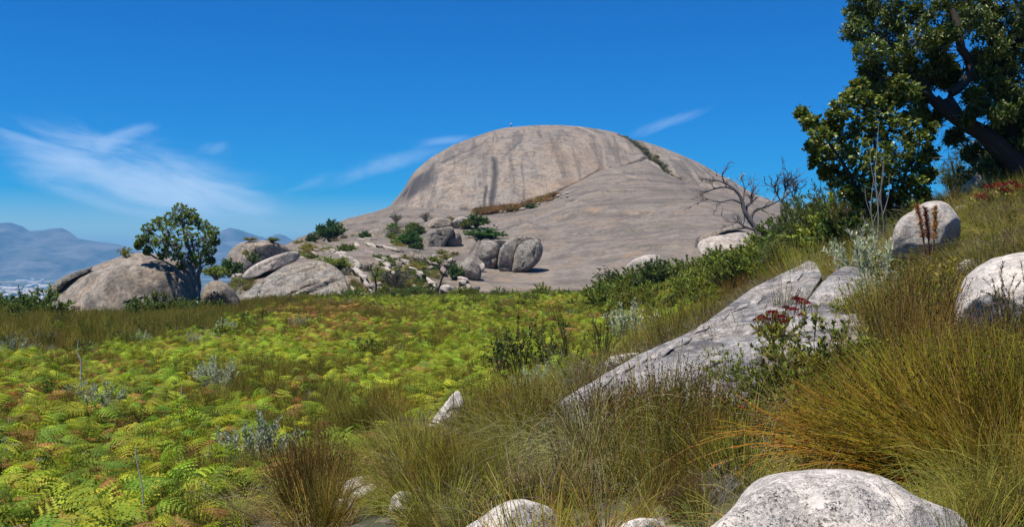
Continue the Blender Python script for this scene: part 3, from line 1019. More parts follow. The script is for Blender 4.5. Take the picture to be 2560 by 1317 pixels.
# boulder with the tree on the far edge of the meadow
rock('boulder', 'huge smooth grey boulder under the lone tree', 'boulder',
     [(132, 745), (140, 728), (160, 706), (190, 688), (235, 664), (268, 652), (300, 641), (336, 632), (362, 631), (386, 634), (412, 640), (437, 648), (456, 657), (472, 669), (482, 690), (488, 720),
      (490, 760), (488, 800), (400, 828), (290, 838), (200, 830), (150, 800), (135, 775)], 62.0, 5.0, 5.0, M_ROCKFAR, tilt=(0.0, 0.022), amp=0.18, freq=0.35, power=2.0,
     cracks=[([(310, 742), (330, 738), (345, 741), (362, 734)], 3, 0.5), ([(170, 765), (185, 757)], 4, 0.6), ([(205, 672), (225, 664)], 3, 0.4)])
rock('rock_slab', 'dark undercut rock lip at the outer end of the huge boulder', 'rock slab',
     [(116, 737), (122, 722), (138, 704), (160, 690), (190, 679), (222, 668), (238, 662), (225, 672), (205, 682), (180, 698), (163, 714), (146, 732), (132, 746)], 61.2, 0.5, 1.5, M_ROCKDARK, amp=0.1)
rock('boulder', 'small rounded boulder half shaded beside the lone tree trunk', 'boulder',
     [(500, 765), (503, 735), (510, 714), (525, 703), (545, 700), (566, 707), (586, 726), (600, 748), (604, 775), (590, 800), (540, 805), (508, 795)], 63.5, 1.7, 1.7, M_ROCKFAR, amp=0.08, freq=0.9, power=2.0)
rock('boulder', 'big domed boulder with bushes on its top behind the lone tree', 'boulder',
     [(560, 668), (561, 650), (567, 636), (578, 622), (592, 610), (610, 603), (648, 599), (680, 602), (705, 609), (722, 621), (728, 640), (715, 665), (680, 680), (620, 685), (580, 682)], 138, 5.5, 6, M_ROCKFAR, amp=0.3, freq=0.28,
     cracks=[([(632, 612), (645, 630), (655, 645)], 4, 1.0), ([(655, 645), (670, 632), (685, 640)], 4, 0.6)], power=2.0, keep=False)
rock('boulder', 'long pale boulder lying in front of the big domed boulder', 'boulder',
     [(600, 697), (608, 684), (616, 675), (638, 659), (660, 650), (682, 641), (705, 633), (725, 628), (752, 628), (752, 645), (738, 655), (712, 663), (690, 675), (658, 682), (632, 692), (612, 700)], 124, 3.0, 4, M_ROCKPALE, amp=0.25, freq=0.5,
     cracks=[([(668, 655), (675, 668)], 3, 0.7), ([(650, 662), (690, 643)], 2.5, 0.5)], keep=False)
rock('boulder', 'little pale rock low between lone tree and long boulder', 'rock', [(575, 690), (585, 682), (600, 678), (610, 686), (606, 696), (585, 699)], 126, 1.2, 1.2, M_ROCKPALE, keep=False)
rock('rock_slab', 'long tilted grey slab rising from the meadow edge', 'rock slab',
     [(590, 760), (604, 742), (630, 718), (652, 702), (674, 687), (700, 671), (725, 662), (760, 657), (790, 650), (815, 655), (840, 668), (862, 688), (870, 715), (873, 745), (860, 775), (720, 785), (610, 780)], 112, 2.6, 7, M_ROCKDARK, facets=0, ridges=((200, -110), 17, 2.2),
     tilt=(0.0, 0.09), amp=0.25, freq=0.35, cracks=[([(645, 735), (652, 712), (655, 700)], 3.5, 0.9), ([(700, 745), (770, 715), (850, 700)], 2.5, 0.6), ([(760, 700), (800, 690), (840, 668)], 2.5, 0.5),
                                                 ([(690, 700), (740, 680), (790, 668)], 2, 0.5)], power=3.6, keep=False)
def ledges(line, width, n, lab, grp, D, seed, mat=M_ROCKPALE, hgt=(9, 17)):
    """a band of angular, overlapping ledges that climbs the slope along a line"""
    r = np.random.default_rng(seed)
    L = np.array(line, float)
    for k in range(n):
        t = (k + r.uniform(0.2, 0.8)) / n * (len(L) - 1)
        i = min(int(t), len(L) - 2)
        cx_, cy_ = L[i] + (L[i + 1] - L[i]) * (t - i)
        w = width * r.uniform(0.6, 1.25)
        h = r.uniform(*hgt)
        cx_ += r.normal() * width * 0.18
        m = r.integers(7, 10)
        a = np.sort(r.uniform(0, 2 * np.pi, m) * 0.35 + np.linspace(0, 2 * np.pi, m, endpoint=False) * 0.95)
        rad = r.uniform(0.8, 1.15, m)
        pts = [(cx_ + math.cos(q) * rad[j] * w * 0.5 + math.sin(q) * w * 0.14, cy_ + math.sin(q) * rad[j] * h * 0.5 + math.cos(q) * h * 0.22) for j, q in enumerate(a)]
        rock('rock_ledge', lab + '@%d' % k, 'rock ledge', pts, slope_at(cx_, cy_)[1] - 5.0, w / F * D * 0.6, 4.5, mat if r.random() < 0.8 else M_ROCKDARK, tilt=(0, 0.10), amp=0.10 * w / F * D, power=3.5, smoothk=0, group=grp,
             keep=False, sub=30, auto=False)['label'] = lab


ledges([(850, 625), (875, 650), (905, 685), (935, 735)], 36, 13, 'angular pale ledge in the stepped outcrop beside the tilted slab', 'ledges of the stepped outcrop', 115, 1, hgt=(14, 24))
ledges([(905, 612), (940, 640), (972, 672), (998, 705)], 30, 11, 'angular pale ledge in the narrow ridge above the stepped outcrop', 'ledges of the narrow ridge', 125, 2, hgt=(12, 20))
ledges([(930, 612), (965, 618), (1000, 628)], 40, 6, 'flat bright ledge high on the broken slope', 'bright ledges high on the slope', 142, 3, hgt=(8, 14))
ledges([(950, 650), (985, 644), (1015, 638)], 30, 5, 'broken ledge below the flat bright ledges', 'broken lower ledges', 133, 4, hgt=(8, 13))
ledges([(925, 595), (900, 600), (960, 600)], 28, 4, 'small pale ledge near the grey hump', 'ledges near the grey hump', 150, 5, hgt=(6, 10))
ledges([(1180, 720), (1150, 690), (1080, 640)], 26, 6, 'pale angular block between the egg-shaped boulder and the burnt sapling', 'blocks below the egg-shaped boulder', 118, 6, hgt=(10, 16))
rock('boulder', 'weathered grey boulder on the slope joined to a smaller orange-stained one', 'boulder',
     [(1050, 622), (1052, 600), (1062, 582), (1080, 576), (1100, 570), (1118, 566), (1136, 572), (1134, 590), (1118, 600), (1114, 618), (1102, 626), (1070, 627)], 143, 3.0, 3, M_ROCKDARK, amp=0.45, freq=0.55,
     cracks=[([(1080, 578), (1076, 600), (1082, 624)], 3, 0.8), ([(1062, 590), (1100, 584), (1120, 590)], 2.5, 0.6), ([(1100, 574), (1104, 600)], 2.5, 0.7)], keep=False)
rock('boulder', 'orange-stained boulder leaning on the weathered grey boulder', 'boulder',
     [(1111, 620), (1114, 600), (1120, 584), (1132, 576), (1146, 578), (1154, 592), (1155, 610), (1146, 621), (1128, 624)], 141, 2.2, 2.5, M_ROCKFAR, amp=0.22, freq=0.6, keep=False)
rock('boulder', 'largest round boulder of the cluster perched on the bare slope', 'boulder',
     [(1278, 684), (1279, 660), (1283, 640), (1292, 618), (1305, 606), (1325, 598), (1345, 596), (1357, 612), (1358, 630), (1352, 650), (1340, 664), (1318, 680), (1297, 686)], 121, 2.6, 3, M_ROCKDARK, amp=0.3, freq=0.6,
     cracks=[([(1305, 612), (1312, 640), (1308, 675)], 2.2, 0.5), ([(1345, 605), (1338, 640), (1345, 655)], 3, 0.8), ([(1330, 665), (1345, 650)], 5, 0.7)], keep=False)  # last line: shade on the boulder's lower side, put into its colour
rock('boulder', 'middle boulder wedged in the cluster on the bare slope', 'boulder',
     [(1244, 672), (1245, 645), (1250, 622), (1262, 606), (1282, 598), (1296, 606), (1290, 625), (1282, 650), (1280, 683), (1262, 684)], 121.6, 2.3, 3, M_ROCKDARK, amp=0.28, freq=0.6,
     cracks=[([(1246, 668), (1265, 668), (1280, 672)], 3, 0.8), ([(1262, 612), (1266, 640)], 2.2, 0.5)], keep=False)
rock('boulder', 'blocky boulder at the uphill end of the cluster', 'boulder',
     [(1193, 640), (1196, 616), (1206, 603), (1226, 600), (1244, 606), (1250, 622), (1247, 645), (1242, 668), (1228, 677), (1214, 674), (1210, 655), (1200, 650)], 122.5, 2.4, 3, M_ROCKDARK, amp=0.34, freq=0.65,
     cracks=[([(1210, 652), (1235, 645), (1246, 640)], 4, 0.9), ([(1212, 606), (1218, 640)], 2.5, 0.6), ([(1225, 650), (1228, 676)], 3, 0.7)], keep=False)
rock('boulder', 'craggy ridge of rock behind the boulder cluster', 'boulder',
     [(1200, 612), (1212, 598), (1240, 602), (1262, 604), (1285, 594), (1310, 590), (1332, 588), (1350, 594), (1356, 606), (1330, 616), (1280, 620), (1230, 622)], 125.5, 2.0, 3, M_ROCKDARK, amp=0.5, freq=0.8, keep=False,
     cracks=[([(1245, 600), (1250, 618)], 3, 0.9), ([(1300, 592), (1305, 610)], 3, 0.8)])
rock('boulder', 'egg-shaped boulder standing apart below the cluster', 'boulder',
     [(1143, 702), (1142, 682), (1146, 664), (1156, 650), (1172, 642), (1186, 648), (1196, 660), (1204, 676), (1203, 694), (1190, 706), (1165, 710), (1150, 708)], 114.5, 1.7, 2.2, M_ROCKDARK, amp=0.22, freq=0.7,
     cracks=[([(1150, 698), (1175, 702), (1200, 692)], 2.5, 0.6)], keep=False)
rock('boulder', 'flat white rock at the foot of the slope by the burnt sapling', 'rock', [(1101, 716), (1106, 711), (1124, 711), (1136, 722), (1140, 732), (1125, 738), (1106, 734)], 108, 1.0, 1.2, M_ROCKPALE, keep=False)
rock('boulder', 'low grey ledge under the egg-shaped boulder', 'rock', [(1128, 735), (1140, 720), (1165, 712), (1190, 712), (1205, 718), (1190, 735), (1160, 742)], 110, 1.0, 1.5, M_ROCKFAR, keep=False, amp=0.25)
rock('boulder', 'rock with a pale band wedged between the blocky boulder and egg-shaped one', 'rock', [(1198, 672), (1202, 658), (1210, 656), (1213, 668), (1208, 680), (1200, 682)], 119, 0.6, 0.8, M_ROCKPALE, keep=False)
rock('rock_slab', 'low rock hump behind the weathered grey boulder', 'rock slab', [(1050, 575), (1060, 556), (1090, 545), (1120, 545), (1135, 552), (1130, 566), (1090, 576)], 168, 2.0, 4, M_ROCKFAR, keep=False, amp=0.4,
     cracks=[([(1090, 548), (1085, 570)], 2.5, .7), ([(1112, 546), (1120, 562)], 2.5, .8)])
rock('rock_slab', 'second low hump of pale rock beside the round shrubs', 'rock slab', [(1126, 566), (1132, 550), (1150, 541), (1172, 544), (1184, 556), (1176, 568), (1150, 574)], 170, 2.0, 3, M_ROCKPALE, keep=False, amp=0.4)
rock('rock_slab', 'grey hump with shrubs growing along its foot', 'rock slab', [(905, 592), (918, 580), (942, 572), (965, 572), (975, 582), (960, 594), (930, 600)], 163, 2.0, 4, M_ROCKFAR, keep=False, amp=0.35)

# small stones strewn over the slope
_sr = np.random.default_rng(5)
_stone_me = []
for s in range(6):
    ang = np.linspace(0, 2 * np.pi, 12, endpoint=False)
    u = np.linspace(0, np.pi, 8)
    A_, U_ = np.meshgrid(ang, u)
    v = np.stack([np.cos(A_) * np.sin(U_), np.sin(A_) * np.sin(U_), 0.72 * np.cos(U_)], -1)
    v *= (1 + 0.42 * fbm(v * 1.1 + s * 9.1, 3, 70 + s))[..., None]
    v *= _sr.uniform(0.75, 1.25, 3)
    _stone_me.append([mesh_np('stone', v, grid_faces(8, 12, True), mt, attrs={'stain_shade': np.zeros(96)}, smooth=False) for mt in (M_ROCKPALE, M_ROCKFAR)])
ZONES = [(26, (1000, 640, 1130, 735), 'pale stone strewn among bushes on the broken slope', 'stones on the broken slope', (8, 22)),
         (30, (1235, 488, 1420, 532), 'small stone in the rubble line climbing the dome foot', 'rubble line at the dome foot', (4, 13)),
         (22, (1110, 715, 930, 742), 'white stone half hidden at the meadow edge', 'stones along the meadow edge', (8, 20)),
         (20, (870, 600, 1010, 700), 'small stone in the rubble beside the pale ledges', 'rubble beside the pale ledges', (6, 14)),
         (12, (1130, 545, 1260, 575), 'stone lying between shrubs below the dome', 'stones below the dome wall', (3, 8)),
         (8, (1480, 635, 1560, 690), 'small crust of broken rock on the smooth slope', 'broken crusts on the smooth slope', (4, 10))]
for cnt, (x0, y0, x1, y1), lab, grp, (s0, s1) in ZONES:
    for k in range(cnt):
        px_ = _sr.uniform(min(x0, x1), max(x0, x1))
        if grp.startswith('rubble line'):
            py_ = np.interp(px_, [1235, 1300, 1340, 1400, 1420], [530, 524, 512, 492, 488]) + _sr.uniform(-4, 8)
        elif grp.startswith('broken crusts'):
            py_ = 690 - (px_ - 1480) * 0.62 + _sr.uniform(-6, 6)
        else:
            py_ = _sr.uniform(y0, y1)
        p_ = slope_at(px_, py_)
        sz = _sr.uniform(s0, s1) * 0.5 / F * p_[1]
        o_ = obj('stone', _stone_me[_sr.integers(6)][int(_sr.random() < 0.3)], loc=p_ + np.array([0, 0, sz * 0.5]), rotz=_sr.uniform(0, 6.3),
                 scale=(sz, sz * _sr.uniform(.7, 1.2), sz * _sr.uniform(.6, 1.1)), tilt=(_sr.uniform(-.4, .4), _sr.uniform(-.4, .4)))
        tag(o_, lab, 'stone', grp)

ledges([(1010, 650), (1060, 690), (1110, 725)], 24, 9, 'angular pale block tumbled between the ledges and the burnt saplings', 'tumbled blocks on the lower slope', 112, 8, hgt=(10, 18))
ledges([(1040, 640), (1090, 660), (1135, 690)], 22, 7, 'grey block on the slope under the weathered boulder', 'blocks under the weathered boulder', 118, 9, mat=M_ROCKFAR, hgt=(10, 18))
ledges([(760, 640), (800, 622), (850, 612)], 24, 6, 'flat rock in the bushes above the tilted slab', 'flat rocks above the tilted slab', 130, 10, mat=M_ROCKFAR, hgt=(7, 12))
ledges([(880, 720), (930, 745), (1000, 740), (1060, 742)], 28, 7, 'pale block along the foot of the broken slope', 'blocks along the slope foot', 104, 11, hgt=(10, 18))
rock('boulder', 'grey rock between the silver-blue bush and the rounded boulder', 'rock', [(2150, 705), (2160, 672), (2185, 650), (2215, 645), (2235, 665), (2235, 700), (2195, 720)], 15.0, 0.3, 0.4, M_SLAB, amp=0.05)
rock('boulder', 'half-buried rock under the arching yellow tussock', 'rock', [(2385, 690), (2395, 660), (2420, 645), (2455, 650), (2470, 680), (2440, 705), (2400, 705)], 13.4, 0.25, 0.35, M_ROCKNEAR, amp=0.04)
# rocks right of the meadow, far to near
rock('rock_slab', 'pale slab under a dark overhang below the dead tree', 'rock slab', [(1741, 616), (1748, 602), (1775, 590), (1810, 580), (1845, 574), (1870, 580), (1880, 600), (1870, 630), (1800, 640), (1750, 635)], 84, 1.5, 3, M_ROCKPALE,
     tilt=(0, .05), amp=0.2, keep=False)
rock('rock_slab', 'thin roof of grey rock over the dark crack below the dead tree', 'rock slab', [(1738, 612), (1746, 594), (1775, 580), (1815, 570), (1855, 562), (1880, 566), (1862, 573), (1820, 577), (1785, 586), (1757, 597), (1748, 612)], 85.0, 0.8, 3, M_ROCKFAR,
     amp=0.1, keep=False)
rock('boulder', 'pale boulder behind the shrubs at the far meadow edge', 'boulder', [(1560, 675), (1568, 660), (1590, 645), (1620, 635), (1650, 637), (1663, 655), (1662, 680), (1620, 700), (1575, 695)], 80, 1.5, 1.5, M_ROCKPALE, keep=False)
rock('boulder', 'pointed grey boulder half hidden by shrubs below the dead tree', 'boulder', [(1880, 665), (1888, 640), (1898, 622), (1915, 608), (1935, 602), (1955, 616), (1964, 645), (1960, 675), (1910, 685)], 42, 1.0, 1.0, M_ROCKNEAR, sink=0.5, keep=False)
rock('boulder', 'rounded granite boulder below the tall trees', 'boulder',
     [(2216, 640), (2228, 612), (2231, 585), (2238, 562), (2254, 542), (2282, 526), (2297, 512), (2318, 503), (2345, 500), (2370, 507), (2388, 527), (2402, 550), (2402, 580), (2390, 610), (2340, 640), (2260, 655)], 15.0, 0.7, 0.7, M_ROCKNEAR, sink=0.5, auto=False,
     amp=0.045, freq=1.3, power=2.1, cracks=[([(2296, 514), (2290, 545), (2300, 590)], 3, 0.25)])
rock('boulder', 'flat grey rock peeping out behind the rounded boulder', 'rock', [(2380, 525), (2390, 516), (2410, 512), (2428, 518), (2432, 530), (2420, 540), (2390, 540)], 19, 0.3, 0.4, M_ROCKNEAR, sink=0.5, keep=False)
rock('boulder', 'shaded sloping rock under the big tree', 'boulder', [(2370, 520), (2400, 478), (2425, 448), (2450, 425), (2475, 412), (2500, 420), (2560, 470), (2540, 520), (2450, 535)], 22.5, 0.8, 1.0, M_ROCKNEAR, sink=0.5, auto=False, amp=0.1, keep=False)
rock('boulder', 'low flat rock in the yellow grass near the red flowers', 'rock', [(2448, 566), (2462, 553), (2485, 546), (2512, 547), (2524, 556), (2515, 570), (2470, 575)], 15.5, 0.25, 0.3, M_ROCKNEAR, sink=0.5, keep=False)
rock('boulder', 'broad pale boulder beside the needle shrub at the slope top', 'boulder',
     [(2392, 830), (2385, 780), (2392, 735), (2410, 692), (2440, 666), (2480, 646), (2530, 633), (2600, 622), (2700, 640), (2760, 740), (2740, 860), (2620, 900), (2480, 890), (2420, 865)], 12.4, 0.9, 1.0, M_ROCKNEAR, sink=0.5, tilt=(0, .004), amp=0.06, freq=0.9)
rock('boulder', 'rock shelf under the dead twigs at the upper end of the long slab', 'rock',
     [(2010, 770), (2030, 735), (2060, 700), (2090, 676), (2120, 664), (2150, 668), (2180, 690), (2200, 730), (2200, 780), (2120, 800)], 15.6, 0.35, 0.6, M_SLAB, sink=0.5, tilt=(0, .012), amp=0.06)
rock('rock_slab', 'long sloping granite slab running down into the reeds', 'rock slab',
     [(1340, 1075), (1352, 1048), (1382, 1018), (1414, 994), (1446, 974), (1486, 950), (1530, 924), (1600, 884), (1650, 862), (1706, 838), (1745, 818), (1788, 788), (1836, 752), (1886, 717), (1922, 700), (1956, 683), (1990, 668), (2022, 651), (2040, 658),
      (2056, 690), (2030, 730), (2010, 770), (2000, 830), (1960, 910), (1880, 985), (1780, 1050), (1680, 1110), (1560, 1150), (1440, 1150), (1360, 1120)], 12.6, 0.28, 1.6, M_SLAB, facets=0, sink=1.3, ridges=((680, -400), 34, 0.30), plane=[(1350, 1060, 9.3), (1680, 1110, 8.05), (2030, 655, 16.5), (2000, 830, 11.2), (1600, 885, 12.6)], amp=0.11, freq=1.1, power=4.0, smoothk=0, sub=190,
     cracks=[([(1560, 985), (1700, 905), (1840, 800), (2000, 690)], 4, 0.10), ([(1700, 1000), (1830, 900), (1960, 790)], 5, 0.12), ([(1450, 1040), (1560, 985)], 4, 0.1)])
rock('rock_slab', 'bright lower slab between the red flowers and the silver bush', 'rock slab',
     [(1925, 850), (1940, 810), (1990, 772), (2050, 740), (2100, 722), (2150, 712), (2180, 735), (2200, 775), (2190, 830), (2130, 870), (2040, 910), (1960, 910)], 12.6, 0.35, 0.8, M_SLAB, facets=0, sink=1.3, ridges=((300, -140), 26, 0.2), plane=[(1940, 850, 10.6), (2150, 712, 14.5), (2190, 830, 10.6)], amp=0.05, freq=0.9, power=4)
_pl = np.array([(1350, 1060, 9.3), (1680, 1110, 8.05), (2030, 655, 16.5), (2000, 830, 11.2), (1600, 885, 12.6)], float)
_pk = np.linalg.lstsq(np.stack([np.ones(5), _pl[:, 0], _pl[:, 1]], 1), 1 / _pl[:, 2], rcond=None)[0]


def on_slab(px, py):
    return 1 / (_pk[0] + _pk[1] * px + _pk[2] * py)


_br = np.random.default_rng(31)
for k in range(17):
    t = (k + _br.uniform(0.2, 0.8)) / 17
    up = k % 3 != 2
    bx = 1440 + t * 570 + (0 if up else 50)
    by = np.interp(bx, [1440, 1600, 1788, 2022], [985, 893, 798, 662]) + (_br.uniform(2, 16) if up else _br.uniform(45, 130))
    w, h = _br.uniform(45, 95), _br.uniform(14, 26)
    if not up:
        w, h = w * 1.1, h * 1.2
    an = -0.52 + _br.normal() * 0.08
    m = 9
    q = np.linspace(0, 2 * np.pi, m, endpoint=False) + _br.uniform(-0.2, 0.2, m)
    rd = _br.uniform(0.78, 1.12, m)
    ex, ey = np.cos(q) * rd * w * 0.5, np.sin(q) * rd * h * 0.5
    pts = [(bx + a_ * math.cos(an) - b_ * math.sin(an), by + a_ * math.sin(an) + b_ * math.cos(an)) for a_, b_ in zip(ex, ey)]
    D_ = on_slab(bx, by)
    pp = [(bx - 60, by, on_slab(bx - 60, by) - 0.2), (bx + 60, by, on_slab(bx + 60, by) - 0.2), (bx, by + 40, on_slab(bx, by + 40) - 0.2), (bx, by - 40, on_slab(bx, by - 40) - 0.2)]
    rock('rock_flake', 'flake %d of the slab' % k, 'rock', pts, D_, 0.22, 0.35, M_SLAB, plane=pp, amp=0.03, power=4.0, smoothk=0, facets=3, keep=False, sub=36,
         group='flakes along the slab crest' if up else 'flakes lying on the slab face')['label'] = \
        'broken granite flake along the upper edge of the long slab' if up else 'loose granite flake lying on the face of the long slab'
ledges([(720, 655), (770, 640), (820, 628), (850, 640)], 26, 7, 'low rock among the bushes between domed boulder and stepped outcrop', 'low rocks above the tilted slab', 126, 12, hgt=(8, 13))
rock('boulder', 'pale blunt rock at the lower shoulder of the long slab', 'rock',
     [(1508, 935), (1512, 905), (1525, 890), (1560, 884), (1598, 880), (1618, 890), (1600, 915), (1560, 935), (1525, 945)], 13.9, 0.3, 0.4, M_ROCKNEAR, sink=0.5, amp=0.03)
rock('boulder', 'pyramid-shaped white rock sticking up among the reeds', 'rock',
     [(1062, 1075), (1085, 1042), (1112, 1008), (1135, 980), (1143, 975), (1152, 982), (1160, 1004), (1165, 1030), (1165, 1085), (1150, 1110), (1085, 1105)], 11.4, 0.22, 0.3, M_ROCKNEAR, amp=0.025, smoothk=0, power=1.7,
     cracks=[([(1120, 1030), (1145, 1022), (1160, 1028)], 6, 0.8)])
rock('boulder', 'white rock in front of the drooping straw tussock', 'rock',
     [(1140, 1340), (1165, 1314), (1190, 1300), (1214, 1286), (1236, 1268), (1258, 1257), (1285, 1249), (1308, 1246), (1325, 1251), (1352, 1258), (1375, 1268), (1398, 1287), (1412, 1320), (1410, 1390), (1280, 1420), (1150, 1400)], 6.5, 0.28, 0.3, M_ROCKNEAR, amp=0.03,
     tilt=(0, .0015))
rock('boulder', 'large cream boulder at the bottom edge below the leaning reeds', 'boulder',
     [(1760, 1330), (1785, 1308), (1815, 1283), (1838, 1255), (1850, 1232), (1870, 1210), (1905, 1190), (1950, 1180), (2000, 1175), (2060, 1172), (2115, 1172), (2160, 1178), (2200, 1187), (2240, 1208), (2290, 1240), (2350, 1262), (2400, 1276),
      (2440, 1300), (2470, 1340), (2450, 1440), (2150, 1520), (1850, 1470)], 5.2, 0.42, 0.5, M_ROCKNEAR, tilt=(0, .0016), amp=0.045, freq=1.4, cracks=[([(1870, 1300), (1960, 1262), (2060, 1225), (2130, 1205)], 5, .12)])
rock('boulder', 'flat pale stone beside the sandy path in the reeds', 'rock', [(842, 1240), (850, 1222), (868, 1206), (890, 1196), (918, 1194), (926, 1206), (905, 1222), (872, 1238)], 8.6, 0.12, 0.2, M_ROCKNEAR, grow=1.3, sink=0.25)
rock('boulder', 'small wedge stone just below the flat path stone', 'rock', [(878, 1250), (884, 1232), (905, 1218), (932, 1212), (938, 1224), (915, 1240), (892, 1254)], 8.2, 0.1, 0.15, M_ROCKNEAR, grow=1.3, sink=0.25)
rock('boulder', 'squarish white stone at the lower end of the sandy path', 'rock', [(830, 1292), (834, 1266), (846, 1252), (866, 1252), (878, 1265), (874, 1288), (852, 1298)], 7.6, 0.1, 0.15, M_ROCKNEAR, grow=1.3, sink=0.25)
rock('boulder', 'white block sunk in the grass behind the path stones', 'rock', [(980, 1276), (986, 1246), (1004, 1232), (1030, 1236), (1045, 1252), (1044, 1274), (1010, 1284)], 7.9, 0.12, 0.2, M_ROCKNEAR, grow=1.3, sink=0.25)
rock('boulder', 'small pale stone among ferns beside the silver shrub', 'rock', [(522, 1172), (526, 1156), (538, 1150), (552, 1153), (560, 1166), (548, 1180), (530, 1182)], 11.4, 0.12, 0.2, M_ROCKNEAR, grow=1.3, sink=0.25)
rock('boulder', 'bare stone at the bottom edge right of the tussock', 'rock', [(1540, 1330), (1560, 1304), (1600, 1292), (1640, 1296), (1662, 1312), (1670, 1340), (1600, 1360)], 6.0, 0.1, 0.2, M_ROCKNEAR)
rock('boulder', 'pale rock behind the dark bushes at the outer meadow edge', 'rock', [(-20, 790), (-10, 768), (15, 758), (45, 757), (55, 770), (50, 790), (10, 800)], 58, 0.8, 1, M_ROCKPALE, keep=False)
rock('boulder', 'pointed pale rock poking out of the dark bushes', 'rock', [(52, 776), (58, 756), (70, 746), (82, 754), (86, 776), (70, 786)], 57, 0.5, 0.6, M_ROCKPALE, keep=False)
rock('boulder', 'round pale rock next to the pointed one in the dark bushes', 'rock', [(82, 782), (86, 760), (98, 748), (110, 752), (114, 774), (100, 788)], 56.5, 0.5, 0.6, M_ROCKPALE, keep=False)

# ------------------------------------------------------------------ plants: builders
def curve_pts(base, d0, L, K, droop, r):
    """B arching stems: base (B,3), initial directions (B,3), lengths (B,), droop (B,)"""
    B = len(base)
    pts = np.empty((B, K, 3))
    p = base.copy()
    d = d0 / np.linalg.norm(d0, axis=1, keepdims=True)
    pts[:, 0] = p
    for k in range(1, K):
        d = d + np.array([0, 0, -1.0]) * (droop * (k / K))[:, None] + 0.05 * r.normal(size=d.shape)
        d = d / np.linalg.norm(d, axis=1, keepdims=True)
        p = p + d * (L / (K - 1))[:, None]
        pts[:, k] = p
    return pts


def fern_mesh(seed, cols, nfr=7, size=0.75, upright=0.45, pairs=11, teeth=5):
    """bracken: arching stalks that carry broad, toothed, drooping blades"""
    r = np.random.default_rng(seed)
    G = Geo()
    a00 = r.uniform(0, 2 * np.pi)
    for f in range(nfr):
        a = a00 + r.normal() * 1.0
        h = upright * r.uniform(0.55, 1.55)
        L = size * r.uniform(0.55, 1.0)
        out = np.array([math.cos(a), math.sin(a), 0])
        side0 = np.array([-math.sin(a), math.cos(a), 0])
        col = jitter([cols[r.integers(len(cols))]], 1, 0.14, r)[0]
        K = pairs + 5
        t = np.linspace(0, 1, K)
        rise = h * (1 - (1 - np.clip(t / 0.45, 0, 1)) ** 1.6) - 0.42 * L * np.clip((t - 0.45) / 0.55, 0, 1) ** 1.8 * r.uniform(0.5, 1.5)
        run = 0.10 * t + L * np.clip((t - 0.25) / 0.75, 0, 1) ** 1.15
        wig = 0.05 * L * np.sin(t * 3 + r.uniform(0, 6))
        spine = out * run[:, None] + side0 * wig[:, None] + np.array([0, 0, 1.0]) * rise[:, None]
        spine += np.array([r.normal() * 0.06, r.normal() * 0.06, 0])
        G.tubes(spine[None], np.linspace(0.006, 0.002, K)[None], np.array(col) * np.array([0.9, 0.7, 0.8]))
        roll = r.normal() * 0.4
        V, Fc, C = [], [], []
        n0 = 0
        for j in range(pairs):
            k = 4 + j
            if k >= K - 1:
                break
            p0 = spine[k]
            d = spine[min(k + 1, K - 1)] - spine[k - 1]
            d /= np.linalg.norm(d)
            sd = np.cross(d, [0, 0, 1.0])
            sd /= np.linalg.norm(sd) + 1e-9
            up = np.cross(sd, d)
            q = j / (pairs - 1)
            PL = L * 0.36 * (1 - q) ** 0.85 * (0.75 + 0.5 * min(1, j / 2.0)) + 0.02
            for s in (-1, 1):
                ax = sd * s * math.cos(roll * s) + up * math.sin(roll * s) * 0.7 + d * 0.38
                ax /= np.linalg.norm(ax)
                bx = np.cross(up, ax) * s
                m = teeth
                u = np.linspace(0, 1, m + 1)
                drop = up * -1
                ctr = p0 + ax * (u * PL)[:, None] + (drop * 0.8 + np.array([0, 0, -0.3])) * (0.26 * PL * u ** 2 * r.uniform(0.5, 1.5))[:, None]
                w = PL * 0.19 * (1 - u) ** 0.7 + 0.003
                cc = col * r.uniform(0.85, 1.15)
                # toothed blade: a centre line with leaflets either side
                tipL = ctr[:-1] + (ctr[1:] - ctr[:-1]) * 0.75 + bx * w[:-1, None]
                tipR = ctr[:-1] + (ctr[1:] - ctr[:-1]) * 0.75 - bx * w[:-1, None]
                vv = np.concatenate([ctr, tipL, tipR])
                i = np.arange(m)
                ff = np.concatenate([np.stack([i, i + 1, m + 1 + i], 1), np.stack([i, 2 * m + 1 + i, i + 1], 1)])
                V.append(vv)
                Fc.append(ff + n0)
                C.append(np.broadcast_to(cc, (len(vv), 3)))
                n0 += len(vv)
        G.add(np.concatenate(V), np.concatenate(Fc), np.concatenate(C))
    return G.mesh('fern', M_FERN)


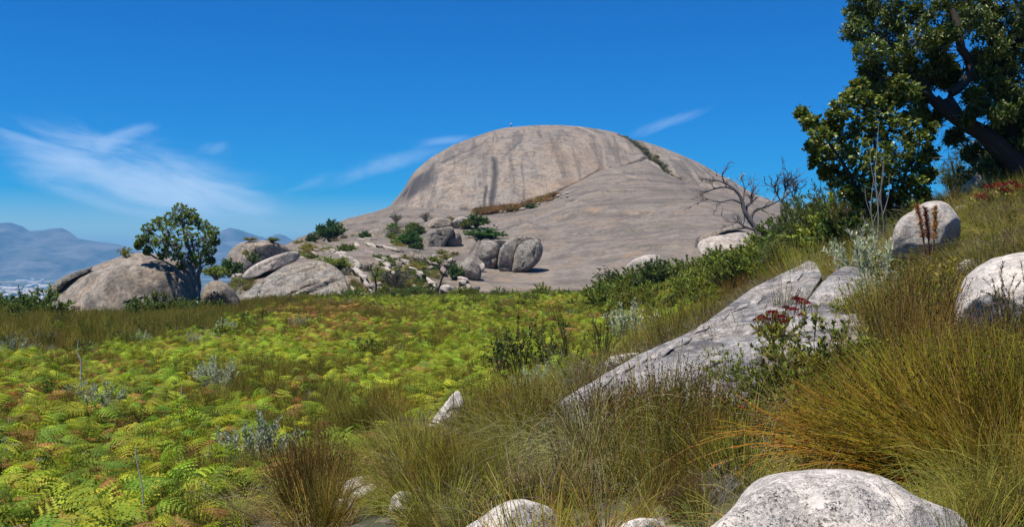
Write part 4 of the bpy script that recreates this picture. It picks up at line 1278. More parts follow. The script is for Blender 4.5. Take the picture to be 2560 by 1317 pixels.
def reed_mesh(seed, n=320, h=1.0, spread=0.35, radius=0.12, lean=(0, 0), cols=((0.13, 0.125, 0.02),), heads=0.8, head_col=(0.10, 0.045, 0.02), droop=0.15, w=0.0028, K=5, hv=0.25):
    """a tuft of thin leafless stems with dark seed heads near the tips"""
    r = np.random.default_rng(seed)
    G = Geo()
    a = r.uniform(0, 2 * np.pi, n)
    q = np.sqrt(r.uniform(0, 1, n))
    base = np.stack([np.cos(a) * q * radius, np.sin(a) * q * radius, np.full(n, -0.04)], 1)
    d = np.stack([np.cos(a) * q * spread + lean[0] + 0.10 * r.normal(size=n), np.sin(a) * q * spread + lean[1] + 0.10 * r.normal(size=n), np.ones(n)], 1)
    L = h * np.clip(1 + hv * r.normal(size=n), 0.35, 1.5) * (1 - 0.2 * q)
    dr = droop * np.abs(r.normal(size=n)) * 1.2
    pts = curve_pts(base, d, L, K, dr, r)
    cols = np.array(cols)
    c0 = jitter(cols[r.integers(len(cols), size=n)], n, 0.25, r)
    grad = np.linspace(0, 1, K)[None, :, None]
    C = c0[:, None] * (1 - 0.25 * grad) * np.array([1, 1, 1]) + grad * 0.25 * c0[:, None] * np.array([1.5, 1.0, 0.6])
    C[:, 0] = C[:, 0] * np.array([0.6, 0.45, 0.4])
    G.tubes(pts, np.linspace(w, w * 0.45, K)[None], C)
    if heads > 0:
        sel = np.nonzero(r.uniform(size=n) < heads)[0]
        for kk in range(3):
            p = pts[sel, -1] + (pts[sel, -2] - pts[sel, -1]) * (0.04 + 0.24 * kk)
            dd = pts[sel, -1] - pts[sel, -2]
            dd /= np.linalg.norm(dd, axis=1, keepdims=True) + 1e-9
            dd = dd + 0.5 * unit(len(sel), r)
            G.leaves(p, dd, unit(len(sel), r), h * 0.035 * r.uniform(0.6, 1.3, len(sel)), h * 0.013, jitter([head_col], len(sel), 0.3, r))
    return G.mesh('reed', M_REED)


def tussock_mesh(seed, n=420, h=0.6, cols=((0.30, 0.26, 0.08),), droop=0.55, spread=0.9, radius=0.1, w=0.0025, lean=(0, 0), K=8, up=1.0):
    """long soft blades that arch over and hang"""
    r = np.random.default_rng(seed)
    G = Geo()
    a = r.uniform(0, 2 * np.pi, n)
    q = np.sqrt(r.uniform(0, 1, n))
    base = np.stack([np.cos(a) * q * radius, np.sin(a) * q * radius, np.full(n, -0.03)], 1)
    d = np.stack([np.cos(a) * spread * q + lean[0] + 0.2 * r.normal(size=n), np.sin(a) * spread * q + lean[1] + 0.2 * r.normal(size=n), np.full(n, up)], 1)
    L = h * np.clip(1 + 0.28 * r.normal(size=n), 0.4, 1.7) * 1.4
    pts = curve_pts(base, d, L, K, droop * np.clip(1 + 0.5 * r.normal(size=n), 0.2, 2), r)
    cols = np.array(cols)
    G.tubes(pts, np.linspace(w, w * 0.35, K)[None], jitter(cols[r.integers(len(cols), size=n)], n, 0.22, r))
    return G.mesh('tussock', M_REED)


def branchy(r, B, h, width, K, base_r=0.05, arch=0.25, flat=0.75):
    """branch curves from a common foot to tips spread through a dome"""
    a = r.uniform(0, 2 * np.pi, B)
    q = np.sqrt(r.uniform(0, 1, B))
    tip = np.stack([np.cos(a) * q * width, np.sin(a) * q * width, h * (1 - flat * 0.6 * q ** 2) * r.uniform(0.55, 1.05, B)], 1)
    base = np.stack([np.cos(a) * base_r * q, np.sin(a) * base_r * q, np.full(B, -0.05)], 1)
    t = np.linspace(0, 1, K)[None, :, None]
    mid = base * 0.5 + tip * 0.5 + np.stack([-np.cos(a) * q * width * arch, -np.sin(a) * q * width * arch, np.full(B, 0.12 * h)], 1)
    pts = (1 - t) ** 2 * base[:, None] + 2 * t * (1 - t) * mid[:, None] + t * t * tip[:, None]
    pts += 0.03 * h * r.normal(size=pts.shape) * t
    return pts


def shrub_parts(seed, h=0.8, width=0.5, B=40, per=26, leaf=(0.045, 0.02), cols=((0.06, 0.08, 0.02),), stem=(0.10, 0.075, 0.05), up=0.6, start=0.35, tip_cols=None, mat=None, K=6, sr=0.006,
                arch=0.25, flat=0.75, splay=0.9, base_r=0.05, fold=0.25, wide=0.5, side_twigs=0):
    """returns (stem mesh, leaf mesh) of a leafy shrub"""
    r = np.random.default_rng(seed)
    pts = branchy(r, B, h, width, K, base_r, arch, flat)
    S = Geo()
    S.tubes(pts, np.linspace(sr, sr * 0.3, K)[None], jitter([stem], B, 0.2, r))
    if side_twigs:
        m = B * side_twigs
        bi = np.repeat(np.arange(B), side_twigs)
        kf = r.uniform(0.3, 0.95, m) * (K - 1)
        k0 = np.floor(kf).astype(int)
        p = pts[bi, k0] + (pts[bi, np.minimum(k0 + 1, K - 1)] - pts[bi, k0]) * (kf - k0)[:, None]
        d = unit(m, r) + np.array([0, 0, 0.7])
        tw = curve_pts(p, d, h * 0.22 * r.uniform(0.5, 1.3, m), 4, 0.1 * np.ones(m), r)
        S.tubes(tw, np.linspace(sr * 0.45, sr * 0.2, 4)[None], jitter([stem], m, 0.2, r))
        pts2 = tw
    Lf = None
    if per > 0:
        Lf = Geo()
        n = B * per
        bi = np.repeat(np.arange(B), per)
        f = (start + (1 - start) * r.uniform(0, 1, n) ** 0.8)
        kf = f * (K - 1) * 0.9999
        k0 = np.floor(kf).astype(int)
        p = pts[bi, k0] + (pts[bi, k0 + 1] - pts[bi, k0]) * (kf - k0)[:, None]
        ax = pts[bi, k0 + 1] - pts[bi, k0]
        ax /= np.linalg.norm(ax, axis=1, keepdims=True) + 1e-9
        if side_twigs:
            sel = r.uniform(size=n) < 0.7
            ti = bi * side_twigs + r.integers(side_twigs, size=n)
            tf = r.uniform(0, 2.999, n)
            t0 = np.floor(tf).astype(int)
            p2 = pts2[ti, t0] + (pts2[ti, t0 + 1] - pts2[ti, t0]) * (tf - t0)[:, None]
            p = np.where(sel[:, None], p2, p)
        d = ax * up + splay * unit(n, r)
        d[:, 2] += 0.25
        nr = unit(n, r) + np.array([0, 0, 1.0])
        cols_ = np.array(cols)
        c = jitter(cols_[r.integers(len(cols_), size=n)], n, 0.22, r)
        if tip_cols is not None:
            tc_ = np.array(tip_cols)
            young = np.clip((f - 0.75) * 4, 0, 1)[:, None]
            c = c * (1 - young) + young * jitter(tc_[r.integers(len(tc_), size=n)], n, 0.2, r)
        Lf.leaves(p, d, nr, leaf[0] * r.uniform(0.6, 1.25, n), leaf[1] * r.uniform(0.7, 1.2, n), c, fold, wide)
    return S.mesh('stems', M_WOOD), (Lf.mesh('foliage', mat or M_LEAF) if Lf else None)


def place_shrub(name, parts, loc, label, cat='shrub', group=None, rotz=None, scale=1.0, stem_name='stems', leaf_name='foliage'):
    root = bpy.data.objects.new(name, None)
    COL.objects.link(root)
    root.location = [float(v) for v in loc]
    root.rotation_euler = (0, 0, rng.uniform(0, 6.28) if rotz is None else rotz)
    root.scale = (scale,) * 3 if not isinstance(scale, tuple) else scale
    root.empty_display_size = 0.2
    tag(root, label, cat, group)
    if parts[0] is not None:
        obj(stem_name, parts[0], root)
    if len(parts) > 1 and parts[1] is not None:
        obj(leaf_name, parts[1], root)
    return root


def scatter(name, meshes, pos, rot, scl, idx, label=None, cat=None, attr=None):
    """one uncountable mass of plants: geometry nodes put meshes[idx] at every point"""
    pos = np.asarray(pos, np.float32)
    n = len(pos)
    me = bpy.data.meshes.new(name)
    me.vertices.add(n)
    me.vertices.foreach_set('co', pos.ravel())
    at = me.attributes.new('rot', 'FLOAT_VECTOR', 'POINT')
    at.data.foreach_set('vector', np.asarray(rot, np.float32).ravel())
    at = me.attributes.new('scl', 'FLOAT', 'POINT')
    at.data.foreach_set('value', np.asarray(scl, np.float32))
    at = me.attributes.new('idx', 'INT', 'POINT')
    at.data.foreach_set('value', np.asarray(idx, np.int32))
    o = bpy.data.objects.new(name, me)
    COL.objects.link(o)
    src = bpy.data.collections.new(name + ' sources')
    for i, m in enumerate(meshes):
        so = bpy.data.objects.new('%s source %03d' % (name, i), m)
        src.objects.link(so)
    ng = bpy.data.node_groups.new(name, 'GeometryNodeTree')
    ng.interface.new_socket('Geometry', in_out='INPUT', socket_type='NodeSocketGeometry')
    ng.interface.new_socket('Geometry', in_out='OUTPUT', socket_type='NodeSocketGeometry')
    gi, go = ng.nodes.new('NodeGroupInput'), ng.nodes.new('NodeGroupOutput')
    iop = ng.nodes.new('GeometryNodeInstanceOnPoints')
    ci = ng.nodes.new('GeometryNodeCollectionInfo')
    ci.inputs['Collection'].default_value = src
    ci.inputs['Separate Children'].default_value = True
    ci.inputs['Reset Children'].default_value = True

    def named(nm, ty):
        nd = ng.nodes.new('GeometryNodeInputNamedAttribute')
        nd.data_type = ty
        nd.inputs[0].default_value = nm
        return nd.outputs[0]
    ng.links.new(gi.outputs[0], iop.inputs['Points'])
    ng.links.new(ci.outputs[0], iop.inputs['Instance'])
    iop.inputs['Pick Instance'].default_value = True
    ng.links.new(named('idx', 'INT'), iop.inputs['Instance Index'])
    ng.links.new(named('rot', 'FLOAT_VECTOR'), iop.inputs['Rotation'])
    ng.links.new(named('scl', 'FLOAT'), iop.inputs['Scale'])
    ng.links.new(iop.outputs[0], go.inputs[0])
    md = o.modifiers.new('scatter', 'NODES')
    md.node_group = ng
    tag(o, label, cat, kind='stuff')
    return o


# ------------------------------------------------------------------ the meadow
FG = [(0.36, 0.39, 0.032), (0.28, 0.34, 0.027), (0.43, 0.41, 0.04)]        # yellow green
FD = [(0.18, 0.26, 0.03), (0.23, 0.31, 0.028)]                              # deeper green
FO = [(0.38, 0.20, 0.06), (0.34, 0.24, 0.06), (0.40, 0.17, 0.06)]           # turned orange
FX = [(0.46, 0.40, 0.40), (0.36, 0.30, 0.30), (0.54, 0.49, 0.49)]           # dead and grey
ferns = [fern_mesh(100 + i, FG, 3 + i % 2, upright=0.35 + 0.06 * i) for i in range(5)] + [fern_mesh(120 + i, FD, 4, upright=0.34 + 0.08 * i) for i in range(3)] + \
        [fern_mesh(130 + i, FO, 3, 0.6, 0.40) for i in range(3)] + [fern_mesh(140 + i, FX, 6, 0.5, 0.28, 9) for i in range(2)] + \
        [fern_mesh(150 + i, FG + FO[:2], 4) for i in range(2)]
FK = dict(green=[0, 1, 2, 3, 4], deep=[5, 6, 7], orange=[8, 9, 10], dead=[11, 12], mixed=[13, 14])

ROCKS = np.array(ROCK_FOOT)


def clear_of_rocks(x, y, m=0.0):
    ok = np.ones(len(x), bool)
    for rx, ry, rad in ROCKS:
        ok &= (x - rx) ** 2 + (y - ry) ** 2 > (rad + m) ** 2
    return ok


def fern_far(px):
    return np.interp(px, [-200, 0, 300, 560, 700, 900, 1300, 1800, 2000], [30, 32, 36, 44, 62, 78, 88, 86, 60])


def fern_right(D):
    return np.interp(D, [8, 10, 12, 14, 17, 21, 28, 40, 60, 90], [430, 720, 870, 1030, 1260, 1500, 1690, 1850, 1900, 1850])


def meadow_points(n, d0=7.0, d1=92.0, pxa=-250, pxb=2000, power=1.0):
    D = np.sqrt(rng.uniform(d0 ** 2, d1 ** 2, n)) if power == 1.0 else rng.uniform(d0, d1, n)
    px = rng.uniform(pxa, pxb, n)
    return px, D, (px - CX) / F * D


px, D, x = meadow_points(66000)
edge = fbm(np.stack([x * 0.12, D * 0.12, x * 0], -1), 3, 201)
hole = fbm(np.stack([x * 0.33, D * 0.33, x * 0 + 5], -1), 3, 203)
ok = (D < fern_far(px) * (1 + 0.16 * edge)) & (px < fern_right(D) + 130 * edge) & (hole > -0.31) & clear_of_rocks(x, D, 0.1)
ok &= rng.uniform(size=len(px)) < np.where(D < 16, 1.0, np.where(D < 35, 0.85, 0.7))
px, D, x = px[ok], D[ok], x[ok]
z = ground_z(x, D)
pat = fbm(np.stack([x * 0.16, D * 0.10, x * 0 + 9], -1), 3, 205)
u = rng.uniform(size=len(px))
por = 0.05 + 0.22 * np.clip(pat * 2.2, 0, 1) + 0.16 * np.clip((D - 30) / 40, 0, 1) + 0.6 * np.exp(-((px - 820) / 150) ** 2 - ((D - 52) / 15) ** 2) + 0.3 * np.exp(-((px - 1420) / 120) ** 2 - ((D - 55) / 18) ** 2)
pdead = 0.075
pdeep = np.clip(0.42 - (D - 10) * 0.012, 0.10, 0.45)
kind = np.where(u < por, 2, np.where(u < por + pdead, 3, np.where(u < por + pdead + pdeep, 1, np.where(u < por + pdead + pdeep + 0.12, 4, 0))))
names = ['green', 'deep', 'orange', 'dead', 'mixed']
idx = np.array([FK[names[k]][rng.integers(len(FK[names[k]]))] for k in kind])
rz = rng.uniform(0, 6.28, len(px))
scl = rng.uniform(0.45, 0.9, len(px)) * np.where(kind == 3, 0.85, 1)
ZFERN = z
order = np.argsort(D)
near = order[:300]
LAB = {0: 'yellow-green bracken fern in the thick near bed', 1: 'deep green bracken fern in the thick near bed', 2: 'orange withered bracken fern among the green ones near the path',
       3: 'grey dead bracken fern sagging among the green ones', 4: 'bracken fern with both yellow-green and orange fronds in the near bed'}
GRP = {0: 'yellow-green bracken ferns', 1: 'deep green bracken ferns', 2: 'withered orange bracken ferns', 3: 'dead grey bracken ferns', 4: 'half-turned bracken ferns'}
for i in near:
    o_ = obj('bracken_fern', ferns[idx[i]], loc=(x[i], D[i], z[i] - 0.03), rotz=rz[i], scale=float(scl[i]), tilt=(rng.normal() * 0.2, rng.normal() * 0.2))
    tag(o_, LAB[kind[i]], 'fern', GRP[kind[i]])
far = order[300:]
scatter('bracken_bed', ferns, np.stack([x[far], D[far], z[far] - 0.03], -1), np.stack([rng.normal(size=len(far)) * 0.2, rng.normal(size=len(far)) * 0.2, rz[far]], -1), scl[far], idx[far],
        'dense bed of yellow-green and orange bracken across the meadow', 'bracken')

# thin grass and reeds mixed through the bracken and along its far and left edges
RC = [(0.25, 0.25, 0.03), (0.31, 0.28, 0.045), (0.19, 0.22, 0.028)]
RB = [(0.25, 0.16, 0.03), (0.30, 0.21, 0.06), (0.17, 0.14, 0.025)]
field = [reed_mesh(300 + i, 130, 0.75, 0.35, 0.22, cols=RC, heads=0.5, w=0.0045, K=4) for i in range(3)] + [reed_mesh(310 + i, 110, 0.7, 0.4, 0.25, cols=RB, heads=0.7, w=0.0045, K=4) for i in range(3)] + \
        [tussock_mesh(320 + i, 140, 0.42, ((0.14, 0.15, 0.03), (0.22, 0.19, 0.06)), w=0.005, K=5) for i in range(2)]
px, D, x = meadow_points(30000, 7, 95, -300, 2300)
inside = (D < fern_far(px)) & (px < fern_right(D))
hole = fbm(np.stack([x * 0.33, D * 0.33, x * 0 + 5], -1), 3, 203)
edge = fbm(np.stack([x * 0.25, D * 0.2, x * 0 + 2], -1), 3, 207)
lim = np.interp(px, [-300, 0, 200, 560, 640, 900, 1800, 2300], [62, 64, 66, 78, 92, 95, 95, 60])
pyc = CY + 2.0 / D * F
ok = (D < lim) & ~((px > 800) & (px < 1200) & (D < 14)) & clear_of_rocks(x, D, 0.02) & (rng.uniform(size=len(px)) < np.where(inside, np.where(hole < -0.29, 0.7, 0.10), np.where(px > fern_right(D), np.where(D < 19, 0.03, 0.05), 0.85)))
px, D, x, inside, edge = px[ok], D[ok], x[ok], inside[ok], edge[ok]
n = len(px)
brown = rng.uniform(size=n) < np.clip(0.15 + 0.6 * edge, 0.05, 0.7)
idx = np.where(rng.uniform(size=n) < 0.12, 6 + rng.integers(2, size=n), np.where(brown, 3 + rng.integers(3, size=n), rng.integers(3, size=n)))
scatter('meadow_grass', field, np.stack([x, D, ground_z(x, D) - 0.03], -1), np.stack([rng.normal(size=n) * 0.08, rng.normal(size=n) * 0.08, rng.uniform(0, 6.28, n)], -1),
        rng.uniform(0.6, 1.15, n) * np.where(inside, 0.9, 1.05), idx, 'brownish green grass and thin reeds between the bracken and the rocks', 'grass')

# dry litter and low cover close to the camera, on the right-hand rise
litter = [tussock_mesh(340 + i, 90, 0.22, ((0.24, 0.17, 0.07), (0.15, 0.11, 0.04), (0.16, 0.16, 0.03)), droop=0.4, spread=1.2, radius=0.2, w=0.004, K=4) for i in range(3)] + \
         [Geo() for _ in range(0)]
_tw = []
for i in range(3):
    r_ = np.random.default_rng(360 + i)
    G = Geo()
    b_ = np.concatenate([r_.uniform(-0.25, 0.25, (34, 2)), r_.uniform(0.0, 0.12, (34, 1))], 1)
    d_ = unit(34, r_)
    d_[:, 2] = np.abs(d_[:, 2]) * 0.5
    G.tubes(curve_pts(b_, d_, r_.uniform(0.1, 0.4, 34), 4, 0.1 * np.ones(34), r_), 0.004, jitter([(0.19, 0.14, 0.10)], 34, 0.3, r_))
    G.leaves(np.concatenate([r_.uniform(-0.3, 0.3, (70, 2)), r_.uniform(0, 0.04, (70, 1))], 1), unit(70, r_), unit(70, r_) + [0, 0, 1.5], 0.05, 0.02, jitter([(0.22, 0.15, 0.08)], 70, 0.3, r_))
    _tw.append(G.mesh('litter', M_REED))
litter += _tw
n = 3600
Dn = np.sqrt(rng.uniform(6.8 ** 2, 26 ** 2, n))
pxn = rng.uniform(700, 2900, n)
xn = (pxn - CX) / F * Dn
pyl = CY - ground_z(xn, Dn) / Dn * F
ok = (pxn > fern_right(Dn) - 60) & clear_of_rocks(xn, Dn, -0.1) & ~in_poly(pxn, pyl, [(810, 1520), (825, 1190), (1060, 1190), (1080, 1520)])
Dn, xn = Dn[ok], xn[ok]
n = len(Dn)
scatter('dry_litter', litter, np.stack([xn, Dn, ground_z(xn, Dn) - 0.01], -1), np.stack([np.zeros(n), np.zeros(n), rng.uniform(0, 6.28, n)], -1), rng.uniform(0.6, 1.3, n), rng.integers(len(litter), size=n),
        'dry grass, twigs and fallen leaves covering the stony rise', 'litter')

# low grass on the near rise
low = [reed_mesh(370 + i, 150, 0.42, 0.7, 0.16, cols=[(0.27, 0.25, 0.03), (0.22, 0.23, 0.025), (0.33, 0.28, 0.05)], heads=0.15, w=0.0028, droop=0.2) for i in range(3)] + \
      [tussock_mesh(375 + i, 150, 0.3, ((0.30, 0.27, 0.05), (0.24, 0.23, 0.03), (0.36, 0.29, 0.09)), droop=0.5, spread=0.9, radius=0.12, w=0.0026, K=6) for i in range(3)]
n = 1500
Dn = np.sqrt(rng.uniform(3.6 ** 2, 22 ** 2, n))
pxn = rng.uniform(760, 2900, n)
xn = (pxn - CX) / F * Dn
SLABP = [(1340, 1040), (1530, 924), (1700, 838), (1886, 717), (2022, 651), (2060, 690), (2150, 700), (2200, 775), (2130, 880), (1960, 960), (1860, 1090), (1800, 1190), (1400, 1210), (1300, 1120)]
zn = ground_z(xn, Dn)
pyn = CY - (zn + 0.15) / Dn * F
ok = (pxn > fern_right(Dn) - 30) & (rng.uniform(size=n) < np.where((pxn > 1250) & (Dn < 9.5), 0.38, 1.0)) & clear_of_rocks(xn, Dn, -0.12) & ~in_poly(pxn, pyn, SLABP) & ~in_poly(pxn, pyn, [(810, 1520), (825, 1190), (930, 1170), (950, 1215), (1060, 1215), (1080, 1520)]) & ~in_poly(pxn, pyn, [(1040, 1130), (1070, 1020), (1170, 1020), (1180, 1130)])
xn, Dn, zn = xn[ok], Dn[ok], zn[ok]
n = len(Dn)
scatter('rise_grass', low, np.stack([xn, Dn, zn - 0.02], -1), np.stack([rng.normal(size=n) * 0.1, rng.normal(size=n) * 0.1, rng.uniform(0, 6.28, n)], -1), rng.uniform(0.6, 1.3, n), rng.integers(len(low), size=n),
        'short olive and straw grass between the reed tufts of the rise', 'grass')

_er = np.random.default_rng(8)

# ------------------------------------------------------------------ reed tufts one can tell apart
RO = [(0.27, 0.25, 0.024), (0.34, 0.28, 0.03), (0.22, 0.23, 0.022)]
RN = [(0.17, 0.15, 0.02), (0.22, 0.15, 0.03), (0.13, 0.13, 0.018)]
RG = [(0.42, 0.26, 0.02), (0.34, 0.22, 0.02), (0.28, 0.22, 0.02)]
reeds = dict(
    olive=[reed_mesh(400 + i, 420, 1.0, 0.5, 0.17, cols=RO, heads=0.4, w=0.0030, droop=0.10) for i in range(4)],
    seed=[reed_mesh(410 + i, 130, 1.0, 0.22, 0.20, cols=RN + RO, heads=1.0, w=0.0030, droop=0.05, head_col=(0.11, 0.045, 0.025), hv=0.16) for i in range(4)],
    brown=[reed_mesh(420 + i, 360, 1.0, 0.38, 0.14, cols=RB, heads=0.5, w=0.0030, droop=0.08) for i in range(2)],
    fan=[reed_mesh(430 + i, 520, 1.0, 0.7, 0.16, lean=(-0.55, -0.05), cols=RO + RG[2:], heads=0.3, w=0.0030, droop=0.16) for i in range(3)],
    fine=[reed_mesh(440 + i, 520, 1.0, 0.95, 0.14, cols=[(0.24, 0.22, 0.03), (0.19, 0.19, 0.02), (0.30, 0.26, 0.05)], heads=0.1, w=0.0024, droop=0.22, K=6) for i in range(3)])
TUFTS = [
    # px, py of the foot, height px, kind, label, group
    ('olive reed tuft in the thicket round the pyramid rock', 'reeds round the pyramid rock', 'olive',
     [(930, 1120, 120), (985, 1095, 120), (1045, 1165, 85), (1110, 1185, 85), (1195, 1110, 130), (1215, 1160, 140), (1260, 1100, 140), (1150, 1215, 130), (1290, 1170, 150), (1005, 1075, 80), (1090, 1230, 140),
      (1215, 1060, 110), (1060, 1140, 80), (960, 1120, 110), (1330, 1120, 140), (1280, 1240, 130), (1180, 1275, 130), (1110, 1290, 110), (1230, 1220, 130), (1050, 1290, 120)]),
    ('fine arching green-gold reed tuft at the open side of the central thicket', 'fine reeds at the path side', 'fine', [(915, 1120, 120), (1000, 1140, 120), (1075, 1225, 110), (870, 1090, 100), (1060, 1260, 130), (1000, 1180, 150), (1110, 1340, 90), (1060, 1350, 80)]),
    ('upright reed tuft with dark seed heads standing against the long slab', 'seed-headed reeds before the long slab', 'seed',
     [(1390, 1180, 190), (1430, 1160, 180), (1480, 1180, 200), (1525, 1165, 210), (1570, 1175, 220), (1620, 1160, 230), (1660, 1175, 210), (1705, 1150, 220), (1750, 1130, 210), (1600, 1215, 200), (1690, 1215, 190), (1340, 1165, 180),
      (1790, 1110, 180), (1540, 1130, 170), (1650, 1120, 190), (1250, 1060, 120), (1300, 1065, 130), (1200, 1030, 90), (1345, 1085, 130), (1450, 1230, 180), (1560, 1240, 180), (1420, 1110, 120), (1500, 1100, 130), (1270, 1110, 130)]),
    ('dark upright reed tuft behind the cream boulder', 'dark reeds behind the cream boulder', 'seed', [(1760, 1210, 190), (1800, 1170, 180), (1720, 1260, 160), (1640, 1260, 150), (1690, 1320, 120), (1740, 1310, 120), (1610, 1310, 90)]),
    ('tall olive reed tuft in the thicket on the near rise', 'reeds on the near rise', 'olive',
     [(2330, 1130, 230), (2420, 1150, 250), (2500, 1170, 260), (2570, 1190, 270), (2240, 1090, 190), (2380, 1060, 200), (2470, 1060, 220), (2550, 1080, 230), (2160, 1060, 140), (2300, 1030, 180), (2090, 1090, 140), (2640, 1120, 260), (2420, 1250, 200), (2520, 1260, 220), (2350, 1000, 170), (2500, 1000, 180)]),
    ('leaning fan of golden-olive reeds above the cream boulder', 'leaning reeds above the cream boulder', 'fan',
     [(2260, 1180, 290), (2330, 1190, 300), (2200, 1150, 240), (2400, 1200, 310), (2120, 1140, 180), (2480, 1210, 310), (2300, 1110, 240), (2420, 1110, 260)]),
    ('brown-stemmed reed tuft growing up the rise under the straw grass', 'brown reeds under the straw grass', 'brown',
     [(2215, 900, 200), (2310, 900, 200), (2240, 970, 210), (2330, 970, 210), (2290, 790, 120), (2450, 980, 170)]),
    ('reddish brown reed tuft by the white path stones', 'reddish reeds by the path stones', 'brown', [(765, 1310, 190), (735, 1290, 160), (800, 1290, 190), (770, 1260, 150), (820, 1330, 150)]),
    ('rusty reed tuft at the grassy edge of the long slab', 'rusty reeds at the slab edge', 'brown', [(1770, 800, 60), (1820, 765, 60), (1735, 830, 60), (1700, 850, 55), (1860, 735, 45)]),
]
for lab, grp, kd, spots in TUFTS:
    for k, (px_, py_, hp) in enumerate(spots):
        p_ = ground_at(px_, py_)
        s_ = hp / F * p_[1]
        me_ = reeds[kd][k % len(reeds[kd])]
        tag(obj('reed_tuft', me_, loc=p_, rotz=(rng.uniform(-0.3, 0.3) if kd == 'fan' else rng.uniform(0, 6.28)), scale=(s_ * rng.uniform(0.95, 1.2), s_ * rng.uniform(0.95, 1.2), s_)), lab, 'reed', grp)

gold = reed_mesh(470, 70, 1.0, 0.25, 0.10, lean=(-1.9, -0.15), cols=RG, heads=0.5, w=0.0034, droop=0.42, K=9, head_col=(0.30, 0.13, 0.03))
for px_, py_, sc_, lab in [(2215, 1185, 1.10, 'long golden reed stems arching low over the dark hollow by the cream boulder'), (2300, 1120, 1.0, 'upper spray of golden reed stems bending out of the leaning fan'),
                           (2330, 1215, 0.9, 'lowest golden reed stems lying across the top of the cream boulder')]:
    p_ = ground_at(px_, py_)
    tag(obj('reed_spray', gold, loc=p_, rotz=rng.uniform(-0.15, 0.15), scale=sc_), lab, 'reed')

# soft tussocks
TS = [((0.40, 0.33, 0.11), (0.33, 0.30, 0.08), (0.45, 0.36, 0.16))]
straw = [tussock_mesh(500 + i, 430, 0.6, TS[0], droop=0.62, spread=0.7, w=0.0024) for i in range(2)]
hang = tussock_mesh(505, 620, 0.62, ((0.42, 0.36, 0.13), (0.36, 0.35, 0.12), (0.45, 0.37, 0.18)), droop=0.85, spread=0.7, w=0.0024, lean=(0.0, -0.25), K=9)
lime = tussock_mesh(507, 420, 0.6, ((0.33, 0.31, 0.04), (0.27, 0.28, 0.03), (0.40, 0.33, 0.07)), droop=0.55, spread=0.8, w=0.0024, lean=(-0.35, -0.1))
sway = tussock_mesh(508, 300, 0.6, TS[0], droop=0.5, spread=0.4, w=0.0024, lean=(-0.6, -0.05))
for px_, py_, hp, me_, lab in [
        (1330, 1190, 130, sway, 'arched straw tussock behind the small white front rock'), (1480, 1215, 170, hang, 'pale drooping straw tussock like long hair in front of the slab reeds'),
        (1400, 1260, 90, straw[0], 'low straw tussock above the small white front rock'), (2390, 620, 80, lime, 'yellow-green arching tussock right beside the rounded boulder'),
        (2450, 610, 75, lime, 'sunlit yellow tussock above the broad pale boulder'), (2500, 590, 60, straw[1], 'straw tussock at the foot of the red-flowered bush on the rise'),
        (2330, 650, 70, straw[0], 'dry tussock in front of the rusty dried stalks'), (2440, 1330, 130, lime, 'looping yellow grass tussock at the lower corner by the cream boulder'),
        (2540, 1320, 150, lime, 'tallest looping yellow tussock at the lower corner'), (1660, 862, 55, straw[0], 'brownish mounded tussock on the back edge of the long slab'),
        (1640, 880, 45, hang, 'small overhanging tussock below the mounded one on the slab edge'), (2080, 1190, 60, lime, 'thin yellow grass spilling over the crest of the cream boulder'),
        (2010, 1185, 55, sway, 'wispy grass at the front crest of the cream boulder'), (955, 1290, 55, lime, 'yellowish tussock between the path stones and the white block'), (1180, 1330, 70, sway, 'brown-tinged tussock at the bottom edge near the white front rock'),
        (2250, 690, 70, straw[1], 'dry tussock between silver bush and rounded boulder'), (600, 1320, 80, straw[1], 'straw tussock at the bottom edge below the silver shrub')]:
    p_ = ground_at(px_, py_)
    s_ = hp / F * p_[1] / 0.5
    tag(obj('grass_tussock', me_, loc=p_, rotz=rng.uniform(-0.4, 0.4), scale=float(s_)), lab, 'grass tussock')

# ------------------------------------------------------------------ shrubs of the meadow and the rise
SILV = ((0.46, 0.50, 0.33), (0.40, 0.45, 0.28), (0.54, 0.55, 0.40))
silver = [shrub_parts(600 + i, 0.6, 0.32, 34, 60, (0.045, 0.016), SILV, (0.30, 0.27, 0.18), up=0.9, start=0.2, splay=0.9, arch=0.1, flat=0.5, sr=0.004, base_r=0.12) for i in range(3)]
GREEN = ((0.142, 0.189, 0.030), (0.176, 0.216, 0.034), (0.115, 0.162, 0.027))
LIME = ((0.257, 0.284, 0.034), (0.203, 0.243, 0.034), (0.324, 0.297, 0.041))
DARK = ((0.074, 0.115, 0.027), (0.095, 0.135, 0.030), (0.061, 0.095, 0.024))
DEADW = (0.26, 0.23, 0.21)
glossy = [shrub_parts(610 + i, 0.75, 0.45, 34, 30, (0.055, 0.024), GREEN + LIME[:1], (0.13, 0.08, 0.05), tip_cols=LIME, up=0.7, splay=0.75, side_twigs=2) for i in range(3)]
yellowish = [shrub_parts(615 + i, 0.7, 0.4, 28, 30, (0.05, 0.02), LIME + GREEN[:1], (0.13, 0.09, 0.05), tip_cols=((0.34, 0.30, 0.03),), up=0.7, splay=0.7) for i in range(2)]
needle = [shrub_parts(620 + i, 1.0, 0.22, 26, 90, (0.035, 0.006), ((0.10, 0.105, 0.02), (0.13, 0.12, 0.025), (0.16, 0.12, 0.03)), (0.12, 0.06, 0.035), up=0.9, start=0.15, splay=0.6, arch=0.05, flat=0.4, sr=0.004) for i in range(2)]
sparse = [shrub_parts(625 + i, 1.3, 0.6, 17, 26, (0.075, 0.036), ((0.09, 0.125, 0.025), (0.12, 0.15, 0.03), (0.075, 0.10, 0.022)), (0.055, 0.04, 0.032), up=0.5, start=0.45, splay=0.9, sr=0.011, side_twigs=3, arch=0.15) for i in range(2)]
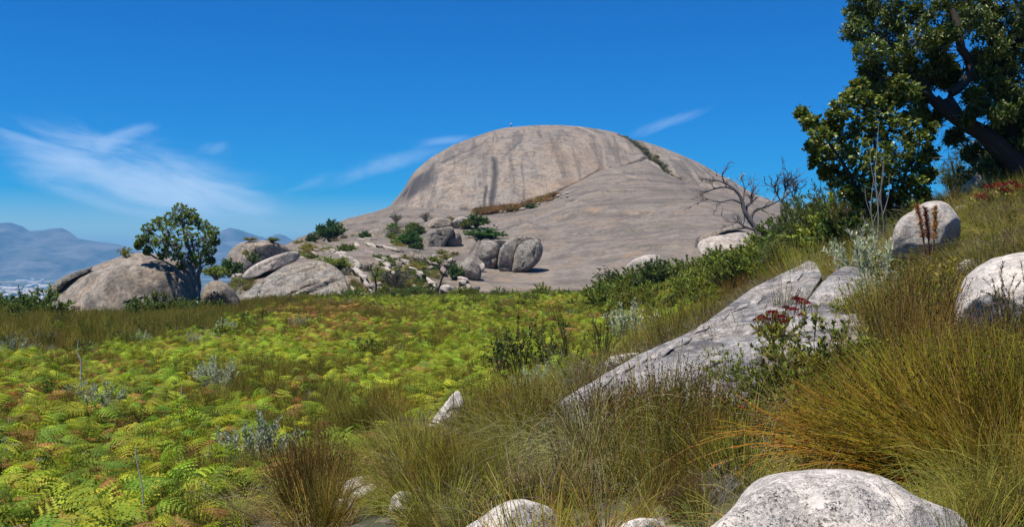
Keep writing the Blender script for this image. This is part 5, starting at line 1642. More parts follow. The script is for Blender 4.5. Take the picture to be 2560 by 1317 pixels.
upright = [shrub_parts(630 + i, 1.3, 0.5, 22, 34, (0.05, 0.012), ((0.14, 0.15, 0.025), (0.18, 0.17, 0.03)), (0.06, 0.045, 0.035), tip_cols=((0.30, 0.17, 0.05), (0.25, 0.2, 0.04)), up=0.8, start=0.5, splay=0.7, sr=0.010, arch=0.1) for i in range(2)]
twigs = [shrub_parts(640 + i, 0.6, 0.55, 34, 0, stem=DEADW, sr=0.006, side_twigs=5, arch=0.3) for i in range(2)]
rustyw = [shrub_parts(645 + i, 0.8, 0.4, 44, 34, (0.04, 0.008), ((0.17, 0.085, 0.035), (0.13, 0.07, 0.03)), (0.10, 0.05, 0.03), up=0.8, start=0.3, splay=0.6) for i in range(1)]
edge_g = [shrub_parts(650 + i, 1.2, 0.75, 40, 28, (0.13, 0.055), GREEN + LIME, (0.10, 0.08, 0.055), tip_cols=LIME[:2] + GREEN[1:2], up=0.7, splay=0.8, sr=0.012) for i in range(3)]
edge_d = [shrub_parts(655 + i, 1.2, 0.75, 46, 34, (0.12, 0.05), DARK + GREEN[2:], (0.09, 0.07, 0.05), tip_cols=GREEN, up=0.7, splay=0.8, sr=0.012) for i in range(3)]
heath = [shrub_parts(660 + i, 1.5, 0.7, 90, 85, (0.06, 0.018), ((0.09, 0.125, 0.025), (0.115, 0.14, 0.03)), (0.12, 0.10, 0.085), tip_cols=((0.15, 0.2, 0.03),), up=0.8, start=0.2, splay=0.7, sr=0.008, side_twigs=3) for i in range(2)]


def put(name, parts, px_, py_, hp, mesh_h, label, cat='shrub', group=None, D=None, wide=1.0, rotz=None):
    p_ = ground_at(px_, py_) if D is None else on_ground(px_, D)
    s_ = hp / F * p_[1] / mesh_h
    return place_shrub(name, parts, p_ - np.array([0, 0, 0.02]), label, cat, group, rotz, (s_ * wide, s_ * wide, s_))


for px_, py_, hp, lab in [
        (655, 1225, 125, 'biggest silver-leaved shrub beside the small pale stone among ferns'), (590, 1215, 100, 'silver shrub just left of the biggest silver one'), (525, 1320, 80, 'low silver shrub at the bottom edge of the fern bed'),
        (470, 1330, 60, 'small silver shrub cut by the bottom edge'), (250, 1070, 75, 'pale silver shrub alone in the middle of the near ferns'), (205, 1020, 50, 'smaller silver shrub behind the lone pale one'),
        (545, 1000, 70, 'silver shrub in the ferns above the dead grey fern'), (510, 985, 50, 'narrow silver shrub next to the dead white stalk'), (1330, 1020, 70, 'silver sprig in front of the grey dead twigs'),
        (1365, 1000, 60, 'second silver sprig by the tip of the long slab'), (1580, 880, 85, 'feathery grey-green bush above the blunt rock on the slab shoulder'), (2165, 735, 110, 'silver-blue bush on the rise between slab and boulder'),
        (2190, 790, 80, 'lower silver-blue clump under the silver-blue bush'), (480, 880, 35, 'silver bush at the far fern edge below the lone tree'), (560, 850, 35, 'pale silver bush between lone tree and orange ferns'),
        (350, 880, 35, 'silver bush at the fern edge below the huge boulder'), (40, 900, 45, 'silver bush at the outer fern edge'), (740, 835, 30, 'silver bush near the patch of orange ferns'), (690, 1280, 70, 'silver shrub next to the reddish reeds')]:
    put('silver_shrub', silver[rng.integers(3)], px_, py_, hp * 1.45, 0.55, lab, 'shrub', 'silver-leaved shrubs')
put('leafy_shrub', sparse[0], 1300, 985, 215, 1.2, 'sparse tall shrub with dark stems rising from the fern bed', wide=0.9)
put('leafy_shrub', sparse[1], 1255, 960, 150, 1.2, 'shorter sparse shrub beside the tall dark-stemmed one', wide=0.8)
put('leafy_shrub', sparse[1], 1370, 960, 150, 1.2, 'sparse round-leaved shrub between the tall shrub and the upright one', wide=0.8)
put('leafy_shrub', upright[0], 1425, 960, 190, 1.2, 'upright many-stemmed shrub with rusty tips above the dead twigs', wide=1.0)
put('leafy_shrub', upright[1], 1510, 950, 185, 1.2, 'upright rusty-tipped shrub nearest the blunt slab rock', wide=0.9)
put('dead_shrub', twigs[0], 1470, 985, 90, 0.5, 'tangle of grey dead twigs at the back of the long slab', 'dead shrub', wide=1.4)
put('dead_shrub', twigs[1], 1420, 960, 80, 0.5, 'grey dead twigs beneath the upright rusty-tipped shrub', 'dead shrub', wide=1.2)
put('dead_shrub', twigs[1], 2110, 725, 60, 0.5, 'mat of dead grey twigs at the top of the long slab', 'dead shrub', wide=1.5)
put('dead_shrub', twigs[0], 2190, 640, 90, 0.5, 'leafless grey shrub before the rounded boulder', 'dead shrub')
put('dead_shrub', twigs[0], 2060, 690, 50, 0.5, 'dead brushwood lying on the upper slab end', 'dead shrub', wide=1.5)
put('dead_shrub', twigs[0], 100, 880, 55, 0.5, 'grey dead bush at the outer edge of the ferns', 'dead shrub')
put('dead_shrub', twigs[0], 1800, 1260, 110, 0.5, 'bleached bare twigs in the dark hollow beside the cream boulder', 'dead shrub', wide=0.8)
for k, (px_, py_, hp) in enumerate([(1830, 745, 105), (1870, 725, 110), (1910, 708, 105), (1950, 692, 100), (1985, 676, 95), (1890, 700, 75), (1930, 675, 85), (2010, 655, 105), (1795, 752, 85), (1850, 712, 85), (1760, 765, 80), (1725, 780, 75), (1690, 790, 65), (1640, 800, 60)]):
    kd = edge_d if k % 3 == 0 else edge_g
    put('bush', kd[k % 3], px_, py_, hp, 1.15, 'dark bush in the strip just behind the long slab' if k % 3 == 0 else 'fresh green bush in the strip just behind the long slab', 'bush',
        'dark bushes just behind the long slab' if k % 3 == 0 else 'green bushes just behind the long slab')
for k in range(44):
    px_ = _er.uniform(600, 1520)
    p_ = on_ground(px_, _er.uniform(74, 88) if px_ > 700 else _er.uniform(64, 78))
    h_ = _er.uniform(0.55, 1.5)
    place_shrub('bush', (edge_g if k % 2 else edge_d)[_er.integers(3)], p_, 'low bush breaking the far skyline of the meadow', 'bush', 'low bushes on the far meadow skyline', None, (h_ / 1.0, h_ / 1.0, h_ / 1.1))
for px_, py_, hp, lab in [(1690, 1300, 100, 'dark brown withered bush by the bare stone at the bottom edge'), (1745, 1290, 110, 'dark brown withered bush at the cream boulder foot'), (1640, 1240, 90, 'withered bush under the seed-headed reeds'),
                          (2290, 1230, 70, 'dark withered bush behind the crest of the cream boulder')]:
    put('dead_shrub', rustyw[0], px_, py_, hp, 0.75, lab, 'dead shrub', wide=1.3)
for px_, py_, hp, pr, lab in [(2290, 680, 75, glossy[0], 'leafy bush just below the rounded boulder'), (2200, 720, 90, edge_g[0], 'green bush beside the silver-blue bush'), (2360, 700, 80, yellowish[0], 'yellow bush in front of the half-buried rock'),
                              (2260, 760, 110, glossy[1], 'leafy bush among the brown-stemmed reeds'), (2400, 640, 60, edge_g[2], 'small bush between rounded boulder and yellow tussocks'), (2540, 600, 70, yellowish[1], 'yellow bush at the picture edge below the red flowers'),
                              (2130, 830, 110, glossy[2], 'leafy bush leaning on the bright lower slab'), (2330, 830, 130, edge_g[1], 'green bush among the reeds below the half-buried rock'), (2480, 640, 60, glossy[0], 'leafy tuft on top of the broad pale boulder edge')]:
    put('leafy_shrub', pr, px_, py_, hp, 0.72 if pr not in edge_g else 1.15, lab)
for px_, py_, hp, pr, lab in [(1780, 1190, 90, glossy[0], 'leafy green shrub in the hollow left of the cream boulder'), (1850, 1170, 100, glossy[2], 'leafy green shrub under the arching golden reeds'), (1400, 1300, 60, yellowish[0], 'small yellow-green bush above the white front rock'),
                              (2200, 1000, 150, glossy[1], 'leafy green shrub inside the olive reed thicket'), (2330, 960, 130, yellowish[0], 'yellow-green bush inside the olive reed thicket'), (2050, 1130, 110, glossy[2], 'low leafy shrub behind the cream boulder crest'),
                              (2480, 1010, 120, glossy[0], 'leafy green shrub under the broad pale boulder'), (905, 1262, 40, yellowish[1], 'yellowish bush between the path stones'), (1240, 1190, 60, glossy[1], 'little leafy shrub lost among the central reeds'),
                              (2440, 1290, 80, yellowish[1], 'yellow-green bush at the lower corner tussocks')]:
    put('leafy_shrub', pr, px_, py_, hp, 0.68, lab)
for px_, py_, hp, pr, lab in [
        (1975, 1015, 190, glossy[0], 'bright green leafy shrub just below the red flowers'), (2060, 1030, 200, glossy[1], 'tallest leafy shrub in front of the bright lower slab'), (2130, 1010, 150, glossy[2], 'leafy green shrub at the uphill end of the shrub row'),
        (1900, 1040, 160, glossy[2], 'leafy shrub beneath the red flower heads'), (1820, 1010, 110, glossy[1], 'small leafy shrub standing against the long slab'), (1790, 960, 70, glossy[0], 'tiny leafy sprout on the long slab'),
        (2020, 1100, 140, glossy[0], 'leafy shrub among the leaning golden reeds'), (1840, 1110, 120, glossy[1], 'green shrub in the dark hollow behind the cream boulder')]:
    put('leafy_shrub', pr, px_, py_, hp * (1.0 if 1880 < px_ < 1990 else 1.25), 0.7, lab)
for px_, py_, hp, pr, lab in [
        (2370, 850, 190, yellowish[0], 'yellow-green bush in front of the broad pale boulder'), (2440, 880, 120, yellowish[1], 'smaller yellow-green bush under the broad pale boulder'), (2330, 760, 120, yellowish[1], 'yellow-green bush below the rusty dried stalks'),
        (2240, 690, 70, yellowish[0], 'low yellow bush at the foot of the rounded boulder'), (2200, 870, 120, yellowish[1], 'yellowish bush beside the silver-blue clump'), (2520, 590, 60, yellowish[0], 'low yellow bush under the red flower heads on the rise')]:
    put('leafy_shrub', pr, px_, py_, hp, 0.65, lab)
put('needle_shrub', needle[0], 2530, 900, 250, 0.95, 'tall wiry needle-leaved shrub before the broad pale boulder', wide=1.3)
put('needle_shrub', needle[1], 2490, 880, 190, 0.95, 'thinner wiry shrub next to the tall needle-leaved one')
put('needle_shrub', needle[1], 2580, 860, 200, 0.95, 'wiry shrub at the picture edge beside the tall needle-leaved one')

# dense scrub between the slab top, the trees and the dead tree
put('heath_shrub', heath[0], 2020, 655, 170, 1.4, 'tall dense heath bush between dead tree and slab top', D=27, wide=1.25)
put('heath_shrub', heath[1], 2075, 660, 180, 1.4, 'second dense heath bush closest to the round-leaved tree', D=25, wide=1.1)
put('heath_shrub', heath[0], 1960, 640, 110, 1.4, 'lower heath bush at the foot of the dead tree', D=31, wide=1.2)
put('heath_shrub', heath[1], 2140, 650, 150, 1.4, 'heath bush in the shade of the round-leaved tree', D=23, wide=1.1)
for px_, py_, hp, pr, lab in [(1905, 668, 95, edge_g[0], 'green bush at the foot of the pointed grey boulder'), (1955, 655, 120, edge_d[0], 'dark bush right behind the slab top'), (2010, 645, 150, edge_d[1], 'tallest dark bush right behind the slab top'),
                              (2065, 645, 150, edge_g[2], 'green bush between the heath bushes'), (2110, 640, 130, edge_d[2], 'dark bush at the edge of the tree shade'), (2155, 635, 110, edge_d[0], 'dark bush beneath the round-leaved tree'),
                              (2035, 678, 80, edge_g[1], 'small green bush touching the slab tip'), (2200, 625, 90, edge_d[1], 'dark low bush behind the thin saplings'), (2440, 500, 70, edge_g[0], 'sunlit bush under the bare twigs of the big tree'),
                              (1880, 690, 70, edge_g[1], 'fresh bush below the pointed grey boulder')]:
    put('bush', pr, px_, py_, hp, 1.15, lab, 'bush')
put('dead_shrub', rustyw[0], 2125, 660, 130, 0.75, 'rust-brown dead bush standing in the heath scrub', 'dead shrub', D=22, wide=1.1)
put('heath_shrub', heath[1], 2390, 520, 120, 1.4, 'sunlit heath bush in the gap between the two trees', D=27, wide=0.8)
BELT = []
for px_ in np.arange(1490, 2010, 15.0):
    top = np.interp(px_, [1490, 1520, 1560, 1640, 1760, 1860, 1960, 2010], [725, 690, 655, 648, 632, 610, 605, 600])
    for row in range(3):
        ty = top + row * 38 + _er.uniform(-8, 14)
        BELT.append((px_ + _er.uniform(-9, 9), ty + _er.uniform(48, 75), ty))
for px_, by_, ty in BELT:
    p_ = ground_at(px_, by_)
    if p_[1] > 78:
        p_ = on_ground(px_, 78 - _er.uniform(0, 12))
    h_ = float(np.clip((CY - ty) / F * p_[1] - p_[2], 0.45, 2.6)) * _er.uniform(0.7, 1.12)
    if by_ > 790 or (px_ > 1800 and by_ > 740 - (px_ - 1800) * 0.3):
        continue
    kd = edge_d if _er.random() < 0.28 else edge_g
    s_ = h_ / 1.15
    place_shrub('bush', kd[_er.integers(3)], p_, 'dark green bush in the belt along the far meadow side' if kd is edge_d else 'fresh green bush in the belt along the far meadow side', 'bush',
                'dark bushes along the far meadow side' if kd is edge_d else 'green bushes along the far meadow side', None, (s_ * 1.1, s_ * 1.1, s_))
for px_, D_, h_ in [(1250, 88, .5), (1335, 88, .7), (1390, 86, .8), (1415, 84, .9), (1450, 82, .8), (1225, 90, .5)]:
    p_ = on_ground(px_, D_)
    place_shrub('bush', edge_d[_er.integers(3)], p_, 'small dark bush on the meadow skyline below the bare slope', 'bush', 'bushes on the meadow skyline', None, (h_ / 1.0,) * 3)

# bushes round the huge boulder and the outer edge
for px_, py_, D_, hp, pr, lab in [
        (355, 810, 54, 75, edge_d[0], 'dark bush in front of the huge boulder left of centre'), (395, 812, 54.5, 85, edge_d[1], 'tallest dark bush against the huge boulder'), (440, 815, 55, 70, edge_d[2], 'dark bush at the tree foot before the boulder shade'),
        (500, 815, 57, 60, edge_d[0], 'bush at the base of the lone tree trunk'), (545, 815, 58, 50, edge_d[1], 'bush in front of the small rounded boulder'), (460, 760, 57, 60, edge_g[1], 'leafy sapling against the shaded boulder face'),
        (20, 830, 50, 95, edge_d[2], 'dark bush at the outer picture edge'), (70, 835, 50, 85, edge_d[0], 'dark bush in front of the pale rocks'), (115, 830, 51, 105, edge_d[1], 'tall dark bush beside the rock lip of the huge boulder'), (150, 830, 52, 70, edge_g[0], 'greener bush at the low end of the huge boulder'),
        (40, 870, 44, 70, edge_d[1], 'low dark bush nearest the outer fern edge'), (-20, 850, 48, 90, edge_d[0], 'dark bush cut by the picture edge')]:
    put('bush', pr, px_, py_, hp, 1.15, lab, 'bush', D=D_)


def slope_shrub(name, parts, px_, py_, hp, mesh_h, label, cat='bush', group=None, wide=1.0, D=None):
    p_ = slope_at(px_, py_) if D is None else P(px_, py_, D)
    s_ = hp / F * p_[1] / mesh_h
    return place_shrub(name, parts, p_ - np.array([0, 0, 0.05 * s_]), label, cat, group, None, (s_ * wide, s_ * wide, s_))


far_g = [shrub_parts(670 + i, 1.2, 0.85, 44, 26, (0.24, 0.10), ((0.135, 0.189, 0.034), (0.169, 0.209, 0.041)), (0.135, 0.108, 0.081), up=0.5, splay=0.9, sr=0.02) for i in range(2)]
far_d = [shrub_parts(673 + i, 1.2, 0.85, 44, 26, (0.24, 0.10), ((0.061, 0.115, 0.027), (0.081, 0.142, 0.030)), (0.121, 0.095, 0.068), up=0.5, splay=0.9, sr=0.02) for i in range(2)]
far_y = [shrub_parts(676 + i, 1.0, 0.9, 40, 30, (0.22, 0.05), ((0.257, 0.257, 0.047), (0.216, 0.209, 0.041), (0.297, 0.243, 0.068)), (0.189, 0.149, 0.095), up=0.7, splay=0.7, sr=0.015) for i in range(2)]
far_grey = [shrub_parts(679 + i, 1.2, 0.8, 50, 22, (0.16, 0.03), ((0.189, 0.182, 0.135), (0.162, 0.162, 0.108)), (0.216, 0.176, 0.149), up=0.8, splay=0.6, sr=0.015) for i in range(2)]
for a in [(826, 603, 52, far_d[0], 'dark open-crowned bush standing on the slope skyline', 1.0), (845, 590, 34, far_d[1], 'upper lobe of bush beside the open-crowned one on the skyline', .8), (1030, 616, 38, far_d[0], 'round dark green bush left of the weathered grey boulder', 1.2),
          (1042, 630, 26, far_d[1], 'dark bush at the foot of the weathered grey boulder', 1.2), (1210, 597, 26, far_d[0], 'low spreading bright green bush on the bare slope above the cluster', 3.0),
          (832, 682, 44, far_g[0], 'broad green bush on the long tilted slab', 1.6), (1190, 568, 34, far_d[1], 'green bush below the dome wall beside the humps', 1.4), (1165, 570, 22, far_g[1], 'small green bush beside the dome-wall bush', 1.3),
          (990, 728, 70, far_grey[0], 'grey feathery bush at the meadow edge beside the stepped slab', 1.0), (1349, 506, 16, far_g[0], 'small round bush highest up the rubble line', 1.1), (1327, 522, 14, far_d[0], 'dark cushion bush in the rubble line', 1.7),
          (1125, 555, 18, far_y[0], 'pale yellowish bush between the two low humps', 1.2), (1065, 555, 26, far_grey[1], 'thin grey bush on the bare rock below the dome', 1.0), (990, 560, 34, far_grey[0], 'wispy grey bush near the slope skyline', .8),
          (860, 640, 30, far_g[1], 'bush at the head of the stepped slab', 1.2), (1137, 700, 44, far_d[1], 'dark bush hugging the egg-shaped boulder', .7), (912, 600, 22, far_d[0], 'dark bush by the grey hump', 1.2)]:
    slope_shrub('bush', a[3], a[0], a[1], a[2], 1.15, a[4], wide=a[5])
for px_, py_, D_, hp, pr, lab, w_ in [(625, 603, 137, 14, far_y[0], 'flat olive bush growing on top of the big domed boulder', 1.8), (682, 606, 137, 14, far_g[0], 'second flat bush on top of the big domed boulder', 1.6),
                                      (632, 658, 131, 26, far_g[1], 'green bush in front of the big domed boulder', 1.0), (572, 690, 122, 42, far_d[0], 'dark bush between lone tree and big domed boulder', 1.2), (540, 700, 110, 40, far_g[0], 'bush behind the lone tree trunk', 1.2),
                                      (312, 645, 62.5, 32, edge_g[0], 'spiky bush perched on the huge boulder beside the tree crown', 1.0), (615, 640, 134, 20, far_y[1], 'dry bush at the foot of the big domed boulder', .8)]:
    slope_shrub('bush', pr, px_, py_, hp, 1.15, lab, wide=w_, D=D_)
_vr = np.random.default_rng(21)
BK = [(far_g, 'green bush scattered on the broken slope', 'green slope bushes'), (far_d, 'dark bush scattered on the broken slope', 'dark slope bushes'), (far_y, 'yellowish grassy bush scattered on the broken slope', 'yellowish slope bushes'),
      (far_grey, 'grey dry bush scattered on the broken slope', 'grey slope bushes')]
cnt = 0
while cnt < 110:
    px_ = _vr.uniform(640, 1140)
    lo = np.interp(px_, [640, 740, 850, 1000, 1140], [660, 612, 588, 572, 560])
    py_ = lo + (742 - lo) * _vr.uniform(0, 1) ** 0.9
    dens_ = fbm(np.array([[px_ / 60, py_ / 40, 3.0]]), 2, 91)[0]
    if in_poly(px_, py_, [(600, 745), (655, 700), (712, 665), (800, 655), (870, 700), (872, 745)]) or in_poly(px_, py_, [(845, 622), (950, 740), (890, 740)]) or dens_ < -0.15 or (px_ > 1050 and py_ < 635):
        continue
    kd = BK[_vr.choice(4, p=[0.32, 0.14, 0.38, 0.16])]
    slope_shrub('bush', kd[0][_vr.integers(2)], px_, py_, _vr.uniform(9, 24), 1.1, kd[1], 'bush', kd[2], wide=_vr.uniform(1.0, 1.6))
    cnt += 1
# orange heath strip at the foot of the dome wall, grass on the slope
n = 2600
gpx, gpy = rng.uniform(505, 1140, n), rng.uniform(560, 745, n)
lo = np.interp(gpx, [505, 640, 740, 850, 1000, 1140], [690, 660, 622, 596, 580, 570])
keep = (gpy > lo) & ~in_poly(gpx, gpy, [(600, 745), (655, 700), (712, 665), (800, 655), (870, 700), (872, 745)]) & ~((gpx > 1050) & (gpy < 640))
keep &= fbm(np.stack([gpx / 45, gpy / 30, gpx * 0], -1), 3, 93) > 0.08
for ln_ in ([(850, 625), (875, 650), (905, 685), (935, 735)], [(905, 612), (940, 640), (972, 672), (998, 705)], [(930, 612), (1000, 628)], [(950, 650), (1015, 638)]):
    keep &= seg_dist(gpx, gpy, ln_)[0] > 15
pts_ = [slope_at(a, b_) for a, b_ in zip(gpx[keep], gpy[keep])]
sg = [tussock_mesh(700 + i, 60, 0.55, c_, droop=0.3, spread=0.8, radius=0.3, w=0.02, K=4) for i, c_ in enumerate([((0.29, 0.27, 0.05), (0.22, 0.22, 0.04)), ((0.32, 0.24, 0.08), (0.25, 0.2, 0.06)), ((0.21, 0.24, 0.04),)])]
m_ = len(pts_)
scatter('slope_grass', sg, pts_, np.stack([np.zeros(m_), np.zeros(m_), rng.uniform(0, 6, m_)], -1), rng.uniform(0.45, 1.0, m_), rng.integers(3, size=m_), 'olive and brown grass between the rocks of the broken slope', 'grass')
gpx = np.concatenate([rng.uniform(1195, 1290, 120), rng.uniform(1290, 1400, 30)])
gpy = np.interp(gpx, [1195, 1240, 1290, 1400], [534, 530, 524, 490]) + rng.uniform(-3, 4, 150)
pts_ = [slope_at(a, b_) for a, b_ in zip(gpx, gpy)]
sg2 = [tussock_mesh(710, 60, 0.7, ((0.30, 0.14, 0.04), (0.24, 0.13, 0.04), (0.2, 0.17, 0.05)), droop=0.3, spread=1.0, radius=0.4, w=0.04, K=4)]
scatter('rusty_heath', sg2, pts_, np.stack([np.zeros(150), np.zeros(150), rng.uniform(0, 6, 150)], -1), rng.uniform(0.8, 1.6, 150), np.zeros(150), 'rust-coloured low heath along the foot of the dome wall', 'heath')
# thin green strip of plants in the dome gully
gl = np.array([(1560, 340), (1583, 349), (1600, 362), (1614, 378), (1630, 394), (1650, 408), (1664, 424), (1680, 438), (1705, 452)])
tq = rng.uniform(0, len(gl) - 1.001, 150)
i0 = tq.astype(int)
gp_ = gl[i0] + (gl[i0 + 1] - gl[i0]) * (tq - i0)[:, None] + rng.normal(size=(150, 2)) * np.array([3, 2])
pts_ = [dome_at(a, b_) for a, b_ in gp_]
sg3 = [tussock_mesh(715, 40, 0.8, ((0.10, 0.10, 0.03), (0.14, 0.12, 0.05), (0.08, 0.085, 0.03)), droop=0.3, spread=1.0, radius=0.5, w=0.05, K=4)]
scatter('gully_plants', sg3, pts_, np.stack([np.zeros(150), np.zeros(150), rng.uniform(0, 6, 150)], -1), rng.uniform(0.3, 0.8, 150), np.zeros(150), 'dark grass and moss filling the gully that runs down the dome', 'grass')
tag(obj('bush', far_y[0][1], loc=dome_at(1640, 396), scale=1.3), 'yellow bush where the dome gully crosses the crack', 'bush')

# low herbs, dead clumps and little shrubs that grow through the bracken and along its edges
und = [silver[0][1], silver[1][1], glossy[0][1], glossy[1][1], edge_g[0][1], edge_d[0][1], upright[0][0], upright[0][1], twigs[0][0], sparse[0][1], sparse[0][0]]
us = [0.55, 0.5, 0.65, 0.6, 0.42, 0.4, 0.5, 0.5, 0.7, 0.5, 0.5]
pw = np.array([0.17, 0.14, 0.12, 0.12, 0.10, 0.09, 0.06, 0.06, 0.08, 0.03, 0.03])
px, D, x = meadow_points(5200, 9, 90, -260, 1950)
ok = clear_of_rocks(x, D, 0.1) & (px < fern_right(D) + 60) & (D < np.interp(px, [-300, 200, 560, 640, 1900], [60, 62, 74, 88, 80]))
ok &= (fbm(np.stack([x * 0.2, D * 0.15, x * 0 + 7], -1), 3, 211) > -0.05) | (D > fern_far(px) * 0.95)
ok &= rng.uniform(size=len(px)) < np.where(D > fern_far(px), 0.9, 0.45)
px, D, x = px[ok], D[ok], x[ok]
n = len(px)
ix = rng.choice(len(und), n, p=pw / pw.sum())
scatter('undergrowth', und, np.stack([x, D, ground_z(x, D) - 0.02], -1), np.stack([rng.normal(size=n) * 0.1, rng.normal(size=n) * 0.1, rng.uniform(0, 6.28, n)], -1), np.array(us)[ix] * rng.uniform(1.0, 2.0, n), ix,
        'silvery and green herbs and dry twigs growing through the bracken', 'undergrowth')

# ------------------------------------------------------------------ trees
def smooth_line(pts, n):
    """Catmull-Rom through (px, py, dD, r_px) control points"""
    p = np.array(pts, float)
    p = np.concatenate([[2 * p[0] - p[1]], p, [2 * p[-1] - p[-2]]])
    out = []
    m = len(p) - 3
    for t in np.linspace(0, m, n):
        i = min(int(t), m - 1)
        u = t - i
        a, b, c, d = p[i:i + 4]
        out.append(0.5 * (2 * b + (c - a) * u + (2 * a - 5 * b + 4 * c - d) * u * u + (3 * b - a - 3 * c + d) * u ** 3))
    return np.array(out)


def limb_world(pts, D, n=18):
    q = smooth_line(pts, n)
    w = P(q[:, 0], q[:, 1], D + q[:, 2])
    rad = np.clip(q[:, 3], 0.4, None) / F * D
    return w, rad


def tree(name, label, D, limbs, blobs, leaf, cols, tip_cols, bark, clusters=40, per=10, leaf_m=None, twig_r=0.006, seed=1, group=None, wide=0.45, fold=0.2, up=0.35, cat='tree', csz=0.1, depth=1.0, shell=0.6):
    r = np.random.default_rng(seed)
    root = bpy.data.objects.new(name, None)
    COL.objects.link(root)
    tag(root, label, cat, group)
    b0, _ = limb_world(limbs[0], D)
    org = b0[0]
    root.location = [float(v) for v in org]
    allpts = []
    for i, lb in enumerate(limbs):
        w, rad = limb_world(lb, D)
        w = w + 0.35 * rad[:, None] * fbm(w * 2.5, 2, seed + i)[:, None] * np.array([1, 1, 0.3])
        allpts.append(w)
        G = Geo()
        shade = 1 + 0.3 * fbm(w * 3, 3, seed + 40)[:, None]
        G.tubes((w - org)[None], rad[None], (np.array(bark)[None] * shade)[None], 8)
        obj('trunk' if i == 0 else 'limb', G.mesh('limb', M_WOOD, smooth=True), root)
    if not blobs:
        return root
    allp = np.concatenate(allpts)
    Gt, Gl = Geo(), Geo()
    for bl in blobs:
        px_, py_, rp, dD = bl[:4]
        c = P(px_, py_, D + dD)
        R_ = rp / F * D
        # a branch from the nearest limb to the middle of the clump
        j = np.argmin(np.linalg.norm(allp - c, axis=1) + 0.4 * np.clip(allp[:, 2] - c[2], 0, None))
        t = np.linspace(0, 1, 7)[:, None]
        a0 = allp[j]
        mid = (a0 + c) / 2 + np.array([0, 0, -0.15]) * np.linalg.norm(c - a0)
        br = (1 - t) ** 2 * a0 + 2 * t * (1 - t) * mid + t * t * c
        br = br + 0.05 * R_ * r.normal(size=br.shape) * t
        Gt.tubes((br - org)[None], np.linspace(twig_r * 4, twig_r * 1.5, 7)[None], np.array(bark) * 0.9, 5)
        nC = max(6, int(clusters * (rp / 40.0) ** 1.6)) if csz is None else clusters
        dirs = unit(nC, r)
        rad = R_ * r.uniform(shell, 1.0, nC) ** 0.7
        cc = c + dirs * rad[:, None] * np.array([1, depth, 0.85])
        st = c + (cc - c) * 0.15
        tm = (st + cc) / 2 + 0.12 * R_ * unit(nC, r)
        tw = np.stack([st, tm, cc], 1)
        Gt.tubes(tw - org, np.array([twig_r * 1.2, twig_r, twig_r * 0.5])[None], np.array(bark) * 0.9, 3)
        n = nC * per
        ci = np.repeat(np.arange(nC), per)
        d = dirs[ci] * 0.5 + 0.8 * unit(n, r)
        d[:, 2] += up
        pos = cc[ci] + 0.45 * csz * (unit(n, r) * r.uniform(0, 1, (n, 1))) - d * leaf[0] * 0.15
        nr = unit(n, r) * 0.7 + np.array([0, 0, 1.0])
        cl_ = np.array(cols)
        c_ = jitter(cl_[r.integers(len(cl_), size=n)], n, 0.2, r)
        if tip_cols is not None:
            k_ = (r.uniform(size=n) < 0.28)[:, None]
            tc_ = np.array(tip_cols)
            c_ = np.where(k_, jitter(tc_[r.integers(len(tc_), size=n)], n, 0.15, r), c_)
        c_ = c_ * (0.85 + 0.3 * r.uniform())
        Gl.leaves(pos - org, d, nr, leaf[0] * r.uniform(0.65, 1.2, n), leaf[1] * r.uniform(0.75, 1.2, n), c_, fold, wide)
    obj('twigs', Gt.mesh('twigs', M_WOOD), root)
    obj('crown', Gl.mesh('crown', leaf_m or M_LEAF), root)
    return root


# lone tree by the huge boulder
tl = [(492, 752, 0, 10), (490, 725, 0, 8.5), (487, 700, 0.1, 8.0), (482, 680, 0.1, 7.5), (470, 664, 0.1, 6.5), (452, 645, 0, 5), (432, 620, 0, 4), (415, 598, 0, 3)]
lones = [tl, [(488, 700, 0, 6), (496, 680, -0.2, 5), (500, 655, -0.3, 4), (506, 628, -0.2, 3)], [(482, 680, 0.1, 6), (484, 655, 0.3, 5), (474, 625, 0.4, 4), (462, 590, 0.3, 3), (455, 550, 0.2, 2)],
         [(486, 712, 0, 6), (478, 690, .3, 5), (462, 676, 0.6, 4), (430, 664, 0.8, 3), (405, 650, 0.8, 2)], [(493, 740, 0, 5), (500, 715, .3, 4), (497, 690, .4, 3.5), (503, 668, .3, 3)]]
lb = [(452, 528, 28, 0), (478, 536, 24, .3), (430, 548, 26, -.3), (458, 556, 30, .6), (490, 552, 20, 0), (398, 560, 26, 0), (372, 574, 22, -.2), (424, 578, 30, -.7), (468, 585, 28, -.6), (510, 566, 22, .2), (532, 580, 20, 0), (538, 605, 16, .2),
      (512, 596, 26, -.5), (354, 600, 20, 0), (376, 606, 26, .5), (404, 606, 26, -.6), (436, 612, 26, .8), (482, 615, 26, .7), (522, 626, 22, -.2), (500, 645, 24, -.4), (472, 645, 24, .3), (440, 638, 22, -.5), (410, 634, 20, .3), (370, 628, 14, .2), (524, 652, 16, .2),
      (486, 664, 16, .4), (455, 662, 16, .3), (345, 615, 12, .1)]
LT = ((0.115, 0.19, 0.026), (0.14, 0.22, 0.03), (0.085, 0.15, 0.022))
lb = [(a_, b__, c__ * 0.80, d__ * 1.3) for a_, b__, c__, d__ in lb]
tree('lone_tree', 'lone dark green tree leaning over the huge boulder', 60.0, lones, lb, (0.15, 0.07), LT, ((0.24, 0.33, 0.04), (0.2, 0.28, 0.035)), (0.17, 0.155, 0.14), clusters=50, per=12, leaf_m=M_LEAF, twig_r=0.012, seed=3, csz=0.15, depth=1.15)

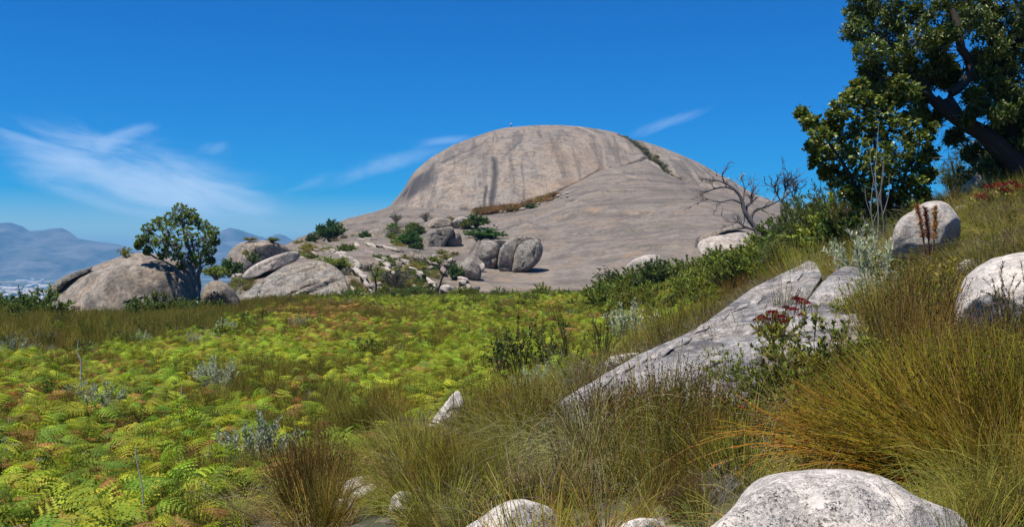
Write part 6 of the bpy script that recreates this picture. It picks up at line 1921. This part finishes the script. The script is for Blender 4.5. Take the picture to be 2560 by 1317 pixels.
# big tree at the upper corner: stout dark trunk, snaking limb
D1 = 21.5
bt = [[(2560, 500, 0.3, 62), (2555, 440, .3, 55), (2545, 380, .3, 48), (2535, 320, .3, 40), (2520, 250, .3, 34), (2505, 180, .3, 26), (2490, 110, .2, 20), (2470, 40, 0, 14), (2455, -60, 0, 10)],
      [(2545, 420, 0, 32), (2500, 372, -.1, 26), (2455, 335, -.2, 22), (2410, 308, -.2, 19), (2365, 275, -.2, 17), (2335, 248, -.2, 15)],
      [(2410, 308, -.2, 15), (2385, 270, -.2, 13), (2372, 240, -.2, 12), (2395, 222, -.2, 12), (2420, 195, -.2, 12), (2424, 155, -.2, 11.5), (2400, 118, -.2, 11), (2394, 60, -.1, 10), (2375, 20, 0, 8), (2345, -15, 0, 6), (2320, -60, 0, 4)],
      [(2335, 250, -.2, 10), (2320, 230, -.2, 8), (2290, 170, -.1, 6), (2250, 130, 0, 5), (2200, 90, 0, 3), (2160, 60, 0, 2)],
      [(2505, 180, .3, 16), (2540, 120, .2, 12), (2580, 60, .2, 9), (2620, 0, .2, 6)],
      [(2340, 255, -.3, 7), (2300, 225, -.3, 5), (2240, 205, -.2, 3.5), (2180, 190, -.1, 2)]]
bb = []
_tr = np.random.default_rng(77)
for px_, py_, rp in [(2150, 30, 45), (2145, 75, 40), (2200, 20, 50), (2175, 130, 42), (2220, 90, 50), (2260, 40, 52), (2250, 140, 45), (2180, 180, 32), (2300, 100, 48), (2320, 30, 50), (2290, 180, 42), (2230, 195, 38), (2350, 160, 36), (2320, 205, 34), (2270, 240, 36), (2215, 240, 34), (2180, 220, 28),
                     (2160, -30, 45), (2230, -50, 55), (2310, -60, 55), (2390, -30, 55), (2440, 60, 50), (2460, 10, 55), (2360, 90, 30), (2470, 120, 52), (2510, 60, 55), (2550, 10, 60), (2540, 110, 55), (2500, 170, 46), (2550, 180, 52), (2580, 90, 60), (2460, 190, 36),
                     (2490, 220, 34), (2380, 180, 24), (2610, 40, 60), (2620, 160, 60), (2560, 240, 40), (2600, 250, 50), (2510, -50, 60), (2600, -50, 60), (2370, 205, 22), (2300, 250, 24), (2450, 270, 30), (2500, 285, 34), (2550, 300, 42), (2480, 335, 26), (2545, 370, 36), (2432, 240, 22), (2600, 330, 40), (2440, 150, 24), (2340, 120, 34), (2400, 40, 40), (2385, 345, 22), (2335, 300, 18), (2430, 385, 26), (2470, 420, 28), (2300, 285, 18), (2415, 300, 16)]:
    bb.append((px_, py_, rp * 0.92, _tr.normal() * 0.55 + 0.2))
BT = ((0.11, 0.17, 0.035), (0.14, 0.2, 0.045), (0.085, 0.14, 0.03))
tree('big_tree', 'big broad-leaved tree with a thick dark trunk at the upper corner', D1, bt, bb, (0.13, 0.042), BT, ((0.24, 0.30, 0.08), (0.28, 0.33, 0.10)), (0.055, 0.045, 0.038), clusters=78, per=13, leaf_m=M_GLOSS, twig_r=0.004, seed=5, csz=0.2,
     depth=1.5, wide=0.5, shell=0.35)
# its bare inner twigs
G = Geo()
r_ = np.random.default_rng(78)
s0 = np.stack([r_.uniform(2260, 2500, 90), r_.uniform(250, 420, 90)], 1)
w0 = P(s0[:, 0], s0[:, 1], D1 + r_.normal(size=90) * 0.4)
tw = curve_pts(w0, unit(90, r_) * np.array([1, 0.7, 0.7]), r_.uniform(0.3, 0.9, 90), 6, 0.2 * r_.normal(size=90), r_)
tw += 0.02 * r_.normal(size=tw.shape)
bt_o = [o for o in SC.objects if o.name == 'big_tree'][0]
G.tubes(tw - np.array(bt_o.location), np.linspace(0.006, 0.002, 6)[None], jitter([(0.20, 0.18, 0.16)], 90, 0.2, r_))
obj('bare_twigs', G.mesh('bare_twigs', M_WOOD), bt_o)

# shaded growth round the big tree's foot
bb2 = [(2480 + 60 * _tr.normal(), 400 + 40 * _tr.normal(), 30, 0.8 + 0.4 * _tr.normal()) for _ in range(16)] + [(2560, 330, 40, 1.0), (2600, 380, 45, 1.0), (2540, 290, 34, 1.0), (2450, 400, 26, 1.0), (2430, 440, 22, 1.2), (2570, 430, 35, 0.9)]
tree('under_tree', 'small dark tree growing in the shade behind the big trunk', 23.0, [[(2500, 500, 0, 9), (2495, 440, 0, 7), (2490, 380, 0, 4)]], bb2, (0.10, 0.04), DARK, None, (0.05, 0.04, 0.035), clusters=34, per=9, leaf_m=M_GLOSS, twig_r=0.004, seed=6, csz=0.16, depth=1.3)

# round-leaved tree left of it
D2 = 20.5
rt = [[(2215, 585, 0, 10), (2212, 540, 0, 9), (2205, 480, 0, 8), (2195, 420, 0, 6), (2185, 350, 0, 4), (2175, 280, 0, 3)], [(2240, 585, .2, 8), (2245, 520, .2, 7), (2260, 450, .2, 5), (2275, 380, .2, 4)],
      [(2190, 585, -.2, 7), (2170, 520, -.2, 6), (2130, 450, -.2, 5), (2095, 390, -.2, 4), (2050, 330, -.1, 2.5), (2010, 290, 0, 1.5)], [(2260, 590, .3, 5), (2290, 540, .4, 4), (2310, 470, .4, 3)]]
rb = []
for px_, py_, rp in [(2005, 285, 16), (2025, 310, 22), (2050, 340, 30), (2075, 320, 26), (2060, 380, 30), (2040, 400, 22), (2100, 280, 32), (2130, 245, 32), (2150, 215, 24), (2165, 255, 34), (2110, 330, 38), (2100, 385, 38), (2095, 440, 34), (2150, 310, 40), (2200, 280, 36), (2225, 245, 28),
                     (2195, 340, 40), (2150, 380, 42), (2140, 440, 40), (2120, 480, 28), (2190, 410, 42), (2240, 320, 38), (2240, 380, 40), (2275, 300, 30), (2290, 350, 34), (2290, 405, 34), (2240, 440, 38), (2190, 470, 36), (2150, 500, 26), (2320, 330, 24), (2325, 385, 24), (2320, 440, 22), (2290, 460, 28),
                     (2250, 490, 28), (2210, 520, 24), (2310, 490, 18), (2290, 520, 18), (2065, 430, 18), (2030, 365, 14), (2245, 210, 22)]:
    rb.append((px_, py_, rp * 0.95, _tr.normal() * 0.4))
RT = ((0.14, 0.175, 0.028), (0.17, 0.2, 0.032), (0.11, 0.145, 0.025))
tree('leafy_tree', 'round-leaved yellow-green small tree beside the big tree', D2, rt, rb, (0.105, 0.076), RT, ((0.32, 0.32, 0.07), (0.36, 0.35, 0.08)), (0.06, 0.05, 0.04), clusters=40, per=9, leaf_m=M_GLOSS, twig_r=0.004, seed=9, csz=0.19, depth=1.2, wide=0.55, fold=0.15,
     shell=0.3, up=0.2)
# thin bare saplings in front of it
for k, (x0, h) in enumerate([(2192, 330), (2205, 250), (2180, 200)]):
    tree('bare_sapling', ['tallest thin grey sapling before the round-leaved tree', 'middle thin bare sapling before the round-leaved tree', 'shortest thin bare sapling before the round-leaved tree'][k], 16.0,
         [[(x0, 640, 0, 2.2), (x0 + 4, 640 - h * .3, 0, 1.8), (x0 - 3, 640 - h * .6, 0, 1.3), (x0 + 5, 640 - h, 0, 0.6)], [(x0 + 2, 640 - h * .4, 0, 1.2), (x0 + 16, 640 - h * .6, 0, 0.9), (x0 + 18, 640 - h * .8, 0, 0.5)],
          [(x0 - 2, 640 - h * .5, 0, 1.0), (x0 - 14, 640 - h * .68, 0, 0.8), (x0 - 18, 640 - h * .85, 0, 0.5)]], [], None, None, None, (0.2, 0.18, 0.16), seed=30 + k)


# ------------------------------------------------------------------ dead trees
def dead_tree(label, D, limbs, bark, seed, twigs_n=0, twig_px=40, name='dead_tree', spread=1.0):
    root = tree(name, label, D, limbs, [], None, None, None, bark, seed=seed, cat='dead tree')
    if twigs_n:
        r = np.random.default_rng(seed + 100)
        org = np.array(root.location)
        src = np.concatenate([limb_world(l, D)[0][9:] for l in limbs[1:] or limbs])
        drs = np.concatenate([np.gradient(limb_world(l, D)[0], axis=0)[9:] for l in limbs[1:] or limbs])
        G = Geo()
        for lev in range(2):
            j = r.integers(len(src), size=twigs_n * (1 + 2 * lev))
            d = drs[j] / (np.linalg.norm(drs[j], axis=1, keepdims=True) + 1e-9) + 0.8 * unit(len(j), r)
            L = twig_px * (0.9 if lev == 0 else 0.45) / F * D * r.uniform(0.4, 1.2, len(j))
            tw = curve_pts(src[j], d, L, 6, -0.06 * np.ones(len(j)), r)
            tw[:, 1:] += (0.05 * L)[:, None, None] * r.normal(size=tw[:, 1:].shape)
            w0 = 1.5 / F * D if lev == 0 else 0.9 / F * D
            G.tubes(tw - org, np.linspace(w0, w0 * 0.4, 6)[None], jitter([bark], len(j), 0.2, r))
            src = np.concatenate([tw[:, 3], tw[:, 5]])
            drs = np.concatenate([tw[:, 4] - tw[:, 3], tw[:, 5] - tw[:, 4]])
        obj('twigs', G.mesh('twigs', M_WOOD), root)
    return root


dead_tree('grey leafless dead tree with crooked limbs against the bare slope', 50.0,
          [[(1898, 605, 0, 8), (1890, 575, 0, 7), (1874, 550, 0, 6), (1862, 528, 0, 5.5), (1856, 505, 0, 5)],
           [(1856, 505, 0, 4.5), (1850, 490, 0, 4), (1836, 474, 0, 3.5), (1820, 462, 0, 3), (1808, 450, .2, 2.2), (1806, 435, .2, 1.3)],
           [(1836, 474, 0, 3), (1812, 468, -.2, 2.2), (1790, 472, -.2, 1.6), (1768, 478, -.2, 1)], [(1820, 462, 0, 2.2), (1796, 452, -.3, 1.6), (1776, 448, -.3, 1)],
           [(1874, 550, 0, 4), (1866, 520, .3, 3.5), (1878, 505, .4, 3), (1880, 490, .4, 2)], [(1890, 575, 0, 5), (1878, 550, .2, 4.5), (1884, 530, .3, 4), (1905, 520, .4, 3), (1930, 510, .5, 2.4), (1958, 495, .6, 1.8), (1975, 480, .6, 1)],
           [(1858, 510, 0, 3), (1830, 500, -.3, 2), (1800, 505, -.4, 1.5), (1770, 498, -.4, .8)], [(1858, 500, 0, 2.5), (1860, 482, .2, 1.8), (1866, 466, .2, 1)],
           [(1885, 575, 0, 3), (1860, 566, -.2, 2.2), (1842, 552, -.2, 1.4)]],
          (0.135, 0.115, 0.11), 61, 60, 42)
dead_tree('pale bleached dead sapling behind the crooked dead tree', 56.0, [[(1868, 560, 0, 3), (1860, 520, 0, 2.4), (1850, 490, 0, 1.8), (1840, 460, 0, 1.2), (1838, 446, 0, .8)], [(1842, 465, 0, 1), (1830, 452, 0, .7), (1822, 448, 0, .5)],
          [(1841, 462, 0, 1), (1848, 450, 0, .7), (1853, 446, 0, .5)]], (0.42, 0.39, 0.36), 62, 8, 14)
dead_tree('dark bare treetop rising above the heath bushes', 46.0, [[(1972, 610, 0, 4), (1968, 560, 0, 3.4), (1962, 520, 0, 3), (1955, 500, 0, 2.4)], [(1960, 515, 0, 2.2), (1945, 490, 0, 1.6), (1935, 465, 0, 1)], [(1957, 503, 0, 2), (1962, 478, .2, 1.5), (1972, 452, .2, .9)],
          [(1964, 530, 0, 2), (1982, 500, .2, 1.6), (1990, 470, .2, 1)]], (0.10, 0.09, 0.095), 63, 44, 40)
dead_tree('burnt black forked sapling at the meadow edge by the stepped slab', 96.0, [[(943, 755, 0, 3.0), (941, 725, 0, 2.6), (939, 700, 0, 2.2), (938, 690, 0, 2)], [(938, 695, 0, 1.6), (930, 680, 0, 1.3), (926, 668, 0, .8)], [(939, 692, 0, 1.6), (944, 676, 0, 1.2), (942, 664, 0, .7)]],
          (0.025, 0.022, 0.02), 64, 6, 14)
dead_tree('burnt black sapling bending towards the egg-shaped boulder', 98.0, [[(1094, 742, 0, 3.2), (1097, 722, 0, 2.8), (1104, 700, 0, 2.4), (1110, 684, 0, 2)], [(1108, 688, 0, 1.7), (1120, 670, 0, 1.2), (1130, 655, 0, .7)], [(1106, 692, 0, 1.3), (1100, 676, 0, .9), (1098, 664, 0, .5)]],
          (0.028, 0.024, 0.022), 65, 6, 16)
dead_tree('thin burnt stalk above the dark bushes at the outer edge', 50.0, [[(58, 800, 0, 2.4), (54, 770, 0, 2), (50, 740, 0, 1.6), (46, 712, 0, .9)], [(53, 760, 0, 1.2), (60, 742, 0, .7)]], (0.03, 0.026, 0.024), 66, 4, 12)
# bleached stalks standing in the ferns
for k, (a, b_, c_, d_) in enumerate([(347, 1320, 338, 1260), (355, 1330, 342, 1110), (120, 1320, 115, 1270), (238, 1320, 236, 1245), (445, 1040, 455, 960), (200, 930, 196, 850)]):
    g_p = ground_at(a, b_ + 60)
    dead_tree(['bleached stalk standing alone low in the fern bed', 'tallest bleached crooked stalk in the fern bed', 'short bleached stalk at the corner of the fern bed', 'bleached stalk between the two dead grey ferns', 'thin pale stalk in the middle of the fern bed',
               'thin pale stalk at the far fern edge'][k], float(g_p[1]), [[(a, b_ + 60, 0, 2.0), (a + 3, (b_ + d_) / 2 + 20, 0, 1.7), (c_ - 2, d_ + 30, 0, 1.3), (c_, d_, 0, .6)]], (0.42, 0.38, 0.35), 70 + k, 0, name='dead_stalk')

# rusty dried stalks before the rounded boulder
for k, (x0, y0, x1, y1) in enumerate([(2312, 640, 2292, 512), (2322, 640, 2312, 520), (2330, 640, 2338, 518)]):
    g_p = ground_at(x0, y0)
    G = Geo()
    r_ = np.random.default_rng(90 + k)
    w, rad = limb_world([(x0, y0, 0, 3), ((x0 + x1) / 2 + 3, (y0 + y1) / 2, 0, 2.4), (x1, y1, 0, 1.4)], 13.9)
    G.tubes((w - w[0])[None], rad[None], (0.16, 0.075, 0.035))
    t_ = r_.uniform(0.35, 1, 420)
    pos = np.stack([np.interp(t_, np.linspace(0, 1, 18), w[:, i] - w[0, i]) for i in range(3)], 1)
    G.leaves(pos, unit(420, r_) + [0, 0, 0.9], unit(420, r_), 0.06 * r_.uniform(0.3, 1.3, 420), 0.016, jitter([(0.42, 0.19, 0.07), (0.36, 0.17, 0.07)][k % 2:k % 2 + 1], 420, 0.35, r_))
    tag(obj('dried_stalk', G.mesh('dried_stalk', M_REED), loc=w[0]), ['rusty dried stalk leaning out before the rounded boulder', 'middle rusty dried stalk before the rounded boulder', 'rusty dried stalk nearest the yellow tussock'][k], 'dried plant')

# ------------------------------------------------------------------ red-flowered succulents
CRL = ((0.26, 0.27, 0.05), (0.21, 0.24, 0.04), (0.32, 0.29, 0.06))
crass = shrub_parts(720, 0.5, 0.34, 30, 34, (0.05, 0.032), CRL, (0.16, 0.08, 0.05), tip_cols=((0.36, 0.30, 0.06),), up=0.7, start=0.3, splay=0.8, wide=0.55)


def umbel(seed, rr):
    r = np.random.default_rng(seed)
    G = Geo()
    n = 90
    a = r.uniform(0, 6.28, n)
    q = np.sqrt(r.uniform(0, 1, n))
    p = np.stack([np.cos(a) * q * rr, np.sin(a) * q * rr, 0.35 * rr * (1 - q ** 2)], 1)
    G.leaves(p, unit(n, r) + [0, 0, 0.6], unit(n, r) + [0, 0, 1.0], rr * 0.42, rr * 0.3, jitter([(0.30, 0.035, 0.025), (0.22, 0.03, 0.025)][seed % 2:seed % 2 + 1], n, 0.3, r))
    st = np.stack([np.zeros((5, 3)) + [0, 0, -rr * 2.2], p[:5] * 0.3 - [0, 0, rr], p[:5]], 1)
    G.tubes(st, 0.004, (0.20, 0.10, 0.05))
    return G.mesh('flower_head', M_LEAF)


ums = [umbel(i, 0.075) for i in range(4)]
for px_, py_, hp, heads, lab in [
        (1945, 875, 85, [(1905, 795), (1918, 800), (1953, 794), (1966, 772), (1985, 776), (1990, 748), (2003, 752), (2012, 760), (2005, 790), (1960, 805), (1930, 783), (1895, 802)], 'red-flowered succulent bush on the long slab'),
        (2490, 545, 75, [(2450, 492), (2470, 470), (2500, 466), (2530, 462), (2555, 470), (2500, 505), (2540, 500), (2560, 520), (2485, 490), (2515, 480), (2575, 490), (2460, 500)], 'red-flowered succulent bush on the rise under the big tree')]:
    rt_ = put('succulent_bush', crass, px_, py_, hp, 0.48, lab, 'flowering bush', wide=1.35)
    if px_ < 2200:                               # it is rooted in a crack of the long slab
        rt_.location = [float(v) for v in P(px_, 868, 10.45)]
        rt_.scale = (0.85, 0.85, 0.85)
    o3 = np.array(rt_.location)
    sc3 = np.array(rt_.scale)
    for k, (hx, hy) in enumerate(heads):
        w = P(hx, hy, o3[1] + rng.uniform(-0.25, 0.1))
        c_, s_ = math.cos(-rt_.rotation_euler.z), math.sin(-rt_.rotation_euler.z)
        dl = w - o3
        loc = np.array([dl[0] * c_ - dl[1] * s_, dl[0] * s_ + dl[1] * c_, dl[2]]) / sc3
        k_ = 1.0 if px_ < 2200 else 1.25
        obj('flower_head', ums[k % 4], rt_, loc, 0.0, (k_ * rng.uniform(.7, 1.1) / sc3[0] * (o3[1] / 13), k_ * rng.uniform(.7, 1.1) / sc3[1] * (o3[1] / 13), k_ / sc3[2] * (o3[1] / 13)))

# ------------------------------------------------------------------ a walker on the summit
sk = [((0, 0, 0.95), .13), ((0, 0, 1.15), .13), ((0, 0, 1.38), .16), ((0, 0, 1.52), .06), ((0, 0, 1.58), .085), ((0, -.02, 1.70), .09), ((.10, 0, .88), .10), ((.11, .02, .48), .07), ((.11, 0, .08), .05), ((.11, -.14, .04), .04),
      ((-.10, 0, .88), .10), ((-.11, -.06, .48), .07), ((-.11, .02, .08), .05), ((-.11, -.12, .04), .04), ((.20, 0, 1.40), .06), ((.26, .03, 1.13), .045), ((.24, -.10, .90), .035), ((-.20, 0, 1.40), .06), ((-.26, .03, 1.13), .045), ((-.24, -.08, .90), .035)]
se = [(0, 1), (1, 2), (2, 3), (3, 4), (4, 5), (0, 6), (6, 7), (7, 8), (8, 9), (0, 10), (10, 11), (11, 12), (12, 13), (2, 14), (14, 15), (15, 16), (2, 17), (17, 18), (18, 19)]
pm = bpy.data.meshes.new('person')
pm.from_pydata([v for v, _ in sk], se, [])
po = bpy.data.objects.new('person', pm)
COL.objects.link(po)
sm = po.modifiers.new('skin', 'SKIN')
for i, (_, rad) in enumerate(sk):
    pm.skin_vertices[0].data[i].radius = (rad, rad * 0.85)
pm.skin_vertices[0].data[0].use_root = True
po.modifiers.new('sub', 'SUBSURF').levels = 1
bpy.context.view_layer.update()
ev = po.evaluated_get(bpy.context.evaluated_depsgraph_get())
fm = bpy.data.meshes.new_from_object(ev)
po.modifiers.clear()
po.data = fm
fm.materials.clear()
for m_ in (flat_mat('white_shirt', (0.8, 0.8, 0.8), amt=0.05), flat_mat('navy_trousers', (0.03, 0.04, 0.08), amt=0.1), flat_mat('skin', (0.45, 0.28, 0.2), amt=0.1), flat_mat('hair', (0.04, 0.03, 0.02), amt=0.1)):
    fm.materials.append(m_)
for pl in fm.polygons:
    cz, cy_ = pl.center.z, pl.center.y
    pl.material_index = 3 if (cz > 1.68 or (cz > 1.6 and cy_ > 0.02)) else 2 if cz > 1.5 or (abs(pl.center.x) > 0.19 and cz < 1.1) else 0 if cz > 0.93 else 1
    pl.use_smooth = True
dp = dome_at(1277, 319.5)
ic = int(np.argmin(np.abs(upx - 1277)))
kk_ = int(np.argmax(UZ[ic] / UR[ic]))
po.location = (float(UX[ic, kk_]), float(UR[ic, kk_]), float(UZ[ic, kk_]) - 0.03)
po.rotation_euler = (0, 0, 0.5)
tag(po, 'tiny person in a white shirt and dark trousers standing on the dome summit', 'person')

# ------------------------------------------------------------------ houses far down in the valley
hw = flat_mat('white_wall', (0.75, 0.73, 0.69), amt=0.05)
hr = flat_mat('grey_roof', (0.45, 0.42, 0.40), amt=0.1)
hme = []
for s in range(3):
    lx, ly, hz = [(14, 8, 5), (26, 10, 6), (18, 16, 7)][s]
    v = [(-lx, -ly, 0), (lx, -ly, 0), (lx, ly, 0), (-lx, ly, 0), (-lx, -ly, hz), (lx, -ly, hz), (lx, ly, hz), (-lx, ly, hz)]
    wq = np.array([(0, 1, 5, 4), (1, 2, 6, 5), (2, 3, 7, 6), (3, 0, 4, 7)])
    wall = mesh_np('wall', np.array(v + [(-lx, 0, hz * 1.7), (lx, 0, hz * 1.7)], float), [wq, np.array([(4, 7, 8), (5, 9, 6)])[:, ::-1]], hw)
    e = 1.2
    rv = np.array([(-lx - e, -ly - e, hz - .6), (lx + e, -ly - e, hz - .6), (lx + e, 0, hz * 1.7 + .3), (-lx - e, 0, hz * 1.7 + .3), (-lx - e, ly + e, hz - .6), (lx + e, ly + e, hz - .6)])
    roof = mesh_np('roof', rv, np.array([(0, 1, 2, 3), (3, 2, 5, 4)]), hr)
    hme.append((wall, roof))
_hr = np.random.default_rng(4)
for k in range(46):
    hx, hy = _hr.uniform(-40, 118), _hr.uniform(699, 752)
    D_ = -ZV / ((hy - CY) / F)
    wall, roof = hme[_hr.integers(3)]
    s_ = _hr.uniform(0.7, 1.5)
    root = bpy.data.objects.new('house', None)
    COL.objects.link(root)
    root.location = ((hx - CX) / F * D_, D_, ZV)
    root.rotation_euler = (0, 0, _hr.uniform(0, 3.1))
    root.scale = (s_,) * 3
    tag(root, 'tiny white building in the hazy valley far below', 'building', 'white buildings in the valley')
    obj('wall', wall, root)
    obj('roof', roof, root)

# ------------------------------------------------------------------ haze: one closed box of thin air
hm = bpy.data.materials.new('haze')
hm.use_nodes = True
ht = hm.node_tree
for nd in list(ht.nodes):
    ht.nodes.remove(nd)
H = NT(ht)
pv = H.n('ShaderNodeVolumePrincipled')
pv.inputs['Color'].default_value = (0.22, 0.60, 1.0, 1)
pv.inputs['Density'].default_value = 0.0001
pv.inputs['Anisotropy'].default_value = 0.0
H.put(H.n('ShaderNodeOutputMaterial').inputs['Volume'], pv.outputs[0])
zl, zh = -131.0, MAXZ[0] + 6.0
hv = [(x, y, z) for z in (zl, zh) for x, y in ((-18000, -18000), (18000, -18000), (18000, 18000), (-18000, 18000))]
hf = [(3, 2, 1, 0), (4, 5, 6, 7), (0, 1, 5, 4), (1, 2, 6, 5), (2, 3, 7, 6), (3, 0, 4, 7)]
tag(obj('haze', mesh_np('haze', hv, np.array(hf), hm)), kind='stuff')
